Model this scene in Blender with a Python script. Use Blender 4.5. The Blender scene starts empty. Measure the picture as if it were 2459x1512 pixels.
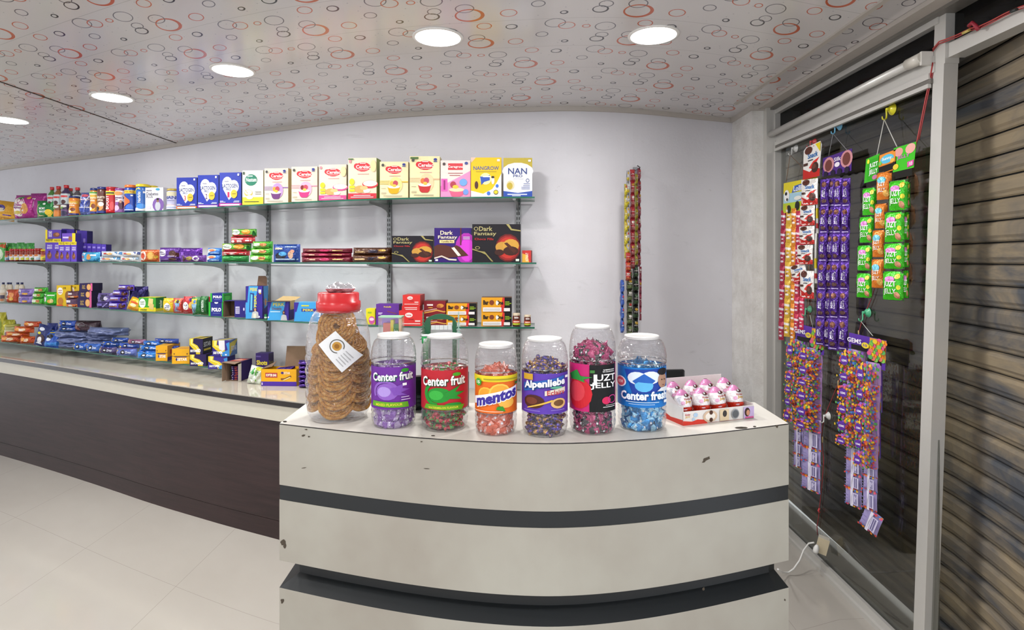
import bpy, math, random
from mathutils import Vector, Matrix, Euler
PI = math.pi
F = 1400.0            # focal length in pixels of the 2459-wide frame
CX, HY, EYE = 1229.5, 624.0, 1.45
S = bpy.context.scene
COL = S.collection
# ------------------------------------------------------------------ camera
cam_d = bpy.data.cameras.new('camera'); cam = bpy.data.objects.new('camera', cam_d); COL.objects.link(cam)
cam_d.sensor_width = 36; cam_d.lens = 36*F/2459; cam_d.shift_y = -(756-HY)/2459
cam.location = (0, 0, EYE); cam.rotation_euler = (PI/2, 0, 0); cam_d.clip_start = .02
S.camera = cam
# ------------------------------------------------------------------ world, exposure
w = bpy.data.worlds.new('world'); S.world = w; w.use_nodes = True
w.node_tree.nodes['Background'].inputs[0].default_value = (.93, .95, 1, 1)
w.node_tree.nodes['Background'].inputs[1].default_value = 1.2
S.view_settings.view_transform = 'Standard'; S.view_settings.look = 'None'
S.view_settings.gamma = 1; S.view_settings.use_curve_mapping = False
S.view_settings.exposure = 0.24
S.cycles.transparent_max_bounces = 16
S.cycles.max_bounces = 6; S.cycles.diffuse_bounces = 3; S.cycles.glossy_bounces = 3
S.cycles.use_adaptive_sampling = True; S.cycles.adaptive_threshold = .05; S.cycles.adaptive_min_samples = 12
S.cycles.caustics_reflective = False; S.cycles.caustics_refractive = False
LAMP_W = 10.0
ZC = 2.293            # ceiling height
LAMPS = [(-3.03,3.51,.10,'round ceiling downlight cut by the edge of the frame above the tall juice bottles'),
         (-2.07,3.02,.095,'round ceiling downlight beside the dark seam in the ringed ceiling'),
         (-1.24,2.59,.09,'round ceiling downlight above the blue heart-printed formula boxes'),
         (-.28,2.205,.092,'larger bright ceiling downlight above the tall cereal boxes, left of the two biggest'),
         (.53,2.185,.091,'bright ceiling downlight closest to the glass door wall'),
         (-1.9,1.1,.092,None),(-.9,.5,.092,None),(.5,.3,.092,None),(-2.9,1.9,.092,None),(-1.2,-.9,.092,None),(.4,-1.1,.092,None)]
for i,(x,y,r,lb) in enumerate(LAMPS):
    ld = bpy.data.lights.new('downlight_lamp','AREA'); ld.shape='DISK'; ld.size=2*r*.9; ld.energy=LAMP_W; ld.color=(1,.985,.965)
    lo = bpy.data.objects.new('downlight_lamp',ld); COL.objects.link(lo); lo.location=(x,y,ZC-.013)
# ------------------------------------------------------------------ materials
def lin(h):
    if not isinstance(h,str): return h
    h=h.lstrip('#')
    if len(h)==3: h=''.join(c*2 for c in h)
    v=[int(h[i:i+2],16)/255 for i in (0,2,4)]
    return tuple(c/12.92 if c<=.04045 else ((c+.055)/1.055)**2.4 for c in v)
class NT:
    def __init__(s,name):
        s.m=bpy.data.materials.new(name); s.m.use_nodes=True; s.t=s.m.node_tree; s.n=s.t.nodes; s.n.clear()
        s.out=s.n.new('ShaderNodeOutputMaterial')
    def N(s,typ,**kw):
        n=s.n.new('ShaderNode'+typ)
        for k,v in kw.items():
            if k.startswith('i_'):
                key=k[2:]; key=int(key) if key.isdigit() else key.replace('_',' ')
                s.set(n.inputs[key],v)
            else: setattr(n,k,v)
        return n
    def set(s,inp,v):
        if isinstance(v,bpy.types.NodeSocket): s.t.links.new(v,inp)
        elif isinstance(v,(str,)): inp.default_value=(*lin(v),1)
        else:
            try: inp.default_value=v
            except Exception: inp.default_value=(*v,1)
    def math(s,op,a,b=0.0,c=None):
        n=s.n.new('ShaderNodeMath'); n.operation=op; s.set(n.inputs[0],a); s.set(n.inputs[1],b)
        if c is not None: s.set(n.inputs[2],c)
        return n.outputs[0]
    def mix(s,f,a,b):
        n=s.n.new('ShaderNodeMix'); n.data_type='RGBA'
        s.set(n.inputs[0],f); s.set(n.inputs[6],a); s.set(n.inputs[7],b); return n.outputs[2]
    def ramp(s,f,stops):
        n=s.n.new('ShaderNodeValToRGB'); e=n.color_ramp.elements
        while len(e)<len(stops): e.new(.5)
        for q,(p,c) in zip(e,stops): q.position=p; q.color=(*lin(c),1)
        s.set(n.inputs[0],f); return n.outputs[0]
    def bsdf(s,**kw):
        b=s.n.new('ShaderNodeBsdfPrincipled')
        for k,v in kw.items(): s.set(b.inputs[k.replace('_',' ')],v)
        return b
    def end(s,b):
        s.t.links.new(b.outputs[0] if hasattr(b,'outputs') else b,s.out.inputs[0]); return s.m
    def noise(s,scale,detail=4,vec=None,rough=.6,dist=0):
        n=s.n.new('ShaderNodeTexNoise'); n.inputs['Scale'].default_value=scale; n.inputs['Detail'].default_value=detail
        n.inputs['Roughness'].default_value=rough; n.inputs['Distortion'].default_value=dist
        if vec is not None: s.t.links.new(vec,n.inputs['Vector'])
        return n.outputs[0]
    def obj(s,scale=None):
        t=s.n.new('ShaderNodeTexCoord').outputs['Object']
        if scale:
            m=s.n.new('ShaderNodeMapping'); m.inputs['Scale'].default_value=scale; s.t.links.new(t,m.inputs[0]); t=m.outputs[0]
        return t
    def bump(s,h,strength,dist=.01):
        b=s.n.new('ShaderNodeBump'); b.inputs['Strength'].default_value=strength; b.inputs['Distance'].default_value=dist
        s.t.links.new(h,b.inputs['Height']); return b.outputs[0]
M={}
def attr_mat(name,rough,metal=0,coat=0,bump=0,bscale=60,spec=.5,vary=.06):
    t=NT(name); a=t.N('Attribute',attribute_name='Col').outputs[0]
    nz=t.noise(bscale,3,t.obj())
    v=t.math('MULTIPLY_ADD',nz,vary*2,1-vary)
    c=t.N('VectorMath',operation='MULTIPLY'); t.set(c.inputs[0],a)
    cb=t.N('CombineXYZ'); [t.set(cb.inputs[i],v) for i in range(3)]; t.t.links.new(cb.outputs[0],c.inputs[1])
    b=t.bsdf(Base_Color=c.outputs[0],Roughness=rough,Metallic=metal,Coat_Weight=coat,Specular_IOR_Level=spec)
    if bump: t.t.links.new(t.bump(nz,bump),b.inputs['Normal'])
    M[name]=t.end(b)
attr_mat('carton',.5,spec=.3)
attr_mat('foil',.27,metal=.25,bump=.6,bscale=45,spec=.6,vary=.1)
attr_mat('shiny_foil',.2,metal=.6,bump=.8,bscale=40,vary=.12)
attr_mat('plastic',.3)
attr_mat('matte',.8,spec=.2)
attr_mat('cardboard',.85,spec=.15,bscale=120,vary=.08)
attr_mat('metal',.35,metal=.9,bscale=30)
attr_mat('wire',.45)
attr_mat('food',.75,bump=.9,bscale=260,vary=.22,spec=.2)
def clear_mat(name,tint,gl=.06,edge=.55,rough=.03,pw=3.0,wob=False):
    t=NT(name); lw=t.N('LayerWeight'); lw.inputs[0].default_value=.5
    f=t.math('MULTIPLY_ADD',t.math('POWER',lw.outputs['Facing'],pw),edge,gl)
    tr=t.N('BsdfTransparent'); t.set(tr.inputs[0],tint)
    g=t.N('BsdfGlossy'); g.inputs['Roughness'].default_value=rough; g.inputs[0].default_value=(1,1,1,1)
    if wob:
        nz=t.noise(38,3,t.obj((1,1,2.6)),.6); t.t.links.new(t.bump(nz,.9,.02),g.inputs['Normal'])
    m=t.N('MixShader'); t.set(m.inputs[0],f); t.t.links.new(tr.outputs[0],m.inputs[1]); t.t.links.new(g.outputs[0],m.inputs[2])
    M[name]=t.end(m)
clear_mat('clear_plastic',(.915,.915,.93),.09,.75,.07,3.0,True)
clear_mat('shelf_glass',(.87,.92,.895),.09,.45,.04)
clear_mat('door_glass',(.66,.67,.65),.07,.30,.04)
clear_mat('shade_film',(.02,.022,.028),.03,.12,.06)
clear_mat('thin_clear',(.97,.97,.97),.05,.35,.12)
def simple(name,col,rough=.5,metal=0,**kw):
    t=NT(name); nz=t.noise(22,4,t.obj()); c=t.mix(t.math('MULTIPLY',nz,.25),col,tuple(x*.72 for x in lin(col)))
    M[name]=t.end(t.bsdf(Base_Color=c,Roughness=rough,Metallic=metal,**kw))
simple('glass_edge','#0e5a44',.12)
simple('aluminium','#d2d0cb',.4,.35)
simple('dark_aluminium','#7a7670',.45,.3)
simple('rail_steel','#8e9091',.4,.5)
simple('slot_black','#0d0e0f',.8)
simple('bracket_steel','#a2a4a3',.45,.35)
simple('trim_white','#bdb6ae',.5)
simple('black_plastic','#17181a',.35)
simple('black_laminate','#191d20',.4)
# lamp emission
t=NT('lamp_emission'); e=t.N('Emission'); e.inputs[0].default_value=(1,.985,.96,1); e.inputs[1].default_value=8.0; M['lamp']=t.end(e)
# back wall paint: off-white, smudges, scuffs
t=NT('wall_paint'); o=t.obj()
n1=t.noise(1.1,4,o,.6); n2=t.noise(5,6,t.obj((1,1,2.5)),.7,.6); n3=t.noise(60,3,o)
c=t.mix(t.ramp(n1,[(.35,'#000'),(.7,'#fff')]),'#dad9de','#cdcbd0')
c=t.mix(t.math('MULTIPLY',t.ramp(n2,[(.62,'#000'),(.74,'#fff')]),.22),c,'#8f8c8c')
n4=t.noise(3.0,7,t.obj((2.2,2.2,5)),.75,1.5)
c=t.mix(t.math('MULTIPLY',t.ramp(n4,[(.66,'#000'),(.69,'#fff')]),.25),c,'#7e7a78')
b=t.bsdf(Base_Color=c,Roughness=.55,Specular_IOR_Level=.35); t.t.links.new(t.bump(t.math('ADD',n3,n2),.12,.006),b.inputs['Normal'])
M['wall_paint']=t.end(b)
# rough plaster of the pillar
t=NT('plaster'); o=t.obj(); n1=t.noise(9,6,o,.7); n3=t.noise(75,5,o,.75)
v=t.N('TexVoronoi',feature='DISTANCE_TO_EDGE'); v.inputs['Scale'].default_value=14
c=t.mix(t.ramp(n1,[(.4,'#000'),(.75,'#fff')]),'#ebe9e5','#d3cfc9')
c=t.mix(t.math('MULTIPLY',t.ramp(n3,[(.66,'#000'),(.72,'#fff')]),.4),c,'#8a867f')
b=t.bsdf(Base_Color=c,Roughness=.85); t.t.links.new(t.bump(n3,.6,.01),b.inputs['Normal']); M['plaster']=t.end(b)
# ceiling PVC panels with printed rings, in metres of the UV map
t=NT('ring_ceiling'); uv=t.N('UVMap').outputs[0]; sp=t.N('SeparateXYZ'); t.t.links.new(uv,sp.inputs[0]); U,V=sp.outputs[0],sp.outputs[1]
PW,PU=.262,.575
tt=t.math('DIVIDE',t.math('SUBTRACT',V,.66-PW*20),PW); row=t.math('FLOOR',tt); fv=t.math('MULTIPLY_ADD',t.math('FRACT',tt),PW,-.06)
wn=t.N('TexWhiteNoise',noise_dimensions='1D'); t.t.links.new(row,wn.inputs['W'])
lu=t.math('MODULO',t.math('ADD',t.math('ADD',U,PU*40),t.math('MULTIPLY',wn.outputs[0],PU)),PU)
cb=t.N('CombineXYZ'); t.set(cb.inputs[0],lu); t.set(cb.inputs[1],fv); P=cb.outputs[0]
nz=t.noise(1.4,3,uv)
c=t.mix(nz,'#d8d5d5','#cbc7c7')
# sparkles
vo=t.N('TexVoronoi'); vo.inputs['Scale'].default_value=28; t.t.links.new(uv,vo.inputs['Vector'])
c=t.mix(t.math('MULTIPLY',t.math('LESS_THAN',vo.outputs['Distance'],.085),.45),c,'#6f7080')
RG=[(0,0,.052,'O'),(-.013,.057,.031,'g'),(.135,.004,.028,'o'),(-.117,.128,.036,'g'),(.021,.165,.026,'o'),(.12,.148,.0225,'k'),(.275,.165,.036,'g'),(.318,.139,.029,'o'),
    (.389,.131,.0135,'o'),(.233,.065,.022,'g'),(.324,-.010,.0143,'k'),(.444,.010,.028,'k'),(.457,.050,.023,'g')]
RC={'O':('#bf5a34',.0095),'o':('#bb5a3a',.0042),'g':('#66646a',.0040),'k':('#1e1b24',.0056)}
for (a,b_,r,k) in RG:
    a=(a+.06)%PU
    d=t.N('VectorMath',operation='DISTANCE'); t.t.links.new(P,d.inputs[0]); d.inputs[1].default_value=(a,b_,0)
    if k in 'Ok':
        d2=t.N('VectorMath',operation='DISTANCE'); t.t.links.new(P,d2.inputs[0]); q=.0035 if k=='O' else .0012
        d2.inputs[1].default_value=(a-q,b_+q*.6,0)
        m=t.math('MULTIPLY',t.math('LESS_THAN',d.outputs['Value'],r),t.math('GREATER_THAN',d2.outputs['Value'],r-RC[k][1]))
    else: m=t.math('COMPARE',d.outputs['Value'],r,RC[k][1]/2)
    c=t.mix(m,c,RC[k][0])
seam=t.math('LESS_THAN',t.math('FRACT',tt),.012)
c=t.mix(t.math('MULTIPLY',seam,.35),c,'#6c6864')
M['ring_ceiling']=t.end(t.bsdf(Base_Color=c,Roughness=.17,Specular_IOR_Level=.55))
# floor tiles
t=NT('floor_tile'); uv=t.N('UVMap').outputs[0]; sp=t.N('SeparateXYZ'); t.t.links.new(uv,sp.inputs[0]); U,V=sp.outputs[0],sp.outputs[1]
fu=t.math('FRACT',t.math('DIVIDE',t.math('ADD',U,1.043+65),.652)); fv=t.math('FRACT',t.math('DIVIDE',t.math('ADD',V,62-1.137),.62))
g=t.math('MAXIMUM',t.math('COMPARE',fu,0.0,.003),t.math('COMPARE',fv,0.0,.003))
nz=t.noise(1.6,3,uv); nz2=t.noise(14,5,uv,.7)
c=t.mix(nz,'#bdb8b0','#ada79e'); c=t.mix(t.math('MULTIPLY',t.ramp(nz2,[(.66,'#000'),(.8,'#fff')]),.25),c,'#9a9389')
c=t.mix(t.math('MULTIPLY',g,.7),c,'#8b857c')
M['floor_tile']=t.end(t.bsdf(Base_Color=c,Roughness=.12,Specular_IOR_Level=.5))
# cream laminate with wear
def laminate(name,ca,cb_,cd,rough):
    t=NT(name); o=t.obj(); n1=t.noise(2.2,4,o); n2=t.noise(7,8,t.obj((1,1,3)),.75,.8); n3=t.noise(5,6,o,.8)
    c=t.mix(t.ramp(n1,[(.35,'#000'),(.65,'#fff')]),ca,cb_)
    c=t.mix(t.math('MULTIPLY',t.ramp(n2,[(.68,'#000'),(.73,'#fff')]),.28),c,cd)
    c=t.mix(t.math('MULTIPLY',t.ramp(n3,[(.74,'#000'),(.76,'#fff')]),.7),c,'#6d665c')
    M[name]=t.end(t.bsdf(Base_Color=c,Roughness=rough))
laminate('cream_laminate','#a9a69b','#9b958a','#857f74',.42)
laminate('white_laminate','#e0ddd6','#d2cec4','#b5afa2',.38)
simple('cream_edge','#c9c4b4',.4)
simple('granite_edge','#262120',.25)
t=NT('tile_top'); o=t.obj(); n=t.noise(3,3,o); c=t.mix(n,'#c9c2b4','#b9b1a3'); M['tile_top']=t.end(t.bsdf(Base_Color=c,Roughness=.07))
t=NT('dark_wood'); o=t.obj((.6,.6,9)); n=t.noise(5,7,o,.65,.4); n2=t.noise(1.5,3,t.obj((1,1,3)))
c=t.mix(t.ramp(n,[(.35,'#000'),(.7,'#fff')]),'#231819','#382728'); c=t.mix(t.math('MULTIPLY',n2,.4),c,'#3b2724')
M['dark_wood']=t.end(t.bsdf(Base_Color=c,Roughness=.42,Specular_IOR_Level=.35))
# shutter steel, dusty brown
t=NT('shutter_steel'); o=t.obj((1,1,1)); n=t.noise(1.6,5,t.obj((.6,.8,3)),.7,.8); n2=t.noise(14,5,t.obj((1,.3,5)),.7)
c=t.mix(t.ramp(n,[(.42,'#000'),(.66,'#fff')]),'#94856c','#4d5056'); c=t.mix(t.math('MULTIPLY',t.ramp(n2,[(.5,'#000'),(.8,'#fff')]),.3),c,'#5a5044')
M['shutter_steel']=t.end(t.bsdf(Base_Color=c,Roughness=.6,Metallic=.2))
# ------------------------------------------------------------------ geometry builder
def tess(tris,du):
    out=[]; st=list(tris)
    while st:
        a,b,c=st.pop(); e=[(abs(a[0]-b[0]),a,b,c),(abs(b[0]-c[0]),b,c,a),(abs(c[0]-a[0]),c,a,b)]
        L,p,q,r=max(e,key=lambda x:x[0])
        if L<=du: out.append((a,b,c)); continue
        m=((p[0]+q[0])/2,(p[1]+q[1])/2); st.append((p,m,r)); st.append((m,q,r))
    return out
_tc={}
def text_tris(s,bold=.02):
    k=(s,bold)
    if k in _tc: return _tc[k]
    cu=bpy.data.curves.new('lettering','FONT'); cu.body=s; cu.resolution_u=2; cu.offset=bold; cu.align_x='LEFT'
    ob=bpy.data.objects.new('lettering',cu); COL.objects.link(ob)
    bpy.context.view_layer.update()
    ev=ob.evaluated_get(bpy.context.evaluated_depsgraph_get()); me=ev.to_mesh(); me.calc_loop_triangles()
    vs=[(v.co.x,v.co.y) for v in me.vertices]; tr=[tuple(vs[i] for i in t_.vertices) for t_ in me.loop_triangles]
    ev.to_mesh_clear(); bpy.data.objects.remove(ob); bpy.data.curves.remove(cu)
    if not vs: _tc[k]=[]; return []
    x0=min(v[0] for v in vs);x1=max(v[0] for v in vs);y0=min(v[1] for v in vs);y1=max(v[1] for v in vs)
    f=lambda p:((p[0]-x0)/max(x1-x0,1e-6),(p[1]-y0)/max(y1-y0,1e-6))
    out=[]
    for a,b,c in tr:
        a,b,c=f(a),f(b),f(c)
        if (b[0]-a[0])*(c[1]-a[1])-(b[1]-a[1])*(c[0]-a[0])<0: b,c=c,b
        out.append((a,b,c))
    _tc[k]=out; return out
class MB:
    def __init__(s): s.v=[];s.f=[];s.c=[];s.m=[];s.sm=[];s.mats=[];s.uv=None
    def mi(s,m):
        if m not in s.mats: s.mats.append(m)
        return s.mats.index(m)
    def poly(s,pts,col='#fff',mat='carton',smooth=False):
        i=len(s.v); s.v+= [tuple(p) for p in pts]; s.f.append(tuple(range(i,i+len(pts)))); s.c.append(lin(col)); s.m.append(s.mi(mat)); s.sm.append(smooth)
    def box(s,x0,x1,y0,y1,z0,z1,col='#fff',mat='carton',cols=None,skip='',M4=None,mats=None):
        p=[Vector((x,y,z)) for x in(x0,x1) for y in(y0,y1) for z in(z0,z1)]
        if M4 is not None: p=[M4@q for q in p]
        i=len(s.v); s.v+=[tuple(q) for q in p]
        for k,f in (('F',(0,4,5,1)),('B',(2,3,7,6)),('L',(0,1,3,2)),('R',(4,6,7,5)),('T',(1,5,7,3)),('D',(0,2,6,4))):
            if k in skip: continue
            s.f.append(tuple(i+q for q in f)); s.c.append(lin((cols or {}).get(k,col))); s.m.append(s.mi((mats or {}).get(k,mat))); s.sm.append(False)
    def grid(s,fn,nu,nv,col='#fff',mat='carton',smooth=True,flip=False,wrap=False):
        i=len(s.v)
        for a in range(nu+(0 if wrap else 1)):
            for b in range(nv+1): s.v.append(tuple(fn(a/nu,b/nv)))
        n=nv+1; tot=nu if wrap else nu+1
        for a in range(nu):
            a2=(a+1)%tot
            for b in range(nv):
                q=(i+a*n+b,i+a2*n+b,i+a2*n+b+1,i+a*n+b+1)
                if flip: q=q[::-1]
                s.f.append(q); s.c.append(lin(col((a+.5)/nu,(b+.5)/nv) if callable(col) else col)); s.m.append(s.mi(mat)); s.sm.append(smooth)
    def tube(s,pts,r,col='#888',mat='wire',n=8,cap=True):
        P=[Vector(p) for p in pts]; i=len(s.v); R=r if isinstance(r,(list,tuple)) else [r]*len(P)
        up=None
        for k,p in enumerate(P):
            d=(P[min(k+1,len(P)-1)]-P[max(k-1,0)]).normalized()
            if up is None: up=d.orthogonal().normalized()
            up=(up-d*up.dot(d)).normalized(); sd=d.cross(up)
            for q in range(n):
                an=2*PI*q/n; s.v.append(tuple(p+(up*math.cos(an)+sd*math.sin(an))*R[k]))
        for k in range(len(P)-1):
            for q in range(n):
                q2=(q+1)%n; s.f.append((i+k*n+q,i+k*n+q2,i+(k+1)*n+q2,i+(k+1)*n+q)); s.c.append(lin(col)); s.m.append(s.mi(mat)); s.sm.append(True)
        if cap:
            for base,fl in ((i,1),(i+(len(P)-1)*n,0)):
                f=tuple(base+q for q in range(n)); s.f.append(f[::-1] if fl else f); s.c.append(lin(col)); s.m.append(s.mi(mat)); s.sm.append(False)
    def lathe(s,prof,n=24,col='#fff',mat='plastic',cap=True,rf=None,cx=0,cy=0,colf=None):
        """prof: [(r,z)] bottom to top; rf(angle,z)->radius factor"""
        i=len(s.v); k=len(prof)
        for a in range(n):
            an=2*PI*a/n
            for r,z in prof:
                rr=r*(rf(an,z) if rf else 1); s.v.append((cx+rr*math.cos(an),cy+rr*math.sin(an),z))
        for a in range(n):
            a2=(a+1)%n
            for b in range(k-1):
                s.f.append((i+a*k+b,i+a2*k+b,i+a2*k+b+1,i+a*k+b+1)); s.c.append(lin(colf((prof[b][1]+prof[b+1][1])/2,an) if colf else col)); s.m.append(s.mi(mat)); s.sm.append(True)
        if cap:
            for b,fl in ((0,True),(k-1,False)):
                if prof[b][0]<1e-5: continue
                f=tuple(i+a*k+b for a in range(n)); s.f.append(f[::-1] if fl else f)
                s.c.append(lin(colf(prof[b][1],0) if colf else col)); s.m.append(s.mi(mat)); s.sm.append(False)
    def art(s,Fn,items,mat='carton',du=None,eps=.0003,base=0):
        for k,it in enumerate(items):
            off=eps*(k+1+base); ty=it[0]; tris=[]; polys=[]
            if ty=='r': _,u0,v0,u1,v1,col=it[:6]; polys=[[(u0,v0),(u1,v0),(u1,v1),(u0,v1)]]
            elif ty=='p': _,pts,col=it[:3]; polys=[pts]
            elif ty=='e':
                _,cu,cv,ru,rv,col=it[:6]; ro=it[6] if len(it)>6 else 0; n=14; c_,s_=math.cos(ro),math.sin(ro)
                polys=[[(cu+ru*(math.cos(2*PI*q/n)*c_-math.sin(2*PI*q/n)*s_),cv+rv*(math.cos(2*PI*q/n)*s_+math.sin(2*PI*q/n)*c_)) for q in range(n)]]
            elif ty=='g':
                _,cu,cv,ru,rv,col,wd=it[:7]; n=20; a0,a1=(it[7],it[8]) if len(it)>8 else (0,2*PI)
                A=[a0+(a1-a0)*q/n for q in range(n+1)]
                polys=[[(cu+ru*math.cos(a),cv+rv*math.sin(a)),(cu+ru*math.cos(b),cv+rv*math.sin(b)),(cu+ru*(1-wd)*math.cos(b),cv+rv*(1-wd)*math.sin(b)),(cu+ru*(1-wd)*math.cos(a),cv+rv*(1-wd)*math.sin(a))][::-1] for a,b in zip(A,A[1:])]
            elif ty=='t':
                _,tx,u0,v0,u1,v1,col=it[:7]; ang=it[7] if len(it)>7 else 0; bold=it[8] if len(it)>8 else .02
                um,vm=(u0+u1)/2,(v0+v1)/2
                for tr in text_tris(tx,bold):
                    q=[]
                    for (a,b) in tr:
                        if ang==90: p=(u1-(u1-u0)*b, v0+(v1-v0)*a)
                        elif ang=='s': p=(u0+(u1-u0)*(a*.92+b*.08), v0+(v1-v0)*b)
                        else:
                            p=(u0+(u1-u0)*a, v0+(v1-v0)*b)
                            if ang: p=(p[0],p[1]+math.tan(ang)*(p[0]-um))
                        q.append(p)
                    tris.append(tuple(q))
            if du:
                for pl in polys:
                    for q in range(1,len(pl)-1): tris.append((pl[0],pl[q],pl[q+1]))
                polys=[]; tris=tess(tris,du)
            for pl in polys+[list(x) for x in tris]:
                s.poly([Fn(u,v,off) for u,v in pl],col,mat)
    def build(s,name,parent=None,loc=None,rot=None,smooth_all=None):
        me=bpy.data.meshes.new(name); me.from_pydata(s.v,[],s.f)
        for m in s.mats: me.materials.append(M[m])
        me.polygons.foreach_set('material_index',s.m); me.polygons.foreach_set('use_smooth',s.sm)
        ca=me.color_attributes.new('Col','FLOAT_COLOR','CORNER'); buf=[]
        for f,c in zip(s.f,s.c): buf+= [c[0],c[1],c[2],1.0]*len(f)
        ca.data.foreach_set('color',buf)
        if s.uv:
            ul=me.uv_layers.new(name='UVMap'); b2=[]
            for f in s.f:
                for i in f: b2+=list(s.uv(s.v[i]))
            ul.data.foreach_set('uv',b2)
        me.update(); o=bpy.data.objects.new(name,me); COL.objects.link(o)
        if parent: o.parent=parent
        if loc is not None: o.location=loc
        if rot is not None: o.rotation_euler=rot if hasattr(rot,'__len__') else (0,0,rot)
        return o
def tag(o,label,cat,group=None,kind=None):
    if label: o['label']=label
    if cat: o['category']=cat
    if group: o['group']=group
    if kind: o['kind']=kind
    return o
def struct(o): o['kind']='structure'; return o
def empty(name,loc,rot=0):
    o=bpy.data.objects.new(name,None); COL.objects.link(o); o.location=loc; o.rotation_euler=rot if hasattr(rot,'__len__') else (0,0,rot); o.empty_display_size=.02; return o
def copy_tree(o,parent=None):
    c=o.copy(); COL.objects.link(c); c.parent=parent
    for ch in list(o.children): copy_tree(ch,c)
    return c
# ------------------------------------------------------------------ the place: where things stand
def interp(tab,x):
    """smooth (monotone-ish cubic) interpolation, linear beyond the ends"""
    n=len(tab)
    if x<=tab[0][0]: i=0; t=(x-tab[0][0])/(tab[1][0]-tab[0][0]); return tab[0][1]+t*(tab[1][1]-tab[0][1])
    if x>=tab[-1][0]: t=(x-tab[-1][0])/(tab[-1][0]-tab[-2][0]); return tab[-1][1]+t*(tab[-1][1]-tab[-2][1])
    for i in range(n-1):
        if x<=tab[i+1][0]: break
    x0,y0=tab[i];x1,y1=tab[i+1];h=x1-x0;t=(x-x0)/h
    m0=(y1-tab[i-1][1])/(x1-tab[i-1][0]) if i>0 else (y1-y0)/h
    m1=(tab[i+2][1]-y0)/(tab[i+2][0]-x0) if i<n-2 else (y1-y0)/h
    return (2*t**3-3*t*t+1)*y0+(t**3-2*t*t+t)*h*m0+(-2*t**3+3*t*t)*y1+(t**3-t*t)*h*m1
SH=[(-300,5.75),(0,4.74),(100,4.47),(241,4.13),(350,3.90),(475,3.66),(581,3.47),(700,3.29),(834,3.14),(1000,3.04),(1150,3.005),(1290,3.0)]
WL=[(-300,6.7),(0,5.345),(313,4.50),(600,3.85),(913,3.40),(1300,3.219),(1500,3.25),(1700,3.43),(1758,3.49)]
CT=[(-300,5.2),(0,4.328),(317,3.563),(501,3.24),(670,3.018),(735,2.95),(900,2.84),(1290,2.77),(1700,2.88)]
def pt(tab,x): Y=interp(tab,x); return ((x-CX)/F*Y,Y)
WALLXY=[pt(WL,x) for x in range(-300,1760,20)]+[(1.317,3.49)]
_wp=sorted(WALLXY)
def wallY(X):
    if X<=_wp[0][0]: return _wp[0][1]
    for a,b in zip(_wp,_wp[1:]):
        if X<=b[0]: return a[1]+(b[1]-a[1])*(X-a[0])/max(b[0]-a[0],1e-9)
    return _wp[-1][1]+(X-_wp[-1][0])*.1
def zpx(y,Y): return EYE+(HY-y)/F*Y
def W(x,y,Y): return Vector(((x-CX)/F*Y,Y,zpx(y,Y)))
def R(x,y,X=1.43): Y=X*F/(x-CX); return Vector((X,Y,zpx(y,Y)))
def awall(x,tab=SH):
    a,b=pt(tab,x-8),pt(tab,x+8); return math.atan2(b[1]-a[1],b[0]-a[0])
ZS=[1.776,1.437,1.105,.788]
# ------------------------------------------------------------------ structure
Y0=-1.6
def plane_grid(name,z,mat,flip,XR=1.66):
    mb=MB(); xs=[-6.6+ i*.12 for i in range(int((XR+6.6)/.12)+1)]+[XR]
    ny=26; n=len(xs)
    for x in xs:
        y1=wallY(min(x,1.317))+(.06 if x<1.3 else .3)
        for j in range(ny+1): mb.v.append((x,Y0+(y1-Y0)*j/ny,z))
    for i in range(n-1):
        for j in range(ny):
            q=(i*(ny+1)+j,(i+1)*(ny+1)+j,(i+1)*(ny+1)+j+1,i*(ny+1)+j+1)
            mb.f.append(q[::-1] if flip else q); mb.c.append((1,1,1)); mb.m.append(mb.mi(mat)); mb.sm.append(False)
    mb.uv=lambda v:(v[0],wallY(min(v[0],1.4))-v[1])
    o=mb.build(name); sd=o.modifiers.new('thickness','SOLIDIFY'); sd.thickness=.05; sd.offset=-1
    return struct(o)
plane_grid('floor',0,'floor_tile',False)
plane_grid('ceiling',ZC,'ring_ceiling',True)
mb=MB()
pts=[pt(WL,x) for x in range(-300,1760,20)]+[(1.317,3.49)]
def strip(mb,pts,z0,z1,mat,off=0,col='#fff',thick=None,smooth=True):
    """a curved vertical slab along pts, front surface on pts, thickness away from the viewer"""
    n=len(pts); N=[]
    for i in range(n):
        a=pts[max(i-1,0)];b=pts[min(i+1,n-1)]; d=Vector((b[0]-a[0],b[1]-a[1])).normalized(); N.append(Vector((-d.y,d.x)))
    fr=[Vector(p)+N[i]*off for i,p in enumerate(pts)]; bk=[fr[i]+N[i]*(thick or .05) for i in range(n)]
    i0=len(mb.v)
    for p,q in zip(fr,bk): mb.v+=[(p.x,p.y,z0),(p.x,p.y,z1),(q.x,q.y,z1),(q.x,q.y,z0)]
    mats=mat if isinstance(mat,(list,tuple)) else [mat]*4
    for i in range(n-1):
        for k in range(4):
            k2=(k+1)%4; mb.f.append((i0+i*4+k,i0+(i+1)*4+k,i0+(i+1)*4+k2,i0+i*4+k2)); mb.c.append(lin(col)); mb.m.append(mb.mi(mats[k])); mb.sm.append(False)
    mb.f.append((i0,i0+1,i0+2,i0+3)); e=i0+(n-1)*4; mb.f.append((e+3,e+2,e+1,e))
    for _ in range(2): mb.c.append(lin(col)); mb.m.append(mb.mi(mats[0])); mb.sm.append(False)
strip(mb,pts,0,ZC,'wall_paint',thick=.1); struct(mb.build('wall_back'))
mb=MB(); strip(mb,pts,ZC-.024,ZC,'trim_white',off=-.018,thick=.018); struct(mb.build('trim_1'))
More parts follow.
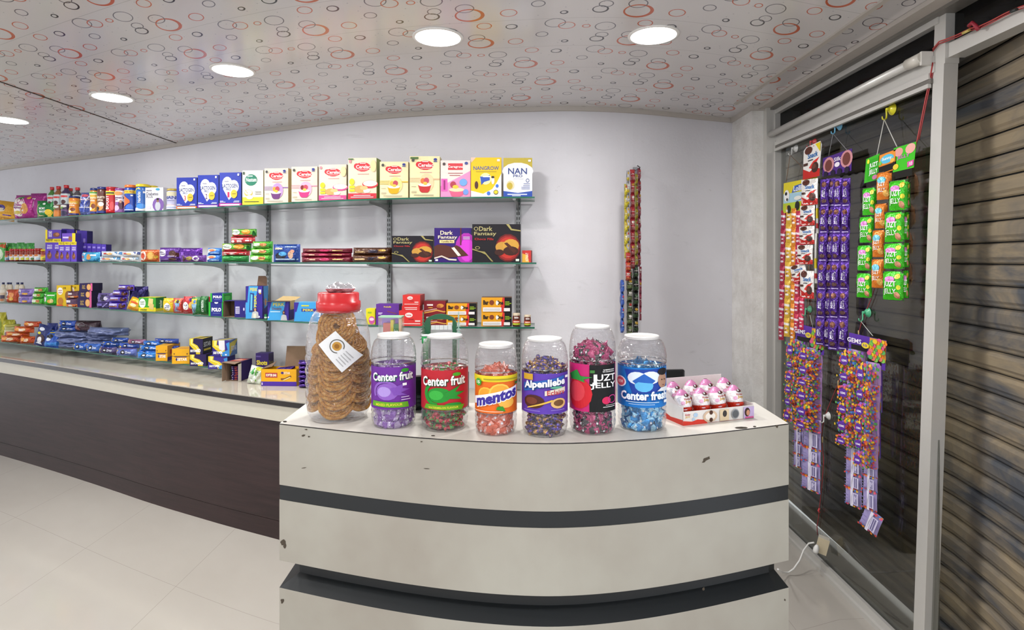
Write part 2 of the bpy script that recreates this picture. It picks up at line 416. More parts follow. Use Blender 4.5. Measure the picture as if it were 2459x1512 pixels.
# pillar at the corner
mb=MB(); mb.box(1.317,1.384,3.20,3.56,0,ZC,mat='plaster'); struct(mb.build('wall_pillar'))
mb=MB(); mb.box(1.299,1.317,3.18,3.47,ZC-.024,ZC,mat='trim_white'); mb.box(1.3175,1.384,3.18,3.199,ZC-.0245,ZC-.001,mat='trim_white'); struct(mb.build('trim_2'))
# ceiling seam strip and bead
mb=MB(); mb.box(-2.425,-2.415,Y0,wallY(-2.42)-.02,ZC-.002,ZC,col='#4a3f39',mat='matte'); struct(mb.build('trim_3'))
mb=MB(); mb.box(1.195,1.215,-1.2,3.14,ZC-.008,ZC,mat='trim_white'); struct(mb.build('trim_4'))
# ceiling lamps
for x,y,r,lb in LAMPS:
    t_=empty('ceiling_downlight',(x,y,ZC)); tag(t_,lb or 'round ceiling downlight of the row over the customers, behind the view','ceiling light','round ceiling downlights')
    mb=MB(); mb.lathe([(r*.95,-.005),(r*1.03,-.005),(r*1.05,-.002),(r*1.05,0)],36,col='#e8e6e2',mat='plastic'); mb.build('rim',t_)
    mb=MB(); mb.lathe([(.001,-.011),(r*.4,-.0105),(r*.8,-.008),(r*.97,-.004)],36,mat='lamp',cap=False); mb.build('diffuser',t_)
# ------------------------------------------------------------------ long counter
ctp=[pt(CT,x) for x in range(-300,1701,20)]; ZT=.73
cn=empty('wall_counter',(ctp[25][0],ctp[25][1],0)); tag(cn,'long dark wood shop counter with cream top running along the wall under the shelves','counter')
inv=Matrix.Translation(-cn.location)
def cstrip(name,z0,z1,mat,off,thick):
    m=MB(); strip(m,ctp,z0,z1,mat,off=off,thick=thick); m.v=[tuple(inv@Vector(v)) for v in m.v]; return m.build(name,cn)
cstrip('front_panel',.10,.618,'dark_wood',0,.02)
cstrip('kick_panel',0,.096,'dark_wood',.004,.02)
cstrip('cream_fascia',.618,.700,'cream_edge',-.008,.025)
cstrip('edge_band',.700,.725,'granite_edge',-.014,.02)
m=MB()
n=len(ctp); back=[]
for i,x in enumerate(range(-300,1701,20)):
    q=pt(WL,x+ (0)); a=ctp[i]; 
    back.append((q[0]-0,q[1]-.004))
for i in range(n):
    a=ctp[i]; m.v+=[(a[0],a[1]-.008,ZT-.012),(a[0],a[1]-.008,ZT),(back[i][0],back[i][1],ZT),(back[i][0],back[i][1],ZT-.012)]
for i in range(n-1):
    for k in range(4):
        k2=(k+1)%4; m.f.append((i*4+k,(i+1)*4+k,(i+1)*4+k2,i*4+k2)); m.c.append((1,1,1)); m.m.append(m.mi('tile_top')); m.sm.append(False)
m.v=[tuple(inv@Vector(v)) for v in m.v]; m.build('tiled_top',cn)
m=MB()
for x in (150,640,1100):
    a=pt(CT,x); b=pt(WL,x); 
    m.poly([(a[0],a[1]-.004,ZT+.0006),(a[0]+.003,a[1]-.004,ZT+.0006),(b[0]+.003,b[1]-.01,ZT+.0006),(b[0],b[1]-.01,ZT+.0006)],'#a39c90','matte')
m.v=[tuple(inv@Vector(v)) for v in m.v]; m.build('tile_joint',cn)
# ------------------------------------------------------------------ front cash counter
CF=[(x,1.433+.172*(abs(x-1320)/(649 if x<1320 else 574))**1.8) for x in range(671,1900,24)]
fp=[pt(CF,671+(1894-671)*i/40) for i in range(41)]
bk=[(-.646+ (0.768+.646)*i/40,1.833+.012*i/40) for i in range(41)]
cc=empty('cash_counter',(0.06,1.62,0)); tag(cc,'curved cream laminate cash counter with two dark grey bands, candy jars standing on it','counter')
invc=Matrix.Translation(-cc.location)
def slab(name,z0,z1,mat,inset=0,top=None,slope=0,sx=0.0,cutl=0,cutr=0):
    m=MB(); n=41; f=[];b=[]
    for i in range(n):
        a=fp[i]; x=a[0]; x=max(min(x,fp[-1][0]-cutr),fp[0][0]+cutl); f.append((x,a[1]+inset)); q=bk[i]; b.append((max(min(q[0],bk[-1][0]-cutr),bk[0][0]+cutl),q[1]))
    for i in range(n): m.v+=[(f[i][0],f[i][1],z0),(f[i][0],f[i][1],z1),(b[i][0],b[i][1],z1),(b[i][0],b[i][1],z0)]
    mats=[mat,top or mat,mat,mat]
    for i in range(n-1):
        for k in range(4):
            k2=(k+1)%4; m.f.append((i*4+k,(i+1)*4+k,(i+1)*4+k2,i*4+k2)); m.c.append((1,1,1)); m.m.append(m.mi(mats[k])); m.sm.append(False)
    e=(n-1)*4; m.f+=[(0,1,2,3),(e+3,e+2,e+1,e)]
    for _ in range(2): m.c.append((1,1,1)); m.m.append(m.mi(mat)); m.sm.append(False)
    m.v=[tuple(invc@Vector(v)) for v in m.v]; return m.build(name,cc)
slab('worktop',.9972,1.0,'granite_edge',inset=.0012,top='white_laminate')
slab('upper_panel',.832,.9972,'cream_laminate')
slab('dark_band',.791,.832,'black_laminate',inset=.0015,cutl=.001,cutr=.001)
slab('middle_panel',.624,.791,'cream_laminate')
slab('recess',.545,.624,'black_laminate',inset=.045,cutl=.045,cutr=.02)
slab('lower_panel',.10,.549,'cream_laminate')
slab('kick_board',0,.10,'black_laminate',inset=.03,cutl=.02,cutr=.02)
m=MB()
for i in range(40):
    def cl(x,k): return max(min(x,fp[-1][0]-.02*k),fp[0][0]+.045*k)
    a,b=fp[i],fp[i+1]
    m.poly([(a[0],a[1],.549),(b[0],b[1],.549),(cl(b[0],1),b[1]+.045,.575),(cl(a[0],1),a[1]+.045,.575)],'#fff','black_laminate')
for (a,q,sx) in ((fp[0],bk[0],.045),(fp[-1],bk[-1],-.02)):
    v=[(a[0],a[1],.549),(a[0]+sx,a[1]+.045,.575),(q[0]+sx,q[1],.575),(q[0],q[1],.549)]
    m.poly(v if sx<0 else v[::-1],'#fff','black_laminate')
m.v=[tuple(invc@Vector(v)) for v in m.v]; m.build('sloping_ledge',cc)
m=MB(); rd_=random.Random(8)
def dF(x): return interp(CF,x)
for (x,y,a,b,tl) in ((1696,1102,11,5,.5),(1690,1108,5,3,.3),(735,1031,4,2,0),(729,1045,5,3,.3),(742,1048,3,2,0),(1866,1024,3,4,0),(680,1302,9,8,.2),(684,1310,5,9,0),(678,1442,5,7,0),(730,1123,8,1.2,.1),(1025,1125,9,1.2,-.1),(1690,1414,4,5,0),(1885,1440,2,3,0),(1012,1060,3,2,0)):
    P=[]
    for q in range(9):
        an=2*PI*q/9; k=rd_.uniform(.6,1.1); dx=a*k*math.cos(an); dy=b*k*math.sin(an)-tl*dx; xx=max(x+dx,672.5); Y=dF(xx)-.0006; P.append(((xx-CX)/F*Y,Y,zpx(y+dy,Y)))
    m.poly(P[::-1],'#4d453b','matte')
m.v=[tuple(invc@Vector(v)) for v in m.v]; m.build('chipped_marks',cc)
m=MB()
for (x,y,a,b) in ((1780,1027,16,2.5),(684,1012,5,2),(1812,1024,4,1.5),(1040,1046,5,1.2)):
    P=[]
    for q in range(8):
        an=2*PI*q/8; xx=x+a*math.cos(an); yy=y+b*math.sin(an); Y=(EYE-1.0)*F/(yy-HY); Y=max(Y,dF(xx)+.0005); P.append(((xx-CX)/F*Y,Y,1.0006))
    m.poly(P[::-1],'#3a342d','matte')
m.v=[tuple(invc@Vector(v)) for v in m.v]; m.build('chipped_edge',cc)
# ------------------------------------------------------------------ glass shelves, rails, brackets
SPAN=[(-290,1284),(-290,1288),(-290,1284),(-290,568)]
SD=.25
def nrm(x,tab=SH):
    a=awall(x,tab); return Vector((-math.sin(a),math.cos(a)))
SLB=['top glass shelf carrying jars, pouches and baby cereal boxes','second glass shelf from the top carrying biscuits and the black cookie cartons',
     'third glass shelf from the top carrying mint cartons and open display boxes','lowest glass shelf just above the long counter, heaped with biscuit packs']
for k,(a,b) in enumerate(SPAN):
    m=MB(); xs=[a+(b-a)*i/64 for i in range(65)]
    for x in xs:
        p=Vector(pt(SH,x)); q=Vector(pt(WL,x)); d=(q-p); L=max(d.length-.03,.1); q=p+d.normalized()*L
        for z in (ZS[k]-.008,ZS[k]): m.v.append((p.x,p.y,z))
        for z in (ZS[k],ZS[k]-.008): m.v.append((q.x,q.y,z))
    mats=['glass_edge','shelf_glass','glass_edge','shelf_glass']
    for i in range(64):
        for j in range(4):
            j2=(j+1)%4; m.f.append((i*4+j,(i+1)*4+j,(i+1)*4+j2,i*4+j2)); m.c.append((1,1,1)); m.m.append(m.mi(mats[j])); m.sm.append(False)
    e=64*4; m.f+=[(0,1,2,3),(e+3,e+2,e+1,e)]
    for _ in range(2): m.c.append((1,1,1)); m.m.append(m.mi('glass_edge')); m.sm.append(False)
    tag(m.build('glass_shelf'),SLB[k],'shelf')
RAILS=[(-90,0),(121,0),(186,0),(350,0),(546,0),(647,0),(937,0),(1245,0)]
RLB={-90:'slotted steel shelf rail beyond the shop end of the shelves',121:'slotted steel rail behind the stacked purple cake cartons',186:'slotted steel rail right of the purple cake cartons',
     350:'slotted steel rail above the navy and purple biscuit bags',546:'slotted steel rail behind the striped mint cartons',647:'slotted steel rail behind the tall blue wafer carton',
     937:'slotted steel rail above the red cartons',1245:'slotted steel rail at the free end of the glass shelves'}
for x,_ in RAILS:
    q=Vector(pt(WL,x)); aw=awall(x,WL); nz_=.77
    o=empty('shelf_rail',(q.x,q.y,0),aw); tag(o,RLB[x],'shelf rail','slotted steel rails on the back wall')
    m=MB(); m.box(-.013,.013,-.016,-.001,.74 if x<600 else .735,1.80,mat='rail_steel'); m.build('rail',o)
    m=MB(); z=.78
    while z<1.78:
        for sx in (-.006,.006): m.box(sx-.002,sx+.002,-.0168,-.0161,z,z+.016,mat='slot_black')
        z+=.027
    m.build('slots',o)
    p=Vector(pt(SH,x)); L=(q-p).length
    for k,zs in enumerate(ZS):
        if k==3 and x>570: continue
        if k==3 and False: continue
        # bracket: tapered plate from rail to the shelf front, in rail coordinates
        Lb=min(.235/max(math.cos(0),.3),L-.02)
        zt=zs-.0085; m=MB()
        for sx in (-.0012,):
            prof=[(-.017,zt-.075),(-.03,zt-.05),(-.05,zt-.035),(-.10,zt-.022),(-Lb,zt-.010),(-Lb,zt),(-.017,zt)]
            if k==3: prof=[(-.017,zt-.04),(-.06,zt-.024),(-Lb,zt-.010),(-Lb,zt),(-.017,zt)]
            A=[(sx,y,z) for y,z in prof]; B=[(-sx,y,z) for y,z in prof]
            m.poly(A,'#fff','bracket_steel'); m.poly(B[::-1],'#fff','bracket_steel')
            for i in range(len(A)): j=(i+1)%len(A); m.poly([A[i],B[i],B[j],A[j]],'#fff','bracket_steel')
        m.box(-.008,.008,-Lb-.004,-Lb+.012,zt-.008,zt,mat='bracket_steel')
        m.build('bracket',o)
# ------------------------------------------------------------------ right side: aluminium shop front, post, shutter
XW=1.43
def YX(x,X=XW): return X*F/(x-CX)
o=MB(); o.box(XW-.05,XW+.0,3.16,3.254,0,ZC-.016,mat='aluminium'); struct(o.build('door_1_jamb'))
m=MB(); m.box(XW-.004,XW+.05,3.235,3.26,0,ZC,mat='dark_aluminium'); m.box(XW-.008,XW+.05,3.15,3.19,.03,ZC-.03,mat='aluminium'); m.box(XW+.01,XW+.05,3.19,3.235,0,ZC,mat='dark_aluminium')
struct(m.build('trim_5'))
m=MB(); m.box(XW-.085,XW+.05,1.0,3.2,ZC-.018,ZC-.001,mat='trim_white'); m.box(XW-.03,XW+.05,1.0,3.2,ZC-.03,ZC-.018,mat='dark_aluminium')
m.box(XW-.006,XW+.05,1.95,3.16,ZC-.052,ZC-.03,mat='aluminium'); struct(m.build('trim_6'))
# fixed light with dark film, transom, glass pane, sill
m=MB(); m.box(XW+.02,XW+.026,1.97,3.15,2.13,ZC-.05,mat='shade_film'); struct(m.build('window_1'))
m=MB(); m.box(XW-.004,XW+.05,1.97,3.16,2.085,2.14,mat='aluminium'); m.box(XW-.012,XW-.004,1.985,3.15,2.066,2.086,mat='aluminium'); m.box(XW-.008,XW+.05,1.98,3.15,2.05,2.066,mat='dark_aluminium')
m.box(XW-.014,XW-.002,1.985,3.15,2.036,2.05,mat='aluminium'); struct(m.build('trim_7'))
m=MB(); m.tube([(XW-.03,3.255,2.128),(XW-.03,1.99,2.140)],.0155,mat='aluminium',n=14); rt=m.build('roller_tube'); 
m=MB(); m.tube([(XW-.03,1.985,2.140),(XW-.03,2.06,2.140)],.0195,col='#cfcac0',mat='plastic',n=14); m.box(XW-.040,XW+.0,1.978,1.988,2.112,2.158,col='#d6d3cc',mat='plastic'); m.build('end_bracket',rt)
tag(rt,'pale grey roller tube running along the aluminium transom above the glass pane','roller blind')
m=MB(); m.box(XW+.024,XW+.03,1.99,3.17,.05,2.045,mat='door_glass'); gp=struct(m.build('window_2'))
m=MB(); m.box(XW-.005,XW+.055,2.0,3.2,0,.02,mat='aluminium'); m.box(XW+.008,XW+.022,2.0,3.2,.02,.05,mat='aluminium'); m.box(XW+.034,XW+.048,2.0,3.2,.02,.05,mat='aluminium'); struct(m.build('trim_8'))
# leaning post
def YP(z): return 1.97+(2.293-z)/(2.293-.16)*.106
m=MB()
for (z0,z1) in ((0,2.10),(2.10,2.293)):
    a,b=YP(z0),YP(z1); x1=XW+.047 if z1<2.2 else XW+.047
    P=[(XW,a,z0),(XW,a-.054,z0),(x1,a-.054,z0),(x1,a,z0),(XW,b,z1),(XW,b-.05,z1),(x1,b-.05,z1),(x1,b,z1)]
    for f in ((0,1,5,4),(1,2,6,5),(2,3,7,6),(3,0,4,7),(4,5,6,7),(3,2,1,0)): m.poly([P[i] for i in f],'#fff','aluminium')
struct(m.build('door_1_post'))
# beam and dark glass over the open doorway
m=MB(); m.box(XW+.01,XW+.065,.9,1.925,2.118,2.165,mat='aluminium'); struct(m.build('door_1_head'))
m=MB(); m.box(XW+.03,XW+.036,.9,1.925,2.165,ZC-.01,mat='shade_film'); struct(m.build('window_3'))
# shutter
def shutter():
    m=MB(); path=[(1.66,3.6),(1.645,3.0),(1.635,2.6),(1.625,2.14),(1.585,1.9),(1.555,1.75),(1.49,1.45),(1.44,1.2)]
    ys=[]; 
    for i in range(49):
        t=i/48*(len(path)-1); a=min(int(t),len(path)-2); f=t-a
        ys.append((path[a][0]*(1-f)+path[a+1][0]*f, path[a][1]*(1-f)+path[a+1][1]*f))
    prof=[]; p=.071; z=.02
    while z<2.35:
        prof+=[(z,0),(z+.004,-.004),(z+.012,-.006),(z+.020,-.012),(z+.05,-.013),(z+.060,-.006),(z+.064,.006),(z+p-.001,.006)]; z+=p
    i0=0
    for (x,y) in ys:
        for (z,dx) in prof: m.v.append((x+dx,y,z))
    n=len(prof)
    for i in range(48):
        for j in range(n-1):
            m.f.append((i*n+j,i*n+j+1,(i+1)*n+j+1,(i+1)*n+j)); m.c.append((1,1,1)); m.m.append(m.mi('slot_black' if (j%8) in (6,7) else 'shutter_steel')); m.sm.append(False)
    o=m.build('rolling_shutter'); sd=o.modifiers.new('thickness','SOLIDIFY'); sd.thickness=.002
    tag(o,'closed brown corrugated steel rolling shutter behind the glass and the open doorway','shutter')
shutter()
# ------------------------------------------------------------------ hanging goods on the glass
AH=-PI/2
def holder(x,y,col,lab,X=1.452,s=1.0,flip=1,name='suction_hook'):
    p=R(x,y,X); r=.020*s
    o=empty(name,p,0)
    tag(o,lab,'suction hook','suction hooks stuck on the glass pane')
    m=MB(); m.lathe([(.0015,-.004),(r*.45,-.0035),(r*.7,.003),(r*.97,.0075),(r,.009)],20,col=col,mat='plastic',cap=False); m.lathe([(.0001,-.0155),(.005,-.015),(.006,-.010),(.0055,-.003)],12,col=col,mat='plastic',cap=False)
    m.v=[(z-.0-.009+.0,-x_,y_) for (x_,y_,z) in m.v]; m.build('cup',o)
    m=MB(); k=s
    m.tube([(-.018,0,0),(-.023,0,-.004*k),(-.022,0,-.018*k),(-.023,0,-.030*k),(-.030,0,-.036*k),(-.038,0,-.032*k),(-.039,0,-.024*k)],[.0035,.0032,.003,.003,.0028,.0026,.002],col=col,mat='plastic',n=8); m.build('hook',o)
    return p+Vector((-.031,0,-.034*k))
def cord(mb,a,b,col,r=.0012): mb.tube([a,(Vector(a)+Vector(b))/2+Vector((0,0,-.001)),b],r,col=col,n=6)
def prj(x,y,X): return R(x,y,X)
def card(root,quads,X,art=None,name='header_card',thick=.0012,mat='carton'):
    """card made of pixel-traced polygon on the plane X, given thickness; art is drawn through a bilinear map of the first quad"""
    m=MB(); inv_=Matrix.Translation(-root.location)
    for (pts,col) in quads:
        P=[R(x,y,X) for x,y in pts]; Q=[p+Vector((thick,0,0)) for p in P]
        m.poly(P,col,mat); m.poly(Q[::-1],col,mat)
        for i in range(len(P)): j=(i+1)%len(P); m.poly([P[i],Q[i],Q[j],P[j]],col,mat)
    if art:
        bl,br,tr_,tl=art[0]; B=[R(*q,X) for q in (bl,br,tr_,tl)]
        def Fn(u,v,off): p=B[0]*(1-u)*(1-v)+B[1]*u*(1-v)+B[2]*u*v+B[3]*(1-u)*v; return p+Vector((-off,0,0))
        m.art(Fn,art[1],mat,eps=.0004)
    m.v=[tuple(inv_@Vector(v)) for v in m.v]; return m.build(name,root)
def pillow_mb(w,h,d,col,art=None,mat='foil',pu=2.6,pv=2.6,fu=0,fv=.06,crk=.05,seed=0,nu=12,nv=10,colback=None,fincol=None,zig=True):
    """a filled wrapper: front towards -y, base centre at the origin; fu/fv = flat crimped share at the ends across / along"""
    rnd=random.Random(seed); m=MB()
    ph=[rnd.random()*6.28 for _ in range(6)]; fq=[rnd.uniform(5,11) for _ in range(6)]
    def T(u,v):
        a=abs(2*u-1); b=abs(2*v-1)
        a=min(a/(1-fu*2),1) if fu else a; b=min(b/(1-fv*2),1) if fv else b
        t_=(max(0,1-a**pu)**.5)*(max(0,1-b**pv)**.5)
        n_=math.sin(u*fq[0]+v*fq[1]*1.3+ph[0])+math.sin(u*fq[2]*1.7-v*fq[3]+ph[1])+.7*math.sin(u*fq[4]*3+v*fq[5]*2.4+ph[2])
        return max(t_*(1+crk*n_),0)*.5*d+.0007
    def sx(u,v):  # waist the wrapper where it is full
        return (u-.5)*w*(1-.04*(1-abs(2*v-1)**2) if fu==0 else 1)
    def zz(u,v):
        q=v*h
        return q
    def sidef(sg): 
        def f(u,v): return (sx(u,v), d/2+sg*T(u,v), zz(u,v)*(1) )
        return f
    cf=col
    if fincol: 
        def cf(u,v): return fincol if (fv and (v<fv or v>1-fv)) or (fu and (u<fu or u>1-fu)) else col
    m.grid(sidef(-1),nu,nv,cf,mat); m.grid(sidef(1),nu,nv,colback or col,mat,flip=True)
    # close the rim
    rim=[(a/nu,0) for a in range(nu)]+[(1,b/nv) for b in range(nv)]+[(1-a/nu,1) for a in range(nu)]+[(0,1-b/nv) for b in range(nv)]
    for i in range(len(rim)):
        a=rim[i];b=rim[(i+1)%len(rim)]; m.poly([sidef(-1)(*a),sidef(1)(*a),sidef(1)(*b),sidef(-1)(*b)],col,mat)
    def Fn(u,v,off): p=sidef(-1)(u,v); return Vector((p[0],p[1]-off,p[2]))
    m.Fn=Fn
    if art: m.art(Fn,art,mat if mat!='shiny_foil' else 'foil',du=.12,eps=.00045,base=1)
    return m
def size_px(xc,Y,wpx,a):
    X=(xc-CX)/F*Y; ex,ey=math.cos(a),math.sin(a)
    k=F*(ex*Y-ey*X)/Y**2
    return abs(wpx/k)
_hc=[0]
def sachets(root,lst,X,design,a=-1.15,depth=.012,name='sachet',**kw):
    """lst: (x0,x1,y0,y1[,roll]) pixel boxes; all share one of a few meshes of the design"""
    out=[]; meshes=kw.pop('meshes'); st=root
    if len(lst)>1:
        x0,x1,y0,y1=lst[0][:4]; st=empty('strip',R((x0+x1)/2,y0,X)-root.location); st.parent=root
    for k,q in enumerate(lst):
        x0,x1,y0,y1=q[:4]; xc=(x0+x1)/2; Y=X*F/(xc-CX); w_=size_px(xc,Y,x1-x0,a); z0,z1=zpx(y1,Y),zpx(y0,Y)
        me=meshes[k%len(meshes)]
        o=bpy.data.objects.new(name,me); COL.objects.link(o); o.parent=st
        wx,hx,dx=me['dims']; o.scale=(w_/wx,depth/dx,(z1-z0)/hx)
        off=Vector((math.sin(a),-math.cos(a),0))*(depth/2)
        o.location=Vector((X,Y,z0))-root.location+off-(st.location if st is not root else Vector((0,0,0))); rl=q[4] if len(q)>4 else 0
        o.rotation_euler=(0,rl,a); out.append(o)
    return out
def unit_mesh(mb,dims,name='sachet'):
    o=mb.build(name); me=o.data; bpy.data.objects.remove(o); me['dims']=dims; return me
# --- yellow chew-stick hanger
def stick_art(a,b): return [('p',[(0,.64),(.55,.7),(1,.6),(1,.72),(0,.76)],b),('r',.3,.42,.7,.48,'#e8d8dc'),('e',.5,.24,.3,.06,b),('e',.35,.34,.16,.03,'#8a3a3a')]
def hang_root(x,y,X,name,lab,cat,grp):
    o=empty(name,R(x,y,X)); tag(o,lab,cat,grp); return o
G1='candy strips and cards hanging on the glass pane'
hp=holder(1912,356,'#c9c9c6','clear suction hook high on the glass holding the yellow card of chew sticks')
r1=hang_root(1920,440,1.425,'candy_hanger','yellow cow-printed hanging card with long strips of red and orange chew sticks','candy hanger',G1)
card(r1,[([(1882,440),(1962,424),(1956,500),(1880,512)],'#e3d22c')],1.425,([(1881,510),(1957,499),(1961,425),(1882,440)],
   [('r',.0,.25,1,.62,'#a9cfe0'),('r',0,0,1,.3,'#b8cc30'),('p',[(.28,.62),(.72,.7),(.78,.92),(.34,.84)],'#3f63b5'),('t','Lollies',.34,.66,.72,.84,'#fff'),
    ('e',.12,.55,.09,.2,'#f2f2ee'),('e',.1,.62,.04,.06,'#222'),('e',.14,.42,.03,.05,'#222'),('e',.2,.08,.07,.14,'#1b1b1a'),('e',.48,.16,.07,.16,'#1b1b1a'),('e',.78,.12,.07,.14,'#1b1b1a'),('p',[(.86,.3),(1,.3),(1,.95),(.9,.95)],'#c77fa6'),('e',.5,.42,.12,.07,'#e8e7df')]))
m=MB(); cord(m,hp-r1.location,R(1888,436,1.425)-r1.location,'#7e5a3d'); cord(m,hp-r1.location,R(1950,424,1.425)-r1.location,'#7e5a3d'); m.build('string',r1)
def chain(x0,x1,xb0,xb1,ys):
    out=[]
    for a,b in zip(ys,ys[1:]):
        t_=((a+b)/2-ys[0])/(ys[-1]-ys[0]); out.append((x0+(xb0-x0)*t_,x1+(xb1-x1)*t_,a,b))
    return out
def ysplit(a,b,n): return [a+(b-a)*i/n for i in range(n+1)]
for (xx,n,ca,cb_,yy) in (((1876,1888,1869,1882),7,'#a82a45','#d4c9d6',(505,816)),((1888,1904,1882,1896),7,'#e2b63f','#f3efe6',(492,808)),((1901,1914,1897,1909),7,'#e08a2a','#f4e9dc',(500,820)),
    ((1912,1925,1906,1918),7,'#c2304f','#e9d3dc',(506,795)),((1926,1938,1918,1930),7,'#cf3358','#efd0d8',(512,792))):
    me=[unit_mesh(pillow_mb(.02,.09,.012,ca,stick_art(ca,cb_),fv=.05,seed=s_,nu=8,nv=10),(.02,.09,.012)) for s_ in (1,2)]
    st=MB(); 
    sachets(r1,chain(xx[0],xx[1],xx[2],xx[3],ysplit(yy[0],yy[1],n)),1.425+random.Random(n+xx[0]).uniform(-.012,.008),None,a=-1.0,meshes=me,name='chew_stick')
# --- white and red chocolate card
hp=holder(1957,340,'#c64a4c','red suction hook holding the white and red chocolate card',s=.8)
r2=hang_root(1948,400,1.41,'chocolate_hanger','white and red hanging card and packets of round chocolate snacks beside the yellow card','candy hanger',G1)
WH=[('p',[(0,0),(1,0),(1,.22),(.7,.3),(.4,.2),(0,.34)],'#c3261f'),('p',[(.35,.33),(.6,.5),(.95,.58),(.7,.36),(.8,.22),(.5,.28)],'#d8332b'),('e',.72,.3,.2,.16,'#42241c'),('e',.66,.34,.12,.08,'#6b3a2a'),('t','Snack',.28,.62,.86,.78,'#2a72b8'),('r',.3,.54,.6,.57,'#30303a'),('e',.32,.88,.22,.12,'#5a2e22'),('r',.05,.42,.3,.5,'#4a2c22')]
card(r2,[([(1928,430),(1966,422),(1973,346),(1970,338),(1936,354),(1930,362)],'#ece9e4')],1.41,([(1928,432),(1968,422),(1972,340),(1930,358)],WH+[('p',[(.72,1),(1,1),(1,.72)],'#e8d41e')]))
m=MB(); cord(m,hp-r2.location,R(1955,350,1.41)-r2.location,'#b5433d',.002); m.build('string',r2)
me=[unit_mesh(pillow_mb(.07,.07,.014,'#ebe7e2',WH,fv=.08,seed=s_,colback='#d9d5cf'),(.07,.07,.014)) for s_ in (4,5)]
sachets(r2,[(1924,1964,430,492),(1921,1957,493,541),(1919,1956,543,586),(1914,1952,588,634),(1904,1942,634,674,-.25),(1921,1955,650,716)],1.405,None,a=-1.1,meshes=me,name='snack_packet')
me=[unit_mesh(pillow_mb(.02,.1,.01,'#c9c6c0',[('r',0,.3,1,.5,'#d8c21e'),('r',0,.1,1,.2,'#b12a2a')],seed=6,nu=6),(.02,.1,.01))]
sachets(r2,[(1960,1966,440,560),(1956,1963,560,680)],1.43,None,a=-.9,meshes=me,name='snack_packet')
# --- purple chocolate hanger
hp=holder(2017,302,'#6fb4d6','light blue suction hook holding the purple chocolate card')
r3=hang_root(2010,400,1.42,'chocolate_hanger','purple hanging card with four long columns of shiny purple chocolate packets','candy hanger',G1)
card(r3,[([(1975,424),(2044,410),(2046,356),(1976,380)],'#4c2a80')],1.42,([(1975,424),(2044,410),(2046,356),(1976,380)],[('e',.22,.55,.2,.4,'#c78a90'),('e',.22,.52,.13,.3,'#6e3a34'),('e',.84,.6,.2,.4,'#c78a90'),('e',.84,.6,.13,.3,'#6e3a34'),('t','Silk',.42,.62,.66,.82,'#e9def0'),('e',.54,.45,.09,.12,'#e9e2ee')]+[('e',q,.08,.08,.16,'#201430') for q in (.14,.4,.63,.88)]))
m=MB(); cord(m,hp-r3.location,R(1990,374,1.42)-r3.location,'#8c8c8e'); cord(m,hp-r3.location,R(2034,360,1.42)-r3.location,'#8c8c8e'); m.build('string',r3)
PA=[('e',.5,.80,.28,.10,'#6a3a2e'),('e',.48,.82,.16,.05,'#96604a'),('t','Dairy',.50,.34,.72,.66,'#e0daea',90),('t','Milk',.26,.36,.46,.62,'#e0daea',90),('e',.5,.2,.26,.07,'#5b3a35'),('r',.15,.04,.85,.07,'#b9aad6')]
for ci,(x0,x1,b0,b1,X_) in enumerate(((1971,1993,1957,1979,1.405),(1990,2008,1976,1996,1.428),(2003,2024,1987,2012,1.40),(2022,2043,2011,2036,1.41))):
    me=[unit_mesh(pillow_mb(.05,.14,.02,'#4d2a86',PA,mat='shiny_foil',fv=.07,crk=.2,seed=10+ci*3+s_,nu=10,nv=14),(.05,.14,.02)) for s_ in (0,1)]
    ys=[428,496,560,628,696,764,832+ (8 if ci>1 else 0)]
    if ci==0: ys=[430,496,560,628,696,764,828]
    sachets(r3,chain(x0,x1,b0,b1,ys),X_,None,a=-1.0,depth=.018,meshes=me,name='chocolate_packet')
# --- fruit jelly hanger
hp=holder(2143,262,'#d8cf2a','yellow suction hook, highest on the glass, holding the green and orange jelly cards',s=1.15)
r4=hang_root(2130,400,1.40,'jelly_hanger','three joined green and orange cards with columns of puffy jelly sachets','candy hanger',G1)
JA=[('r',0,0,1,1,'#38b81e')]
card(r4,[([(2075,440),(2110,430),(2112,368),(2080,382)],'#3aad24'),([(2108,420),(2152,406),(2152,358),(2110,374)],'#e2862a'),([(2144,414),(2194,402),(2200,340),(2146,356)],'#3fb822')],1.40,
   ([(2144,414),(2194,402),(2200,340),(2146,356)],[('e',.25,.78,.2,.18,'#d99a92'),('e',.78,.8,.22,.2,'#e2a79c'),('t','JELLY',.2,.45,.78,.62,'#d26fc0'),('e',.15,.2,.14,.12,'#dcc43a'),('p',[(.72,.06),(1.0,.1),(1.0,.32),(.7,.28)],'#d44f9f'),('t','10',.80,.12,.94,.26,'#fff')]))
card(r4,[([(2082,434),(2109,426),(2110,376),(2084,386)],'#2f9e1c')],1.399,([(2080,436),(2110,428),(2112,370),(2082,382)],[('t','JUZT',.22,.5,.9,.74,'#f3f3f3'),('t','JELLY',.22,.2,.9,.46,'#f3f3f3'),('e',.14,.86,.1,.1,'#e8df3a'),('e',.7,.1,.2,.1,'#b9739a')]))
card(r4,[([(2110,400),(2150,387),(2150,362),(2112,375)],'#dd8f33')],1.399,([(2110,400),(2150,387),(2150,362),(2112,375)],[('e',.5,.5,.42,.42,'#58b8d8'),('t','Sunny',.2,.35,.8,.7,'#f5f5ee'),('e',.1,.25,.1,.2,'#6cc05a'),('e',.85,.2,.13,.2,'#edb04a')]))
card(r4,[([(2110,418),(2150,403),(2150,388),(2110,402)],'#16150f')],1.3985)
card(r4,[([(2150,430),(2190,420),(2190,404),(2148,414)],'#16150f'),([(2080,452),(2110,442),(2110,430),(2080,440)],'#16150f')],1.4005)
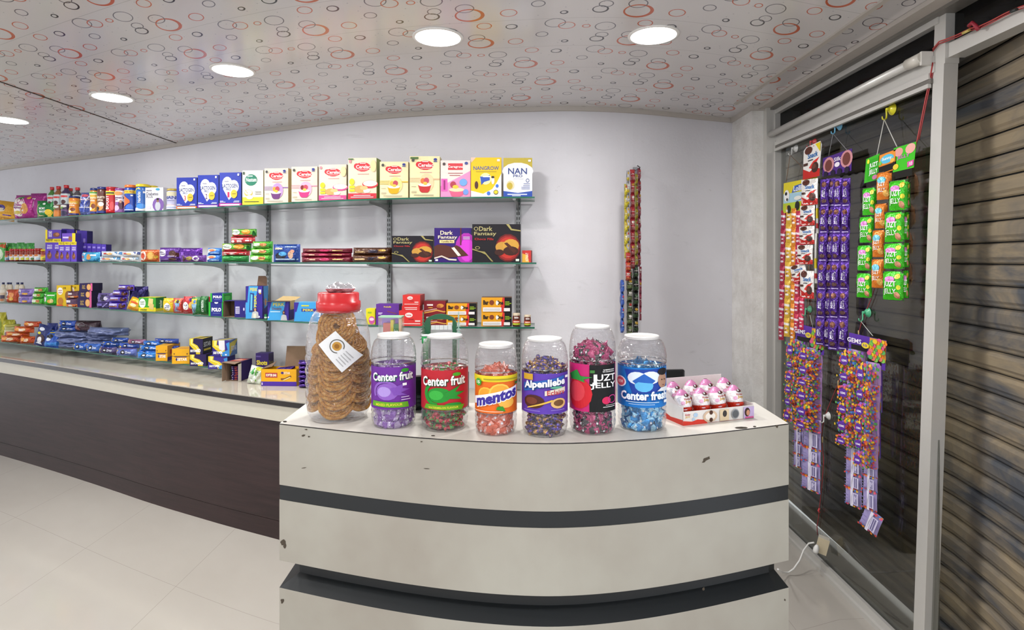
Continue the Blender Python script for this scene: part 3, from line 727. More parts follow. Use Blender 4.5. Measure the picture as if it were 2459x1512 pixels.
m=MB(); cord(m,hp-r4.location,R(2106,372,1.40)-r4.location,'#c6c4be',.0018); cord(m,hp-r4.location,R(2154,352,1.40)-r4.location,'#c6c4be',.0018); m.build('string',r4)
def jl(c1,c2): return [('r',0,0,1,.08,'#2a2f22'),('r',0,.92,1,1,'#2a2f22'),('e',.46,.72,.26,.1,'#d47fc4'),('t','JUZT',.18,.42,.78,.66,'#f1f1ec'),('t','JELLY',.16,.18,.78,.40,'#f1f1ec'),('e',.82,.82,.12,.09,'#e6cf4a'),('e',.8,.18,.13,.12,'#d99a78'),('e',.88,.45,.09,.08,'#e9e23a'),('r',0,.35,.1,.6,c2)]
gm=[unit_mesh(pillow_mb(.11,.11,.03,'#3cbf16',jl('#3cbf16','#c77a58'),fv=.07,crk=.05,seed=30+s_),(.11,.11,.03)) for s_ in (0,1)]
om=[unit_mesh(pillow_mb(.1,.11,.03,'#df7d22',[('r',0,0,1,.08,'#3a2616'),('r',0,.92,1,1,'#3a2616'),('e',.45,.7,.3,.12,'#6bb9cf'),('t','JUZT',.2,.44,.72,.62,'#f1efe6'),('t','JELLY',.18,.24,.74,.42,'#f1efe6'),('e',.75,.22,.2,.12,'#eab35a')],fv=.07,seed=33+s_),(.1,.11,.03)) for s_ in (0,1)]
sachets(r4,[(2071,2105,450,517),(2064,2099,519,583),(2059,2095,588,650),(2057,2094,655,715)],1.40,None,a=-1.15,depth=.03,meshes=gm,name='jelly_sachet')
sachets(r4,[(2105,2142,412,480),(2101,2132,488,549),(2095,2127,551,618),(2093,2126,621,692)],1.40,None,a=-1.1,depth=.03,meshes=om,name='jelly_sachet')
sachets(r4,[(2135,2180,432,506),(2124,2172,507,582),(2122,2172,583,646),(2120,2170,650,721)],1.385,None,a=-1.15,depth=.034,meshes=gm,name='jelly_sachet')
sachets(r4,[(2172,2186,436,500),(2168,2184,508,576),(2168,2184,582,642),(2167,2183,648,716)],1.415,None,a=-.7,depth=.03,meshes=gm,name='jelly_sachet')
# --- button candy hangers
def gems_art(seed,front=True):
    rd=random.Random(seed); cs=['#e8862c','#e3c22e','#d9558c','#5aa85a','#4a7fc6','#c8453c','#8b5fc0','#e6a03a']
    L=[('e',rd.uniform(.04,.96),rd.uniform(.03,.97),.062,.075,rd.choice(cs)) for _ in range(120)]
    return L+[('e',.5,.5,.24,.26,'#5a2f96'),('t','GEMS',.34,.43,.66,.55,'#efeaf5')]
gf=[unit_mesh(pillow_mb(.07,.06,.01,'#b08ac0',gems_art(s_),mat='carton',fv=0,seed=s_,nu=6,nv=6),(.07,.06,.01)) for s_ in (1,2,3)]
def lav(seed):
    rd=random.Random(seed); cs=['#e8862c','#e3c22e','#d9558c','#4a7fc6','#c8453c']
    return [('e',rd.random(),rd.choice((.03,.97)),.06,.05,rd.choice(cs)) for _ in range(30)]+[('r',.42,0,.58,1,'#dcd8ea'),('r',.62,.15,.92,.85,'#cdc7e4'),('r',.68,.2,.74,.8,'#6b6590'),('r',.78,.2,.84,.8,'#6b6590'),('r',.08,.2,.36,.24,'#8178ad'),('r',.08,.4,.36,.44,'#8178ad'),('r',.08,.6,.36,.64,'#8178ad')]
gb=[unit_mesh(pillow_mb(.07,.06,.01,'#a59acb',lav(s_),mat='carton',fv=0,seed=s_,nu=6,nv=6),(.07,.06,.01)) for s_ in (7,8)]
def gems(root,X,top,left,leftb,right,rightb,extra=()):
    sachets(root,left,X,None,a=-1.2,depth=.012,meshes=gf,name='button_candy_sachet'); sachets(root,leftb,X,None,a=-1.2,depth=.008,meshes=gb,name='reverse_side_sachet')
    sachets(root,right,X-.012,None,a=-1.2,depth=.012,meshes=gf,name='button_candy_sachet'); sachets(root,rightb,X-.012,None,a=-1.2,depth=.008,meshes=gb,name='reverse_side_sachet')
    if extra: sachets(root,extra,X-.012,None,a=-1.2,depth=.008,meshes=gb,name='reverse_side_sachet')
def rows(xa0,xa1,xb0,xb1,bd):
    out=[]
    for a,b in zip(bd,bd[1:]):
        t_=((a+b)/2-bd[0])/max(bd[-1]-bd[0],1); out.append((xa0+(xb0-xa0)*t_,xa1+(xb1-xa1)*t_,a,b))
    return out
GC=lambda: [('r',.58,0,1,1,'#d9953a')]+[('e',.62+.38*((i*37)%100)/100,.02+.96*((i*61)%100)/100,.06,.1,['#d9558c','#e3c22e','#e8862c','#5aa85a','#e0776c','#7fc04e'][i%6]) for i in range(34)]+[('t','GEMS',.05,.62,.45,.84,'#f2eef6'),('e',.56,.62,.1,.14,'#e6cf2e'),('t','10',.51,.56,.61,.68,'#6a3a9a')]
holder(1945,742,'#5fae86','small green suction hook behind the purple packets, holding the left button candy card',X=1.452,s=.9)
r5=hang_root(1945,820,1.425,'candy_hanger','left hanging card of rainbow-speckled button candy sachets, lower on the glass','candy hanger',G1)
card(r5,[([(1911,814),(1911,784),(1925,779),(1980,792),(1978,853),(1970,851),(1970,838),(1945,832),(1945,822)],'#5a34a0')],1.425,([(1911,824),(1979,840),(1980,792),(1912,781)],GC()))
card(r5,[([(1914,816),(1944,822),(1944,812),(1914,806)],'#151413'),([(1945,838),(1973,845),(1973,833),(1945,828)],'#151413')],1.423)
m=MB(); cord(m,R(1945,756,1.42)-r5.location,R(1952,786,1.425)-r5.location,'#b8c4ba'); m.build('string',r5)
gems(r5,1.43,None,rows(1909,1940,1901,1928,[816,860,885,918,947,976,1012]),rows(1908,1930,1906,1927,[1012,1031,1060,1089,1120]),
   rows(1938,1976,1926,1972,[836,868,902,928,965,1002,1030]),rows(1930,1972,1924,1969,[1030,1076,1109,1144,1175]))
hp=holder(2085,750,'#4fae80','green suction hook below the jelly sachets, holding the right button candy card')
r6=hang_root(2085,840,1.41,'candy_hanger','right hanging card of rainbow-speckled button candy sachets, its lowest sachet twisted','candy hanger',G1)
card(r6,[([(2038,834),(2039,798),(2129,818),(2125,890),(2117,887),(2117,874),(2083,862),(2083,846)],'#5a34a0')],1.41,([(2038,848),(2127,872),(2129,819),(2039,799)],GC()))
card(r6,[([(2044,836),(2081,845),(2081,833),(2044,825)],'#151413'),([(2083,868),(2116,878),(2116,866),(2083,858)],'#151413')],1.408)
m=MB(); cord(m,hp-r6.location,R(2096,806,1.41)-r6.location,'#cfd2cc'); m.build('string',r6)
gems(r6,1.412,None,rows(2038,2080,2028,2070,[840,884,918,960,996,1038,1068]),rows(2032,2073,2030,2069,[1068,1104,1136,1173,1213]),
   rows(2080,2117,2072,2108,[870,922,962,1002,1042,1078,1118]),rows(2074,2108,2072,2106,[1118,1142,1176,1222]),extra=[(2062,2106,1218,1270,.35)])
me=[unit_mesh(pillow_mb(.02,.1,.01,'#6b4aa8',[q for q in gems_art(9) if q[0]=='e'][:60],mat='carton',fv=0,seed=6,nu=6),(.02,.1,.01))]
sachets(r6,[(2114,2119,890,990),(2110,2115,990,1100)],1.43,None,a=-.9,meshes=me,name='button_candy_sachet')
# --- red string, plug and socket block, cables
m=MB(); L=[(2240,150),(2233,190),(2222,240),(2212,290),(2203,335),(2198,352)]
m.tube([R(x,y,1.425) for x,y in L],.0022,col='#b0403f'); m.tube([R(x+4,y,1.428) for x,y in L[:-1]],.0016,col='#a83a3c')
L=[(2200,352),(2175,440),(2140,560),(2110,660),(2092,718),(2070,770),(2062,800),(2050,845),(2035,872),(2022,895),(2013,920),(2003,945),(1990,975),(1982,996),(1976,1020),(1973,1046),(1975,1075),(1978,1103),(1974,1160),(1970,1200),(1967,1222),(1966,1240),(1962,1262),(1963,1284)]
m.tube([R(x,y,1.447) for x,y in L],.0019,col='#8f3236')
for (x,y) in ((2062,800),(2013,920),(1975,1055)): m.tube([R(x,y-7,1.446),R(x,y+7,1.446)],.0028,col='#c9b27a')
m.tube([R(1968,1220,1.444),R(1965,1226,1.440),R(1969,1230,1.446)],.004,col='#b5353a')
o=m.build('red_cord'); tag(o,'thin red cord running down the glass from the post to the white socket block','cord')
m=MB(); L=[(2240,120),(2255,102),(2275,95),(2300,85),(2330,70),(2350,66),(2380,52),(2410,36),(2440,22),(2480,8)]
m.tube([R(x,y-2,1.42) for x,y in L],.0022,col='#b5433f'); m.tube([R(x,y+3,1.425) for x,y in L],.002,col='#a83a3c')
m.tube([R(2327,62,1.415),R(2335,54,1.41),R(2343,62,1.415),R(2350,72,1.42)],.006,col='#9c2436'); m.tube([R(2312,80,1.418),R(2328,72,1.418)],.0045,col='#c6b060'); m.tube([R(2428,28,1.417),R(2442,22,1.417)],.005,col='#2f3432')
o=m.build('red_cord'); tag(o,'knotted red twin cord tied along the beam over the open doorway','cord')
holder(1990,998,'#d5d5d2','clear white suction hook guiding the red cord halfway down the glass',s=.9)
so=empty('socket_block',R(1970,1325,1.415),(0,.22,-.5)); tag(so,'white plug socket block dangling at the end of the red cord','socket')
m=MB(); m.box(-.022,.022,-.016,.016,0,.072,col='#d6d0c2',mat='plastic'); m.build('body',so)
m=MB(); m.box(-.0235,.0235,-.018,-.0155,0,.0715,col='#c4b79b',mat='plastic'); m.build('face_plate',so)
pg=empty('white_plug',R(1960,1318,1.385),(0,.3,.2)); tag(pg,'white plug with its cable pushed into the dangling socket block','plug')
m=MB(); m.lathe([(.001,-.018),(.010,-.017),(.0125,-.008),(.0125,.004),(.009,.014),(.005,.02),(.001,.021)],14,col='#dddcd8',cap=False); m.build('body',pg)
m=MB(); L=[R(1955,1302,1.385),R(1942,1304,1.37),R(1930,1320,1.35),R(1920,1345,1.32),R(1906,1365,1.29),R(1893,1374,1.27),R(1880,1374,1.22),R(1868,1366,1.12)]
m.tube([p-pg.location for p in L],.0038,col='#d9d8d4'); o=m.build('cable',pg); 
# matrix of a rotated empty: cable points are world-like, so undo the rotation
o.matrix_parent_inverse=Euler(pg.rotation_euler).to_matrix().to_4x4().inverted()
m=MB(); m.tube([(x,y,.004) for x,y in ((1.50,1.2),(1.52,1.5),(1.51,1.9),(1.54,2.1),(1.50,2.25),(1.53,2.4),(1.56,2.3),(1.55,2.55),(1.53,2.7))],.0035,col='#8a8577')
tag(m.build('floor_cable'),'dusty pale cable lying on the floor strip between the glass and the shutter','cable')
# ------------------------------------------------------------------ candy strips hanging on the back wall, seen edge-on
G2='candy strips hanging edge-on on the back wall'
hk=empty('wall_hook',(.0,0,0)); 
Yh=3.12; hk.location=W(1537,402,Yh); tag(hk,'thin metal hook rail on the back wall from which the edge-on candy strips hang','wall hook')
m=MB(); m.tube([(0,.125,.004),(0,0,0),(-.03,-.06,.002)],.003,col='#77787a',mat='metal'); m.box(-.012,.012,.112,.125,-.02,.02,col='#77787a',mat='metal'); m.build('rod',hk)
SPS=[(1506,1513,408,640,3.02,'#9c9a9a','#c9b31e','grey and yellow candy strip, second from left of the edge-on strips'),(1500,1509,440,620,3.03,'#b3a33a','#d6c832','yellow candy strip at the outer left of the edge-on strips'),
     (1515,1526,405,645,3.05,'#a3343c','#c9827f','red candy strip in the middle of the edge-on strips'),(1527,1534,415,640,3.09,'#8f8a3a','#b3a02a','olive candy strip right of the red middle one'),(1534,1541,402,640,3.12,'#7a2a3a','#a9606c','dark red candy strip closest to the hook plate'),
     (1494,1501,672,800,3.0,'#2f4f9a','#4a6fc6','blue candy strip low on the left, just above the white jar lid'),(1508,1521,640,808,3.02,'#4a4f3a','#7a8a5a','mottled green candy strip behind the blue one'),(1522,1536,636,800,3.06,'#22241f','#3f5a3a','black and green candy strip hanging lowest on the right'),(1502,1516,606,674,3.0,'#a52c2a','#c96a3a','short red candy strip above the blue one'),(1536,1541,640,770,3.11,'#8a2f45','#b35f70','thin crimson candy strip along the right edge of the dark one')]
for k,(x0,x1,y0,y1,Y,c1,c2,lb) in enumerate(SPS):
    z0,z1=zpx(y1,Y),zpx(y0,Y); w_=(x1-x0)*Y/F; m=MB(); n=max(3,int((z1-z0)/.06)); rd=random.Random(k)
    for i in range(n):
        h_=(z1-z0)/n; q=pillow_mb(w_*rd.uniform(.85,1.1),h_,.05,c1,[('r',0,.15,1,.4,c2),('r',.1,.55,.9,.6,'#cfc9c0'),('e',.5,.75,.3,.1,rd.choice([c2,'#c9a23a','#b53a3a','#d8d3cc']))],fv=.05,seed=k*9+i,nu=6,nv=6)
        j=len(m.v); m.v+=[(v[0]+rd.uniform(-.001,.001),v[1],v[2]+i*h_) for v in q.v]; m.f+=[tuple(a+j for a in f) for f in q.f]; m.c+=q.c; m.sm+=q.sm
        m.m+=[m.mi(q.mats[a]) for a in q.m]
    o=m.build('candy_strip',loc=((((x0+x1)/2)-CX)/F*Y,Y,z0),rot=rd.uniform(-.2,.2)); tag(o,lb,'candy strip',G2)
# ------------------------------------------------------------------ candy jars on the cash counter
ZC1=1.0
def jar(x0,x1,yt,yb,lid,lidh,ylt,ylb,lab,col,art,lidcol='#dcdad8',ribs=True,nm='candy_jar',flutes=0,Yf=None):
    Yf=Yf or (EYE-ZC1)*F/(yb-HY); r=.5*(x1-x0)/F*(Yf+.06); Yc=Yf+r; xc=(x0+x1)/2
    r=.5*(x1-x0)/F*Yc*.985; Xc=(xc-CX)/F*Yc
    z=lambda y,Y=Yc: zpx(y,Y)-ZC1
    rl=.5*(lid[1]-lid[0])/F*Yc; ztop=z(yt,Yc+rl); zl0=z(yt+lidh,Yc-rl)
    l0,l1=z(ylb,Yf),z(ylt,Yf)      # label bottom, top on the front surface
    o=empty(nm,(Xc,Yc,ZC1),math.atan2(-Xc,Yc)*-1*0); tag(o,lab,'candy jar','clear plastic sweet jars on the cash counter')
    zs=l1+(zl0-l1)*.10
    P=[(r*.80,.0),(r*.88,.002),(r*.95,.012),(r*.985,.03)]
    zz=.03
    while ribs and zz<l0-.012: P+=[(r*.96,zz+.006),(r*.99,zz+.013)]; zz+=.016
    P+=[(r*.97,l0-.004),(r*.97,l1+.004),(r,l1+.010),(r,zs),(r*.985,zs+.012)]
    for i_ in range(1,22):
        t_=i_/21.5; P.append(((rl*.93+(r-rl*.93)*math.cos(t_*PI/2)**.9)*(1-.012*(i_%3==0)),zs+.012+(zl0-zs-.012)*math.sin(t_*PI/2)**1.05))
    P.append((rl*.93,zl0+.002))
    rf=(lambda a,zq:1+ (.012*math.cos(a*flutes) if zq>l1+.01 or (.01<zq<l0-.006) else 0)) if flutes else None
    m=MB(); m.lathe(P,48,col='#fff',mat='clear_plastic',rf=rf,cap=False); m.lathe([(.001,.002),(r*.5,.004),(r*.8,.0005)],40,mat='clear_plastic',cap=False); m.build('jar_body',o)
    m=MB(); k=rl; hh=ztop-zl0
    m.lathe([(k*.96,zl0),(k*1.0,zl0+.001),(k*1.0,zl0+hh*.2),(k*.97,zl0+hh*.25),(k*1.0,zl0+hh*.32),(k*1.0,zl0+hh*.86),(k*.97,ztop-.0006),(k*.90,ztop),(k*.86,ztop-.0015),(.0005,ztop-.001)],40,col=lidcol,mat='plastic',cap=False); m.build('lid',o)
    rc=r*.982
    def Fn(u,v,off): a=math.atan2(-Yc,-Xc)+(u-.5)*PI*.98; q=rc+off+.0008; return Vector((q*math.cos(a),q*math.sin(a),l0+(l1-l0)*v))
    m=MB(); m.lathe([(rc,l0),(rc,l1)],56,col=col,mat='carton',cap=False)
    m.art(Fn,art,'carton',du=.05,eps=.0003,base=1); m.build('label',o)
    return dict(X=Xc,Y=Yc,r=r,l0=l0,l1=l1,zl=zl0,yt=yt)
def W_(t_,u0,v0,u1,v1,c,sh='#1a4a3a',ang=0,b=.03): return [('t',t_,u0+.008,v0-.02,u1+.008,v1-.02,sh,ang,b+.02),('t',t_,u0,v0,u1,v1,c,ang,b)]
J=[]
# visible half of the label is u .0-.1 ; the front faces the camera
J.append(jar(891,1000,795,1033,(909,986),20,882,984,'clear candy jar with a purple fruit gum label, beside the big snack jar','#6a2d94',
  [('e',.40,.42,.17,.20,'#8a5cb8'),('e',.36,.42,.10,.12,'#a98fd4'),('p',[(.45,.5),(.66,.62),(.62,.5),(.74,.46),(.6,.4),(.7,.32),(.5,.34)],'#7c4cae'),('g',.38,.42,.19,.26,'#8a5cb8',.2,.5,3.6)]
  +W_('Center fruit',.17,.68,.80,.88,'#efeef2','#1f5a46',.05)+[('e',.66,.92,.06,.045,'#2f8f2a'),('p',[(.16,.08),(.72,.04),(.70,.17),(.18,.20)],'#5fa01e'),('t','MIXED FLAVOUR',.24,.09,.62,.15,'#d9d23a'),('r',.62,.56,.68,.62,'#efeef2'),('r',.6,.28,.72,.30,'#c9b8dc'),('r',.6,.22,.74,.24,'#c9b8dc')]))
J.append(jar(1010,1126,797,1041,(1027,1111),18,890,986,'clear candy jar with a red label and a green splash, gum candies inside','#b3202c',
  [('e',.42,.38,.17,.19,'#1f8a2c'),('e',.38,.38,.10,.12,'#37a83e'),('g',.42,.42,.22,.32,'#1f8a2c',.25,1.2,4.6),('p',[(.5,.44),(.72,.62),(.64,.46),(.8,.44),(.66,.36),(.74,.26),(.52,.3)],'#1f8a2c'),('e',.62,.14,.12,.05,'#1f8a2c')]
  +W_('Center fruit',.17,.62,.80,.86,'#f1f0ee','#123f22',.06)+[('e',.66,.90,.06,.045,'#4a9f24'),('p',[(.2,.04),(.74,.0),(.78,.12),(.24,.16)],'#5c9c1c'),('t','WATERMELON FLAVOUR',.28,.05,.68,.10,'#d9d23a')]))
J.append(jar(1139,1243,817,1050,(1150,1232),21,903,994,'clear candy jar with an orange and yellow label, the shortest of the jars','#e06a1c',
  [('r',0,.84,1,1,'#e3d02a'),('e',.34,.48,.14,.22,'#efb53f'),('e',.34,.48,.11,.18,'#e59b2c'),('e',.56,.54,.17,.26,'#f0c050'),('e',.56,.54,.14,.22,'#e6a236'),('e',.66,.3,.13,.15,'#ecb04a'),
   ('p',[(.12,.22),(.86,.52),(.86,.72),(.12,.42)],'#eeecf2')]+W_('mentos',.18,.30,.84,.58,'#3b2f92','#ffffff',.42,.05)+[('p',[(.5,.12),(.64,.06),(.60,.2),(.52,.2)],'#2f8f2a'),('e',.22,.82,.06,.1,'#3fa032'),('t','15',.19,.78,.25,.86,'#fff'),('r',.12,.06,.6,.075,'#f3d9c0'),('r',.32,.90,.86,.925,'#8f8a2a'),('r',.8,.76,.86,.82,'#2f6a2c')]))
J.append(jar(1251,1365,804,1054,(1267,1350),18,898,995,'clear candy jar with a violet toffee label and gold and purple toffees','#5a3aa6',
  [('p',[(.16,.52),(.80,.80),(.80,.94),(.16,.74)],'#2a5fb0'),('e',.34,.30,.16,.17,'#4a2218'),('e',.31,.32,.09,.09,'#6e3826'),('e',.70,.26,.12,.13,'#d9b272'),('e',.70,.27,.08,.08,'#6e4a26'),('p',[(.24,.12),(.62,.32),(.60,.36),(.26,.16)],'#d9b24a'),('r',.18,.84,.34,.99,'#c79c2e')]
  +W_('Alpenliebe',.20,.62,.80,.86,'#e8e9ef','#16356e',.18,.04)+[('p',[(.5,.46),(.80,.54),(.80,.66),(.5,.58)],'#d8cfc0'),('t','Eclairs',.53,.48,.78,.60,'#b5343a',.08),('e',.66,.66,.09,.03,'#5aa88a'),('r',.8,.88,.86,.94,'#efeef2'),('r',.2,.08,.44,.09,'#9f8fd0'),('r',.58,.1,.78,.11,'#9f8fd0')]))
J.append(jar(1366,1479,776,1048,(1384,1466),15,876,990,'tallest clear plastic jar with a pink and black strawberry label','#c4246e',
  [('r',.46,0,.90,1,'#0d0d0f'),('e',.30,.38,.20,.33,'#c9202c'),('e',.27,.42,.13,.22,'#d8404a'),('p',[(.12,.76),(.24,.72),(.28,.88),(.34,.74),(.50,.74),(.38,.68),(.4,.62),(.28,.66),(.16,.66),(.2,.7)],'#2f8f3a'),('e',.70,.24,.07,.08,'#d0275a'),('g',.80,.26,.08,.09,'#c93a8a',.18),('r',.64,.84,.84,.90,'#ddd')]
  +[('t','UZT',.54,.66,.86,.80,'#efefef'),('t','J',.47,.56,.56,.80,'#efefef'),('t','JELLY',.48,.48,.86,.63,'#efefef'),('t','Alpenliebe',.62,.84,.86,.90,'#0d0d0f'),('r',.64,.10,.84,.115,'#cfcfcf'),('r',.68,.14,.86,.15,'#cfcfcf'),('r',.47,.83,.53,.89,'#3f7a3a')],flutes=22))
J.append(jar(1482,1600,798,1041,(1495,1577),19,884,980,'clear plastic jar with a bright blue mint label, right end of the jar row','#1874c4',
  [('p',[(.26,.94),(.80,.98),(.80,.4),(.38,.34)],'#1c3f9e'),('e',.44,.74,.13,.16,'#dfeaf6'),('e',.62,.76,.13,.16,'#dfeaf6'),('e',.53,.56,.12,.16,'#5fb4e4'),('p',[(.38,.66),(.53,.86),(.68,.68),(.64,.62),(.53,.74),(.42,.6)],'#245fb8'),
   ('e',.80,.68,.085,.20,'#b08a74'),('e',.80,.9,.09,.09,'#1c1a1e'),('e',.78,.70,.012,.015,'#2a1c18'),('e',.83,.70,.012,.015,'#2a1c18'),('r',.785,.555,.825,.57,'#7a3f3a'),('p',[(.70,.42),(.9,.4),(.9,.52),(.76,.50)],'#dfe6ee'),('e',.2,.62,.10,.14,'#dbe6f2'),('e',.2,.62,.08,.11,'#c9586a'),('t','NEW',.15,.58,.25,.66,'#fff')]
  +W_('Center fresh',.22,.20,.86,.42,'#e6f0fa','#1a3f8f',.05,.04)+[('r',.3,.14,.72,.155,'#d5e6f4'),('r',.34,.09,.66,.10,'#d5e6f4'),('r',.80,.12,.86,.19,'#e8eef2')],flutes=30))
# sweets in the jars
def candy_mesh(c1,c2,name,kind,seed):
    m=MB(); rd=random.Random(seed); 
    if kind=='twist':
        prof=[(.0005,-.021),(.0085,-.019),(.0015,-.0105),(.0065,-.009),(.0085,-.004),(.0085,.004),(.0065,.009),(.0015,.0105),(.0085,.019),(.0005,.021)]
        m.lathe(prof,10,col=c1,mat='shiny_foil' if c2[0]=='!' else 'foil',cap=False,rf=lambda a,z:1+.18*math.sin(a*3+z*300+seed),colf=lambda z,a:(c2.strip('!') if abs(z)<.003 or rd.random()<.22 else c1))
        m.v=[(v[2],v[0],v[1]*.75) for v in m.v]
    else:
        q=pillow_mb(.03,.018,.011,c1,[('r',.3,.1,.7,.9,c2.strip('!')),('e',.5,.5,.07,.14,'#e6e6ea')],mat='shiny_foil' if c2[0]=='!' else 'foil',fu=.12,fv=0,crk=.12,seed=seed,nu=8,nv=6)
        q.v=[(v[0],v[1]-.0055,v[2]-.009) for v in q.v]; m=q
    return m
CS=[('#7a4a9e','#b8a4cc',30,'pillow','purple wrapped gum candy inside the jar with the purple label'),('#b3343f','#4f9a45',34,'twist','red and green wrapped gum candy inside the jar with the red label'),
    ('#cf5a3a','#e8a090',36,'pillow','orange wrapped chewy candy inside the jar with the orange label'),('#5b4a9e','!#c79a5a',40,'twist','purple and gold wrapped toffee inside the jar with the violet label'),
    ('#b02e68','#2a2629',40,'pillow','pink and black wrapped jelly inside the tallest jar'),('#2a86c4','!#9fd4ee',40,'pillow','shiny blue wrapped mint inside the jar at the right end')]
CN=['gum_candy','fruit_candy','chewy_candy','toffee_candy','jelly_candy','mint_candy']
TOPY=[-.010,-.004,.010,.024,.028,-.002]
for k,(jd,(c1,c2,n,kd,lb)) in enumerate(zip(J,CS)):
    rd=random.Random(50+k); protos=[]
    for s_ in range(3):
        m=candy_mesh(c1 if s_<2 else c2.strip('!'),c2 if s_<2 else ('!'+c1 if c2[0]=='!' else c1),CN[k],kd,60+k*5+s_); o=m.build(CN[k]); me=o.data; bpy.data.objects.remove(o); protos.append(me)
    R_=jd['r']-(.0195 if kd=='pillow' else .0225); spots=[]
    nz=max(2,int((jd['l0']-.004)/.0165)+1)
    for iz in range(nz):
        zz=.011+iz*.0165
        if zz>jd['l0']+.004: break
        cnt=int(2*PI*R_/.023)
        for i in range(cnt): 
            an=-PI/2+(i+.5*(iz%2)+rd.uniform(-.2,.2))/cnt*2*PI
            spots.append((R_*rd.uniform(.93,1.0)*math.cos(an),R_*rd.uniform(.93,1.0)*math.sin(an),zz+rd.uniform(-.002,.002)))
        for i in range(7):
            an=(i+rd.random()*.6)/7*2*PI; spots.append((R_*.60*math.cos(an),R_*.60*math.sin(an),zz+rd.uniform(-.003,.003)))
    zt=jd['l1']+TOPY[k]; up=TOPY[k]
    lev=[zt-.012] if up<.01 else [jd['l1']-.004+q*.016 for q in range(int((up+.004)/.016)+1)]
    for li,zz in enumerate(lev):
        last=li==len(lev)-1; cnt=int(2*PI*R_/.026)
        for i in range(cnt):
            an=(i+.5*(li%2))/cnt*2*PI+rd.uniform(-.1,.1); q=R_*rd.uniform(.9,.98); spots.append((q*math.cos(an),q*math.sin(an),zz+rd.uniform(-.003,.003)-(.003 if last else 0)))
        if last:
            for ring,c_ in ((.66,9),(.30,4),(.02,1)):
                for i in range(c_):
                    an=i/c_*2*PI+rd.uniform(-.3,.3); q=R_*ring; spots.append((q*math.cos(an),q*math.sin(an),zz+.004+(1-ring)*.010+rd.uniform(-.003,.003)))
    for i,(a,b,zz) in enumerate(spots):
        o=bpy.data.objects.new(CN[k],protos[rd.choice((0,0,1,1,2) if k in (1,3,4) else (0,0,0,1,2))]); COL.objects.link(o)
        o.location=(jd['X']+a,jd['Y']+b,ZC1+zz); o.rotation_euler=(rd.uniform(-.5,.5),rd.uniform(-.6,.6),math.atan2(b,a)+PI/2+rd.uniform(-.7,.7)); o.scale=((rd.uniform(1.15,1.4) if kd=='pillow' else rd.uniform(.9,1.1)),)*3
        tag(o,lb,'candy',lb.replace(' wrapped','').replace('candy inside','candies inside').replace('toffee inside','toffees inside').replace('mint inside','mints inside'))
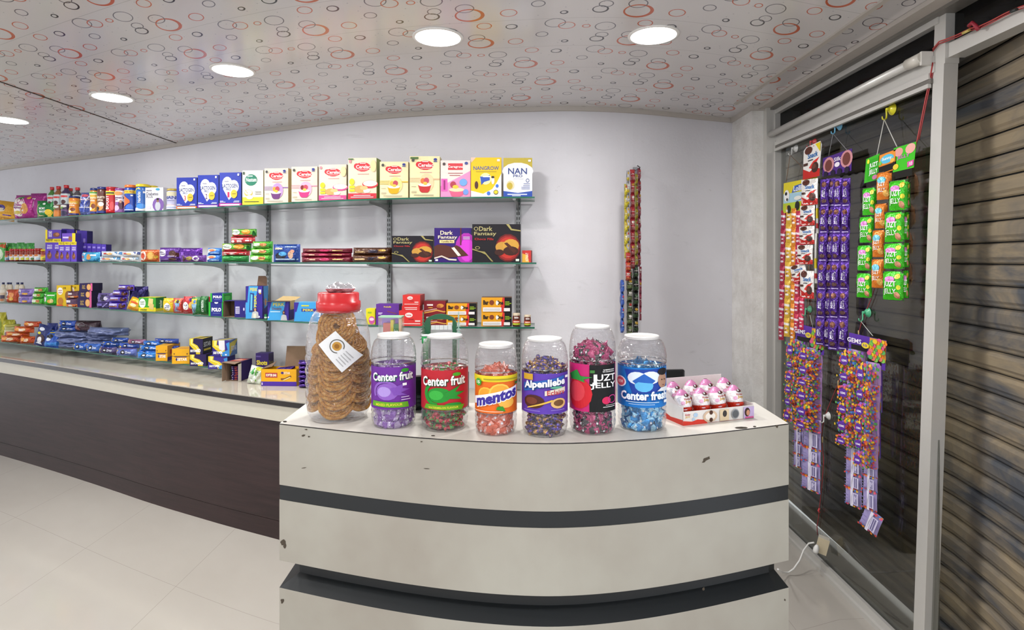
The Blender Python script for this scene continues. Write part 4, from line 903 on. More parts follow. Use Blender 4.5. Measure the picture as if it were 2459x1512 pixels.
# ------------------------------------------------------------------ the big snack jar
def bigjar():
    Yf=1.578; Yc=1.672; xc=813; r=.5*152/F*Yc; X=(xc-CX)/F*Yc
    o=empty('snack_jar',(X,Yc,ZC1)); tag(o,'largest clear jar with a red screw lid, full of round brown spiral snacks','snack jar')
    H=lambda y:zpx(y,Yc)-ZC1
    top=H(704); l0=H(738); 
    P=[(r*.72,.0),(r*.84,.003),(r*.93,.02),(r*.98,.05)]; z=.055
    zsh=H(840)
    while z<zsh-.02: P+=[(r*.965,z+.004),(r*1.0,z+.012),(r*1.0,z+.022),(r*.965,z+.030)]; z+=.0335
    z1=z
    for t_ in (0.05,.25,.45,.62,.78,.9,1): P.append((r*.60+(r*.99-r*.60)*math.cos(t_*PI/2),z1+(l0-.004-z1)*math.sin(t_*PI/2)*1))
    m=MB(); m.lathe(P,56,mat='clear_plastic',cap=False); m.lathe([(.001,.002),(r*.72,.0005)],40,mat='clear_plastic',cap=False); m.build('jar_body',o)
    m=MB(); k=.5*103/F*Yc
    m.lathe([(k*.93,l0-.012),(k*.98,l0-.010),(k*.98,l0-.002),(k*1.0,l0),(k*1.0,l0+.018),(k*.93,l0+.020),(k*.93,top+.0),(k*.88,top+.003),(.001,top+.002)],40,col='#c4242a',mat='plastic',cap=False,rf=lambda a,z:1+(.01*math.cos(a*24) if z<l0+.019 else 0)); m.build('lid',o)
    # crumpled foil on the lid is its own thing
    q=pillow_mb(.085,.03,.022,'#c9c7cc',[('r',.1,.2,.4,.8,'#6f6878'),('r',.6,.3,.8,.9,'#8a7fb0')],mat='shiny_foil',crk=.35,seed=77); q.v=[(v[0],v[2]-.015,v[1]) for v in q.v]
    tag(q.build('foil_wrapper',loc=(X+.006,Yc-.0,ZC1+top+.0035),rot=.3),'crumpled silver wrapper lying on the red jar lid','wrapper')
    # card label
    m=MB()
    cxp,cyp=833,842; Yl=Yf+.0
    def Fn(u,v,off):
        # diamond paper tag bent round the jar
        px=W(788+(u)*(843-788)+ (v)*(884-843+0), 826+u*(893-826)-(v)*(826-793)*1.0+ v*( (857-826)-0) *0, Yc)
        dx=px.x-X; dz=px.z-ZC1; rr=r*1.012+off; dx=max(-rr*.98,min(rr*.98,dx)); return Vector((dx,-math.sqrt(rr*rr-dx*dx),dz))
    q=[(788,826),(843,893),(884,857),(829,793)]
    def Fb(u,v,off):
        a=[q[i] for i in (0,1,2,3)]; x_=a[0][0]*(1-u)*(1-v)+a[1][0]*u*(1-v)+a[2][0]*u*v+a[3][0]*(1-u)*v; y_=a[0][1]*(1-u)*(1-v)+a[1][1]*u*(1-v)+a[2][1]*u*v+a[3][1]*(1-u)*v
        p=W(x_,y_,Yf+.02); dx=(x_-xc)/F*(Yf+.03); rr=r*1.012+off; dx=max(-rr*.98,min(rr*.98,dx)); return Vector((dx,-math.sqrt(rr*rr-dx*dx),zpx(y_,Yf+.015)-ZC1))
    m.grid(lambda u,v:Fb(u,v,0),14,14,'#d9dadb','carton')
    m.art(Fb,[('e',.36,.60,.13,.20,'#b98a3a'),('g',.36,.60,.2,.31,'#55524f',.12,.4,5.6),('e',.36,.60,.07,.1,'#8f5f1e')]+[('r',.62,.2+i*.13,.9,.225+i*.13,'#9a9a9c') for i in range(5)],'carton',du=.08,eps=.0004,base=1)
    m.build('paper_tag',o)
    # spiral snack mesh
    m=MB(); pts=[]; turns=5.2; n=120
    for i in range(n+1):
        t_=i/n; a=t_*turns*2*PI; rr=.007+.041*t_; pts.append((rr*math.cos(a),0,rr*math.sin(a)))
    m.tube(pts,[.0042+.0007*math.sin(i*2.1) for i in range(n+1)],col='#b98a52',mat='food',n=7)
    for f in range(len(m.c)): m.c[f]=lin('#c08438') if (f//7)%3 else lin('#cf9a4e')
    o2=m.build('spiral_snack'); me=o2.data; bpy.data.objects.remove(o2)
    rd=random.Random(5); Lb='round brown spiral snack stacked inside the largest jar'
    def put(x,y,z,tilt,yaw,s=1):
        q_=bpy.data.objects.new('spiral_snack',me); COL.objects.link(q_); q_.location=(X+x,Yc+y,ZC1+z); q_.rotation_euler=(tilt,rd.uniform(0,6),yaw); q_.scale=(s,1,s); q_.rotation_euler=Euler((tilt,0,yaw)); tag(q_,Lb,'snack','spiral snacks in the largest jar')
    for i in range(8):
        put(rd.uniform(-.005,.005),-.030,.050+i*.027,-.55,rd.uniform(-.15,.15),1.08)
    put(.004,-.034,.266,-.20,.05,1.12)
    for i in range(7): put(-.053+.012*max(0,i-4)/2,-.004,.048+i*.027,-.8+rd.uniform(-.15,.15),-.75+rd.uniform(-.1,.1),.86)
    for i in range(7): put(.053-.012*max(0,i-4)/2,-.004,.052+i*.027,-.8+rd.uniform(-.15,.15),.75+rd.uniform(-.1,.1),.86)
    for i in range(7): put(0,.04,.05+i*.031,.5,0,1.0)
bigjar()
# ------------------------------------------------------------------ egg tray and boxes at the right end
et=empty('egg_tray',(.4642,1.583,ZC1),math.atan2(.079,.225)); tag(et,'white and red cardboard display tray holding pink-topped chocolate eggs','display tray')
wt,dt=.238,.14
m=MB(); t_=.0015
m.box(0,wt,0,t_,0,.037,col='#e4e0dc',cols={'F':'#dcd8d4'}); m.box(0,t_,0,dt,0,.05,col='#e6e2de'); m.box(wt-t_,wt,0,dt,0,.042,col='#dcd8d4'); m.box(0,wt,0,dt,0,.0015,col='#c9402f')
m.art(lambda u,v,off:Vector((u*wt,-off,v*.037)),[('p',[(0,0),(.34,0),(.30,.28),(.2,.36),(.12,.24),(0,.34)],'#cf3a2c'),('t','Kinder',.03,.70,.10,.84,'#c23a30'),('t','JOY',.03,.5,.10,.66,'#d9a92a'),('e',.17,.7,.03,.16,'#a9c3dc'),('e',.14,.4,.02,.12,'#a9c3dc'),
  ('e',.37,.5,.10,.44,'#cfb49a'),('e',.37,.5,.07,.3,'#e8e2d8'),('e',.38,.24,.025,.16,'#4a2c20'),('e',.38,.78,.025,.16,'#4a2c20'),('r',.50,.08,.63,.92,'#d6c2a0'),('e',.57,.6,.03,.25,'#3a3634'),('e',.72,.5,.055,.36,'#5a5d62'),('g',.72,.5,.055,.36,'#8a8d92',.2),
  ('r',.84,.06,.99,.94,'#b9a6cf'),('e',.89,.55,.04,.34,'#3a2420'),('e',.9,.5,.025,.22,'#c08a6c'),('r',.86,.08,.98,.2,'#c9558a')],eps=.0003)
m.art(lambda u,v,off:Vector((-off,dt*(1-u),v*.05)),[('p',[(0,0),(1,0),(1,.3),(.6,.22),(.3,.4),(0,.3)],'#cf3a2c')],eps=.0003)
m.build('tray_box',et)
m=MB(); m.box(0,wt,dt-t_,dt,.0,.10,col='#e2d8d6'); m.poly([(0,0.02,.05),(0,dt,.05),(0,dt,.10),(0,.06,.07)],'#e6dcd9'); m.build('backboard',et)
def egg():
    H=.066; prof=[]
    for i in range(15):
        t_=i/14; z=H*t_; prof.append((max(.0232*(math.sin(PI*min(t_*.95+.03,1))**.55)*(1-.16*t_),.0004),z))
    def cf(z,a):
        return '#c8341f' if z<.026+.003*math.sin(a*4) else ('#d98ab8' if z>.052 else '#ece8e8')
    m=MB(); m.lathe(prof,28,mat='foil',colf=cf,cap=False)
    def Fn(u,v,off):
        a=-PI/2+(u-.5)*2.4; z=.010+v*.05; 
        for (r0,z0),(r1,z1) in zip(prof,prof[1:]):
            if z0<=z<=z1: rr=r0+(r1-r0)*(z-z0)/(z1-z0); break
        rr+=.0006+off; return Vector((rr*math.cos(a),rr*math.sin(a),z))
    m.art(Fn,[('t','Kinder',.3,.62,.7,.70,'#b5342c'),('t','Joy',.34,.44,.66,.60,'#d9a92a'),('e',.5,.84,.16,.08,'#5a3a3a'),('e',.44,.86,.05,.05,'#efefef'),('e',.62,.84,.05,.05,'#8a4a4a'),('e',.22,.48,.09,.09,'#e0a9c6'),('p',[(.1,.1),(.9,.1),(.9,.24),(.7,.20),(.5,.28),(.3,.20),(.1,.26)],'#c8341f'),('e',.3,.16,.09,.04,'#d8a9b4'),('r',.72,.1,.82,.2,'#e8e4e4')],'foil',du=.06,eps=.0003,base=1)
    o=m.build('chocolate_egg'); me=o.data; bpy.data.objects.remove(o); return me
em=egg(); rt_=Matrix.Rotation(et.rotation_euler[2],4,'Z')
EL=['chocolate egg in the front row of the tray, at its left end','chocolate egg in the front row of the tray, second from the left','redder chocolate egg in the front row, third from the left','chocolate egg at the right end of the tray front row',
    'chocolate egg in the back row behind the left end','chocolate egg in the back row, second from the left','chocolate egg in the back row, third from the left','chocolate egg in the back row at the right end']
for i in range(8):
    fr=i<4; xx=.030+(i%4)*.0585+(0 if fr else .004); yy=.036 if fr else .088
    o=bpy.data.objects.new('chocolate_egg',em); COL.objects.link(o); p=rt_@Vector((xx,yy,.0)); o.location=et.location+p+Vector((0,0,.014 if fr else .026)); o.scale=(1.15,1.15,1.12); o.rotation_euler=(-.18 if fr else -.1,[0,.05,-.06,.04][i%4],et.rotation_euler[2]+.1); tag(o,EL[i],'chocolate egg','chocolate eggs in the display tray')
m=MB(); m.box(0,.10,0,.048,0,.075,col='#e6dfdc',cols={'L':'#c9342c','F':'#d8cfcd','T':'#e9e3df'})
m.art(lambda u,v,off:Vector((u*.10,v*.048,.075+off)),[('t','Kinder',.3,.5,.8,.7,'#c98a8a'),('t','Joy',.35,.2,.75,.42,'#c98a8a'),('r',0,.9,1,1,'#c9342c')]); m.art(lambda u,v,off:Vector((u*.1,-off,v*.075)),[('r',0,.4,.3,.8,'#c9342c'),('r',0,0,1,.12,'#d8b4b0')])
tag(m.build('egg_carton',loc=(.452,1.756,ZC1+.0),rot=.3),'closed white and red egg carton between the blue jar and the egg tray','carton')
# black monitor
mo=empty('desk_monitor',((1596-CX)/F*2.98,2.98,ZT+.0008),.1); tag(mo,'small black monitor with a rounded corner, standing behind the bright blue jar','monitor')
m=MB(); m.box(-.10,.10,-.008,.014,.004,.158,mat='black_plastic'); m.box(-.09,.09,-.0095,-.008,.02,.15,mat='slot_black'); m.box(.1,.104,-.008,.014,.004,.154,col='#77787a',mat='plastic'); m.build('screen',mo)
m=MB(); m.box(-.04,.04,-.03,.04,0,.004,mat='black_plastic'); m.build('stand',mo)
# green gum display stand behind the jars
gx,gy=(1058-CX)/F*1.72,1.72
gs=empty('gum_display_stand',(gx,gy,ZC1)); tag(gs,'dark green arched plastic gum display stand behind the jar with the red label','display stand')
z_=lambda y:zpx(y,gy)-ZC1
m=MB(); wd=.048
A=[(-wd,0),(-wd,z_(775)),(-wd*.8,z_(762)),(-wd*.35,z_(755)),(0,z_(753)),(wd*.35,z_(755)),(wd*.8,z_(762)),(wd,z_(775)),(wd,0)]
B=[(-wd*.62,0),(-wd*.62,z_(768)),(-wd*.5,z_(767)),(-wd*.3,z_(766)),(0,z_(766)),(wd*.35,z_(766)),(wd*.6,z_(767)),(wd*.74,z_(768)),(wd*.74,0)]
for i in range(8):
    for (yy,fl) in ((-.006,False),(.006,True)):
        q=[(A[i][0],yy,A[i][1]),(B[i][0],yy,B[i][1]),(B[i+1][0],yy,B[i+1][1]),(A[i+1][0],yy,A[i+1][1])]; m.poly(q if not fl else q[::-1],'#0f5a34','plastic')
    m.poly([(A[i][0],-.006,A[i][1]),(A[i+1][0],-.006,A[i+1][1]),(A[i+1][0],.006,A[i+1][1]),(A[i][0],.006,A[i][1])],'#0f5a34','plastic'); m.poly([(B[i][0],.006,B[i][1]),(B[i+1][0],.006,B[i+1][1]),(B[i+1][0],-.006,B[i+1][1]),(B[i][0],-.006,B[i][1])],'#0b4628','plastic')
m.build('arch',gs)
m=MB(); m.box(-wd*.6,wd*.7,.0,.03,z_(790),z_(782),col='#d6dcd9',mat='thin_clear'); m.box(-wd*.6,wd*.7,.006,.03,z_(812),z_(790),col='#cfe0da',mat='thin_clear')
for i in range(5): m.box(-wd*.58+i*.0125,-wd*.58+i*.0125+.0115,-.002,.004,z_(791),z_(781),col='#dfe5e3',mat='plastic')
m.build('clear_tray',gs)
m=MB(); m.box(-wd,wd,-.02,.04,0,.075,col='#2f8f58',mat='plastic'); m.box(-wd*.9,wd*.9,-.022,-.02,.01,.068,col='#d98a52',mat='carton'); m.build('base',gs)
for sx,cc_,lb in ((-1.05,'#4f6f52',''),(1.12,'#9fbfb2','')):
    m=MB(); zt,zb=z_(753),z_(815)
    for i in range(9):
        t_=i/8; zz=zb+(zt-zb)*t_; ww=.011*(1-t_*.75)
        m.poly([(sx*wd-ww,-.008,zz),(sx*wd,-.009,zz+.008),(sx*wd+ww,-.008,zz),(sx*wd,-.0085,zz+.002)],cc_,'plastic'); m.poly([(sx*wd-ww,-.007,zz),(sx*wd,-.0075,zz+.002),(sx*wd+ww,-.007,zz),(sx*wd,-.006,zz+.008)],cc_,'plastic')
    m.box(sx*wd-.0015,sx*wd+.0015,-.008,-.005,0,zt+.002,col=cc_,mat='plastic'); m.build('leaf_ornament',gs)
gb_=empty('gum_tub',((1022-CX)/F*1.66,1.66,ZC1+.0)); zt=zpx(803,1.66)-ZC1
tag(gb_,'small green gum tub with a white lid in front of the green arched stand','tub')
m=MB(); m.lathe([(.009,0),(.0095,.002),(.0085,zt-.026),(.011,zt-.024),(.0115,zt-.004)],20,col='#1fa052',mat='plastic'); m.box(-.004,.004,-.0125,-.011,zt-.018,zt-.010,col='#d6efe0',mat='plastic'); m.build('body',gb_)
m=MB(); m.lathe([(.012,zt-.004),(.012,zt-.0005),(.010,zt)],20,col='#e2e6e4',mat='plastic'); m.build('lid',gb_)
# clear rack of gum packs behind the purple jar
cx_,cy_=(938-CX)/F*1.70,1.70; cr=empty('clear_gum_rack',(cx_,cy_,ZC1)); tag(cr,'clear plastic rack of gum packs behind the jar with the purple label','display rack')
z_=lambda y:zpx(y,cy_)-ZC1; m=MB(); w2=.034
m.box(-w2,w2,-.01,-.008,z_(812),z_(762),mat='thin_clear'); m.box(-w2,w2,.03,.032,0,z_(760),mat='thin_clear'); m.box(-w2,-w2+.002,-.01,.032,0,z_(760),mat='thin_clear'); m.box(w2-.002,w2,-.01,.032,0,z_(760),mat='thin_clear'); m.box(-w2,w2,-.01,.032,z_(762),z_(759),col='#9fcfae',mat='plastic'); m.build('rack_body',cr)
m=MB(); m.box(-.022,.0,.0,.02,z_(800),z_(776),col='#cf6a58'); m.box(.0,.009,-.002,.02,z_(815),z_(768),col='#d8c42a'); m.box(.009,.024,-.003,.02,z_(815),z_(778),col='#2f7a3a'); m.box(.024,.031,-.002,.02,z_(815),z_(764),col='#e2b98f')
m.art(lambda u,v,off:Vector((.010+u*.013,-.003-off,z_(812)+v*(z_(780)-z_(812)))),[('t','fruit',.1,.35,.9,.7,'#f0f0e8')]); m.build('gum_pack',cr)
m=MB(); m.box(-.028,.028,-.012,.012,0,.10,mat='black_plastic'); m.box(-.02,.02,-.0135,-.012,.05,.09,mat='slot_black')
for i in range(9): m.box(-.018+.013*(i%3),-.008+.013*(i%3),-.0145,-.012,.012+.012*(i//3),.020+.012*(i//3),col='#55585c',mat='plastic')
tag(m.build('card_reader',loc=((1004-CX)/F*1.76,1.76,ZC1+.0),rot=.3),'black card reader standing between the purple and red labelled jars','card reader')
m=MB(); m.box(-.014,.014,-.012,.012,0,.105,mat='black_plastic'); m.box(-.010,.010,-.0135,-.012,.06,.10,mat='slot_black')
tag(m.build('phone_stand',loc=((1114-CX)/F*1.79,1.79,ZC1),rot=-.1),'small black phone stand peeking out right of the jar with the red label','phone stand')
# ------------------------------------------------------------------ goods on the shelves
def place(xc,sh,ins,Y=None,zb=None):
    if sh=='C': return Y,(zb if zb is not None else ZT+.0008)
    Yv=Y or interp(SH,xc)+ins
    return Yv,(zb if zb is not None else ZS[sh]+.0008)
_sd=[100]
def pk(kind,x0,x1,yt,yb,sh,col,art,name,label,cat,group=None,d=.06,ins=.02,a=None,zb=None,mat=None,Y=None,tilt=0,roll=0,H=None,**kw):
    _sd[0]+=1; sd=_sd[0]; xc=(x0+x1)/2; Yv,z0=place(xc,sh,ins,Y,zb)
    if a is None: a=.25*awall(xc) if sh!='C' else .25*awall(xc,CT)
    w_=size_px(xc,Yv,x1-x0,a); ybe=HY+(EYE-z0)*F/Yv
    h=H if H else ((yb if (yb and zb is not None and kw.get('own')) else ybe)-yt)*Yv/F
    kw.pop('own',None); X=(xc-CX)/F*Yv; loc=(X,Yv,z0); rot=(tilt,roll,a)
    m=None
    if kind=='box':
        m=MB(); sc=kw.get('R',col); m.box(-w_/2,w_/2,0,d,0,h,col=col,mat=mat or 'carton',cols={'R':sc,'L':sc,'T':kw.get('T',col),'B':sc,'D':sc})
        m.art(lambda u,v,off:Vector((-w_/2+u*w_,-off,v*h)),art or [],mat or 'carton')
        if kw.get('ar'): m.art(lambda u,v,off:Vector((w_/2+off,d*u,v*h)),kw['ar'],mat or 'carton')
        if kw.get('at'): m.art(lambda u,v,off:Vector((-w_/2+u*w_,d*v,h+off)),kw['at'],mat or 'carton')
    elif kind in('roll','slab','pouch','soft'):
        P=dict(roll=dict(pu=14,pv=2.2,fu=.07,fv=0),slab=dict(pu=12,pv=4.5,fu=.06,fv=0),pouch=dict(pu=4,pv=3,fu=0,fv=.06),soft=dict(pu=3,pv=2.4,fu=.0,fv=.0,crk=.16))[kind]
        P.update({k:v for k,v in kw.items() if k in('crk','fu','fv','pu','pv','fincol','colback')})
        m=pillow_mb(w_,h,d,col,art,mat=mat or 'foil',seed=sd,nu=16,nv=10,**P)
    elif kind=='jar':
        r=w_/2; cap=kw.get('cap','#222'); cf=kw.get('capf',.13); zc=h*(1-cf); waist=kw.get('waist',0)
        pr=[(r*.93,0),(r,.01*h/.2+.001)]+[(r*(1-waist*math.sin(PI*t_)**2),h*.04+(zc*.94-h*.04)*t_) for t_ in [i/8 for i in range(9)]]+[(r*.93,zc*.98),(r*.9,zc)]
        m=MB(); m.lathe(pr,24,col=col,mat=mat or 'plastic')
        def Fn(u,v,off):
            an=-PI/2+(u-.5)*2.7; t_=v; rr=r*(1-waist*math.sin(PI*t_)**2)+off+.0004; return Vector((rr*math.cos(an),rr*math.sin(an),h*.04+(zc*.94-h*.04)*v))
        m.art(Fn,art or [],mat or 'plastic',du=.08,eps=.0004,base=1)
        o=m.build(name,loc=(X,Yv+r,z0),rot=0 if kw.get('yaw') is None else kw['yaw'])
        c_=MB(); c_.lathe([(r*.97,zc+.0005),(r*1.0,zc+.002),(r*1.0,h*.97),(r*.9,h),(.0005,h)],24,col=cap,mat='plastic',cap=False); c_.build('lid',o)
        tag(o,label,cat,group); return z0+h
    elif kind=='bottle':
        r=w_/2; m=MB(); sc=kw.get('shoulder',.72)
        m.lathe([(r*.9,0),(r,.008),(r,h*sc*.5),(r*.97,h*sc*.55),(r,h*sc*.6),(r,h*sc),(r*.85,h*(sc+.06)),(r*.55,h*(sc+.11)),(r*.42,h*(sc+.14)),(r*.42,h*.90)],20,col=col,mat='plastic')
        def Fn(u,v,off): an=-PI/2+(u-.5)*2.7; rr=r+off+.0006; return Vector((rr*math.cos(an),rr*math.sin(an),h*sc*v))
        m.art(Fn,art or [],'plastic',du=.08,eps=.0004,base=1); o=m.build(name,loc=(X,Yv+r,z0))
        c_=MB(); c_.lathe([(r*.5,h*.90),(r*.52,h*.902),(r*.52,h*.99),(r*.46,h),(.0005,h)],16,col=kw.get('cap','#b3262c'),mat='plastic'); c_.build('cap',o)
        tag(o,label,cat,group); return z0+h
    if m is not None:
        o=m.build(name,loc=loc,rot=rot); tag(o,label,cat,group); return z0+h
T_=lambda s,u0,v0,u1,v1,c,*r:('t',s,u0,v0,u1,v1,c,*r)
# ---------- top shelf
pk('pouch',-22,27,480,None,0,'#dca21e',[('e',.3,.62,.26,.16,'#4a3a8a'),('e',.36,.52,.2,.1,'#e9dcc0'),('r',.5,.24,.9,.3,'#6a3f8a'),('p',[(0,.0),(1,0),(1,.12),(0,.2)],'#c98a1c')],'snack_pouch','yellow snack pouch leaning at the left edge of the top shelf','pouch',d=.05,tilt=-.15,roll=.12)
PINK=[('e',.36,.5,.36,.40,'#ece4dc'),('e',.66,.42,.18,.22,'#d99a4a'),('p',[(.2,.86),(.5,.80),(.6,.9),(.3,.95)],'#3f8a3f'),T_('Oats',.12,.52,.52,.64,'#b0489c'),T_('Millet',.12,.42,.50,.5,'#8a4a8c'),('r',.1,.2,.55,.24,'#c9b53a'),('e',.32,.28,.2,.04,'#c9b53a'),('e',.80,.86,.09,.06,'#e0a94a')]
pk('pouch',24,74,466,None,0,'#b8328f',PINK,'cereal_pouch','large magenta and cream pouch standing beside the yellow snack pouch','pouch',d=.09,tilt=-.04,fincol='#a32a86')
pk('pouch',66,104,463,None,0,'#a32a86',[('r',.1,.1,.5,.8,'#cfc4c0'),('r',.16,.2,.3,.6,'#a88f96')],'cereal_pouch','second magenta pouch, half hidden behind the large magenta and cream one','pouch',d=.06,ins=.125,fincol='#92247a')
pk('pouch',84,124,481,None,0,'#117a34',[T_("MOM'S",.24,.46,.62,.60,'#f2f2ee'),T_('MAGIC',.24,.28,.68,.42,'#f2f2ee'),('g',.4,.45,.32,.38,'#cfd84a',.07,2.0,4.4),('e',.8,.28,.2,.2,'#e6c42c'),('e',.3,.08,.2,.05,'#d9d0a4'),('e',.55,.8,.09,.06,'#e8f0e8')],'snack_pouch','green pouch with white lettering and a lemon, in front of the juice bottles','pouch',d=.04,ins=.0,fincol='#0e6a2c')
BT=[(111,126,448,.04,'#4a7a3a','#7ea03a','first juice bottle from the left, greenish with a red cap'),(125,142,446,.04,'#8a5a3a','#cf7a35','orange juice bottle with a red cap, second from the left'),
    (142,161,443,.03,'#3f3050','#6a4a7a','tallest juice bottle with dark grapes on its sleeve'),(156,171,451,.11,'#54604f','#6a5a4f','juice bottle with a red cap standing behind the tallest one'),(171,188,449,.08,'#4f4a4f','#3f6a3a','juice bottle with a red cap furthest to the right, behind the small malt jar')]
for (x0,x1,yt,i_,c1,c2,lb) in BT:
    pk('bottle',x0,x1,yt,None,0,c1,[('r',0,.0,1,.30,c2),('e',.5,.14,.3,.11,{'#cf7a35':'#e08a3a','#6a4a7a':'#2a2348'}.get(c2,'#e3c43a')),('r',0,.55,1,1,'#b9c4c6'),('e',.5,.64,.2,.09,'#4a2a2a'),('r',.2,.84,.8,.92,'#c9302f'),('e',.5,.45,.25,.06,'#d9d6ce'),('r',.1,.34,.5,.42,'#6a9a3a')],'juice_bottle',lb,'bottle','juice bottles with red caps on the top shelf',ins=i_)
BV=[('r',0,.7,1,.86,'#d9a83a'),T_('Bourn',.16,.68,.84,.80,'#f2ead2'),T_('vita',.3,.56,.74,.66,'#f2ead2'),('e',.5,.3,.3,.18,'#e0b23c'),('e',.6,.34,.18,.12,'#7a3a22'),('e',.4,.22,.12,.08,'#f0e6cf'),('r',0,0,1,.1,'#23337a')]
pk('jar',160,181,470,None,0,'#d9822c',BV,'malt_drink_jar','small orange malt drink jar with a navy lid in front of the juice bottles','jar',cap='#23295f',capf=.1,ins=-.0,waist=.08)
pk('soft',187,213,461,None,0,'#6a76b5',[('r',.1,.15,.95,.3,'#3f52a8'),('r',.1,.45,.95,.6,'#3f52a8'),('r',.1,.32,.95,.36,'#dfe0ec'),('r',.1,.66,.95,.7,'#d8b8c4'),('e',.6,.85,.3,.06,'#c9586a'),('p',[(0,.3),(.4,.9),(.5,.9),(.1,.3)],'#d5d8e6'),('p',[(.5,.2),(.9,.8),(.96,.8),(.6,.2)],'#d5d8e6')],'wrapped_bundle','blue bundle shrink-wrapped in crinkled clear film between the malt drink jars','bundle',d=.06,mat='shiny_foil',crk=.2)
pk('jar',212,229,451,None,0,'#d88a34',BV+[('r',0,.86,1,.96,'#e3dfae'),('r',0,.92,1,1,'#5a9a4a')],'malt_drink_jar','tall orange malt drink jar with a navy lid right of the wrapped blue bundle','jar',cap='#1d2a66',capf=.09,waist=.06)
pk('jar',228,249,448,None,0,'#5a3028',[T_('Bourn',.14,.66,.86,.80,'#e6d9c4'),T_('vita',.3,.54,.74,.64,'#e6d9c4'),('e',.5,.3,.26,.2,'#c98a4a'),('e',.6,.4,.2,.1,'#e8e0d4'),('e',.35,.2,.15,.1,'#2a1612'),('r',0,0,1,.1,'#23337a')],'malt_drink_jar','dark brown malt drink jar with a navy lid','jar',cap='#20296a',capf=.09,waist=.06,ins=.015)
pk('jar',249,273,448,None,0,'#b3242a',[('r',0,.80,1,.97,'#e3c92e'),T_('BOOST',.2,.15,.5,.78,'#f4f0ec',90),('e',.7,.3,.14,.2,'#c9484a'),('r',.2,.85,.8,.92,'#3a4a2a')],'malt_drink_jar','red malt drink jar with a red lid and vertical white lettering','jar',cap='#a81f28',capf=.08,waist=.07)
pk('jar',271,294,451,None,0,'#ded6e0',[('r',0,0,1,.5,'#7a4a8c'),('e',.7,.35,.18,.22,'#4a2238'),('e',.4,.2,.2,.14,'#c9a9c6'),T_("women's",.12,.66,.88,.78,'#4a2a5a'),T_('plus',.2,.56,.5,.66,'#4a2a5a'),('e',.5,.92,.3,.1,'#d88a4a'),('e',.68,.52,.08,.08,'#b98a74')],'malt_drink_jar','white and purple drink jar with a purple lid','jar',cap='#7c3f86',capf=.09,waist=.06)
HX=lambda c:[('r',0,.8,1,.93,'#e3cf2e')] if c else []
pk('jar',293,320,443,None,0,'#2243a0',[('r',0,.80,1,.94,'#e8cf2a'),T_('EXTRA FREE',.15,.83,.85,.91,'#a5302c'),('r',.0,.0,.22,.8,'#e8e4e6'),('p',[(.2,.74),(.6,.5),(.62,.4),(.2,.2)],'#d9642a'),T_('Horlicks',.05,.25,.20,.76,'#d9642a',90),('r',.66,.68,.78,.74,'#f0f0f0'),('e',.6,.18,.2,.14,'#3a6ac6'),('r',.3,.05,.8,.08,'#dfe6f4')],'malt_drink_jar','blue health drink jar with an orange lid and yellow banner','jar',cap='#d9702a',capf=.10,waist=.05)
pk('jar',320,348,441,None,0,'#2a62b0',[('r',.0,.0,1,.13,'#e8e8e2'),('r',0,0,.12,.3,'#e3cf2e'),('g',.45,.55,.35,.45,'#e8e04a',.08,1.2,4.0),T_('Horlicks',.40,.36,.58,.84,'#eef2ee',90),('r',.7,.78,.82,.86,'#f0f0f0'),('e',.6,.2,.25,.12,'#3f86d0')],'malt_drink_jar','blue health drink jar with a yellow lid','jar',cap='#e3c822',capf=.10,waist=.08)
pk('jar',348,370,445,None,0,'#e0dcc0',[('r',.1,.2,.9,.7,'#d9c85a')],'malt_drink_jar','jar with a yellow lid mostly hidden behind the white and purple nutrition box','jar',cap='#dcc42a',capf=.1,ins=.14)
pk('box',349,392,450,None,0,'#e4e2ea',[T_('Diabetes',.06,.66,.72,.80,'#3a3a4a'),T_('PLUS',.06,.55,.42,.65,'#3a3a4a'),('e',.72,.26,.32,.30,'#7a5aa0'),('e',.70,.2,.15,.2,'#b9bcc4'),('e',.70,.44,.07,.08,'#8a6a5a'),('e',.70,.50,.07,.05,'#2a2426'),('r',.06,.08,.3,.2,'#c9c4d6'),('e',.7,.92,.12,.05,'#3a9ac0'),T_('resource',.06,.84,.36,.90,'#5a5a6a')],'nutrition_box','white and purple nutrition powder box with a man in a pale coat on it','box',R='#cfcdd6',d=.07)
pk('jar',395,423,452,None,0,'#b5b4d0',[('r',0,.75,1,1,'#cfc8a8'),T_('NAN',.1,.58,.8,.76,'#2f3f8a'),('r',.2,.48,.7,.51,'#7a78a0'),('p',[(0,.2),(.5,.3),(1,.2),(1,.0),(0,0)],'#e4e4f0'),('r',.1,.05,.9,.14,'#a9b0d0'),('g',.5,.1,.5,.16,'#b5606a',.12,.2,2.9)],'formula_tin','pale lilac formula tin with a gold lid','tin',cap='#b59a3a',capf=.10,mat='plastic')
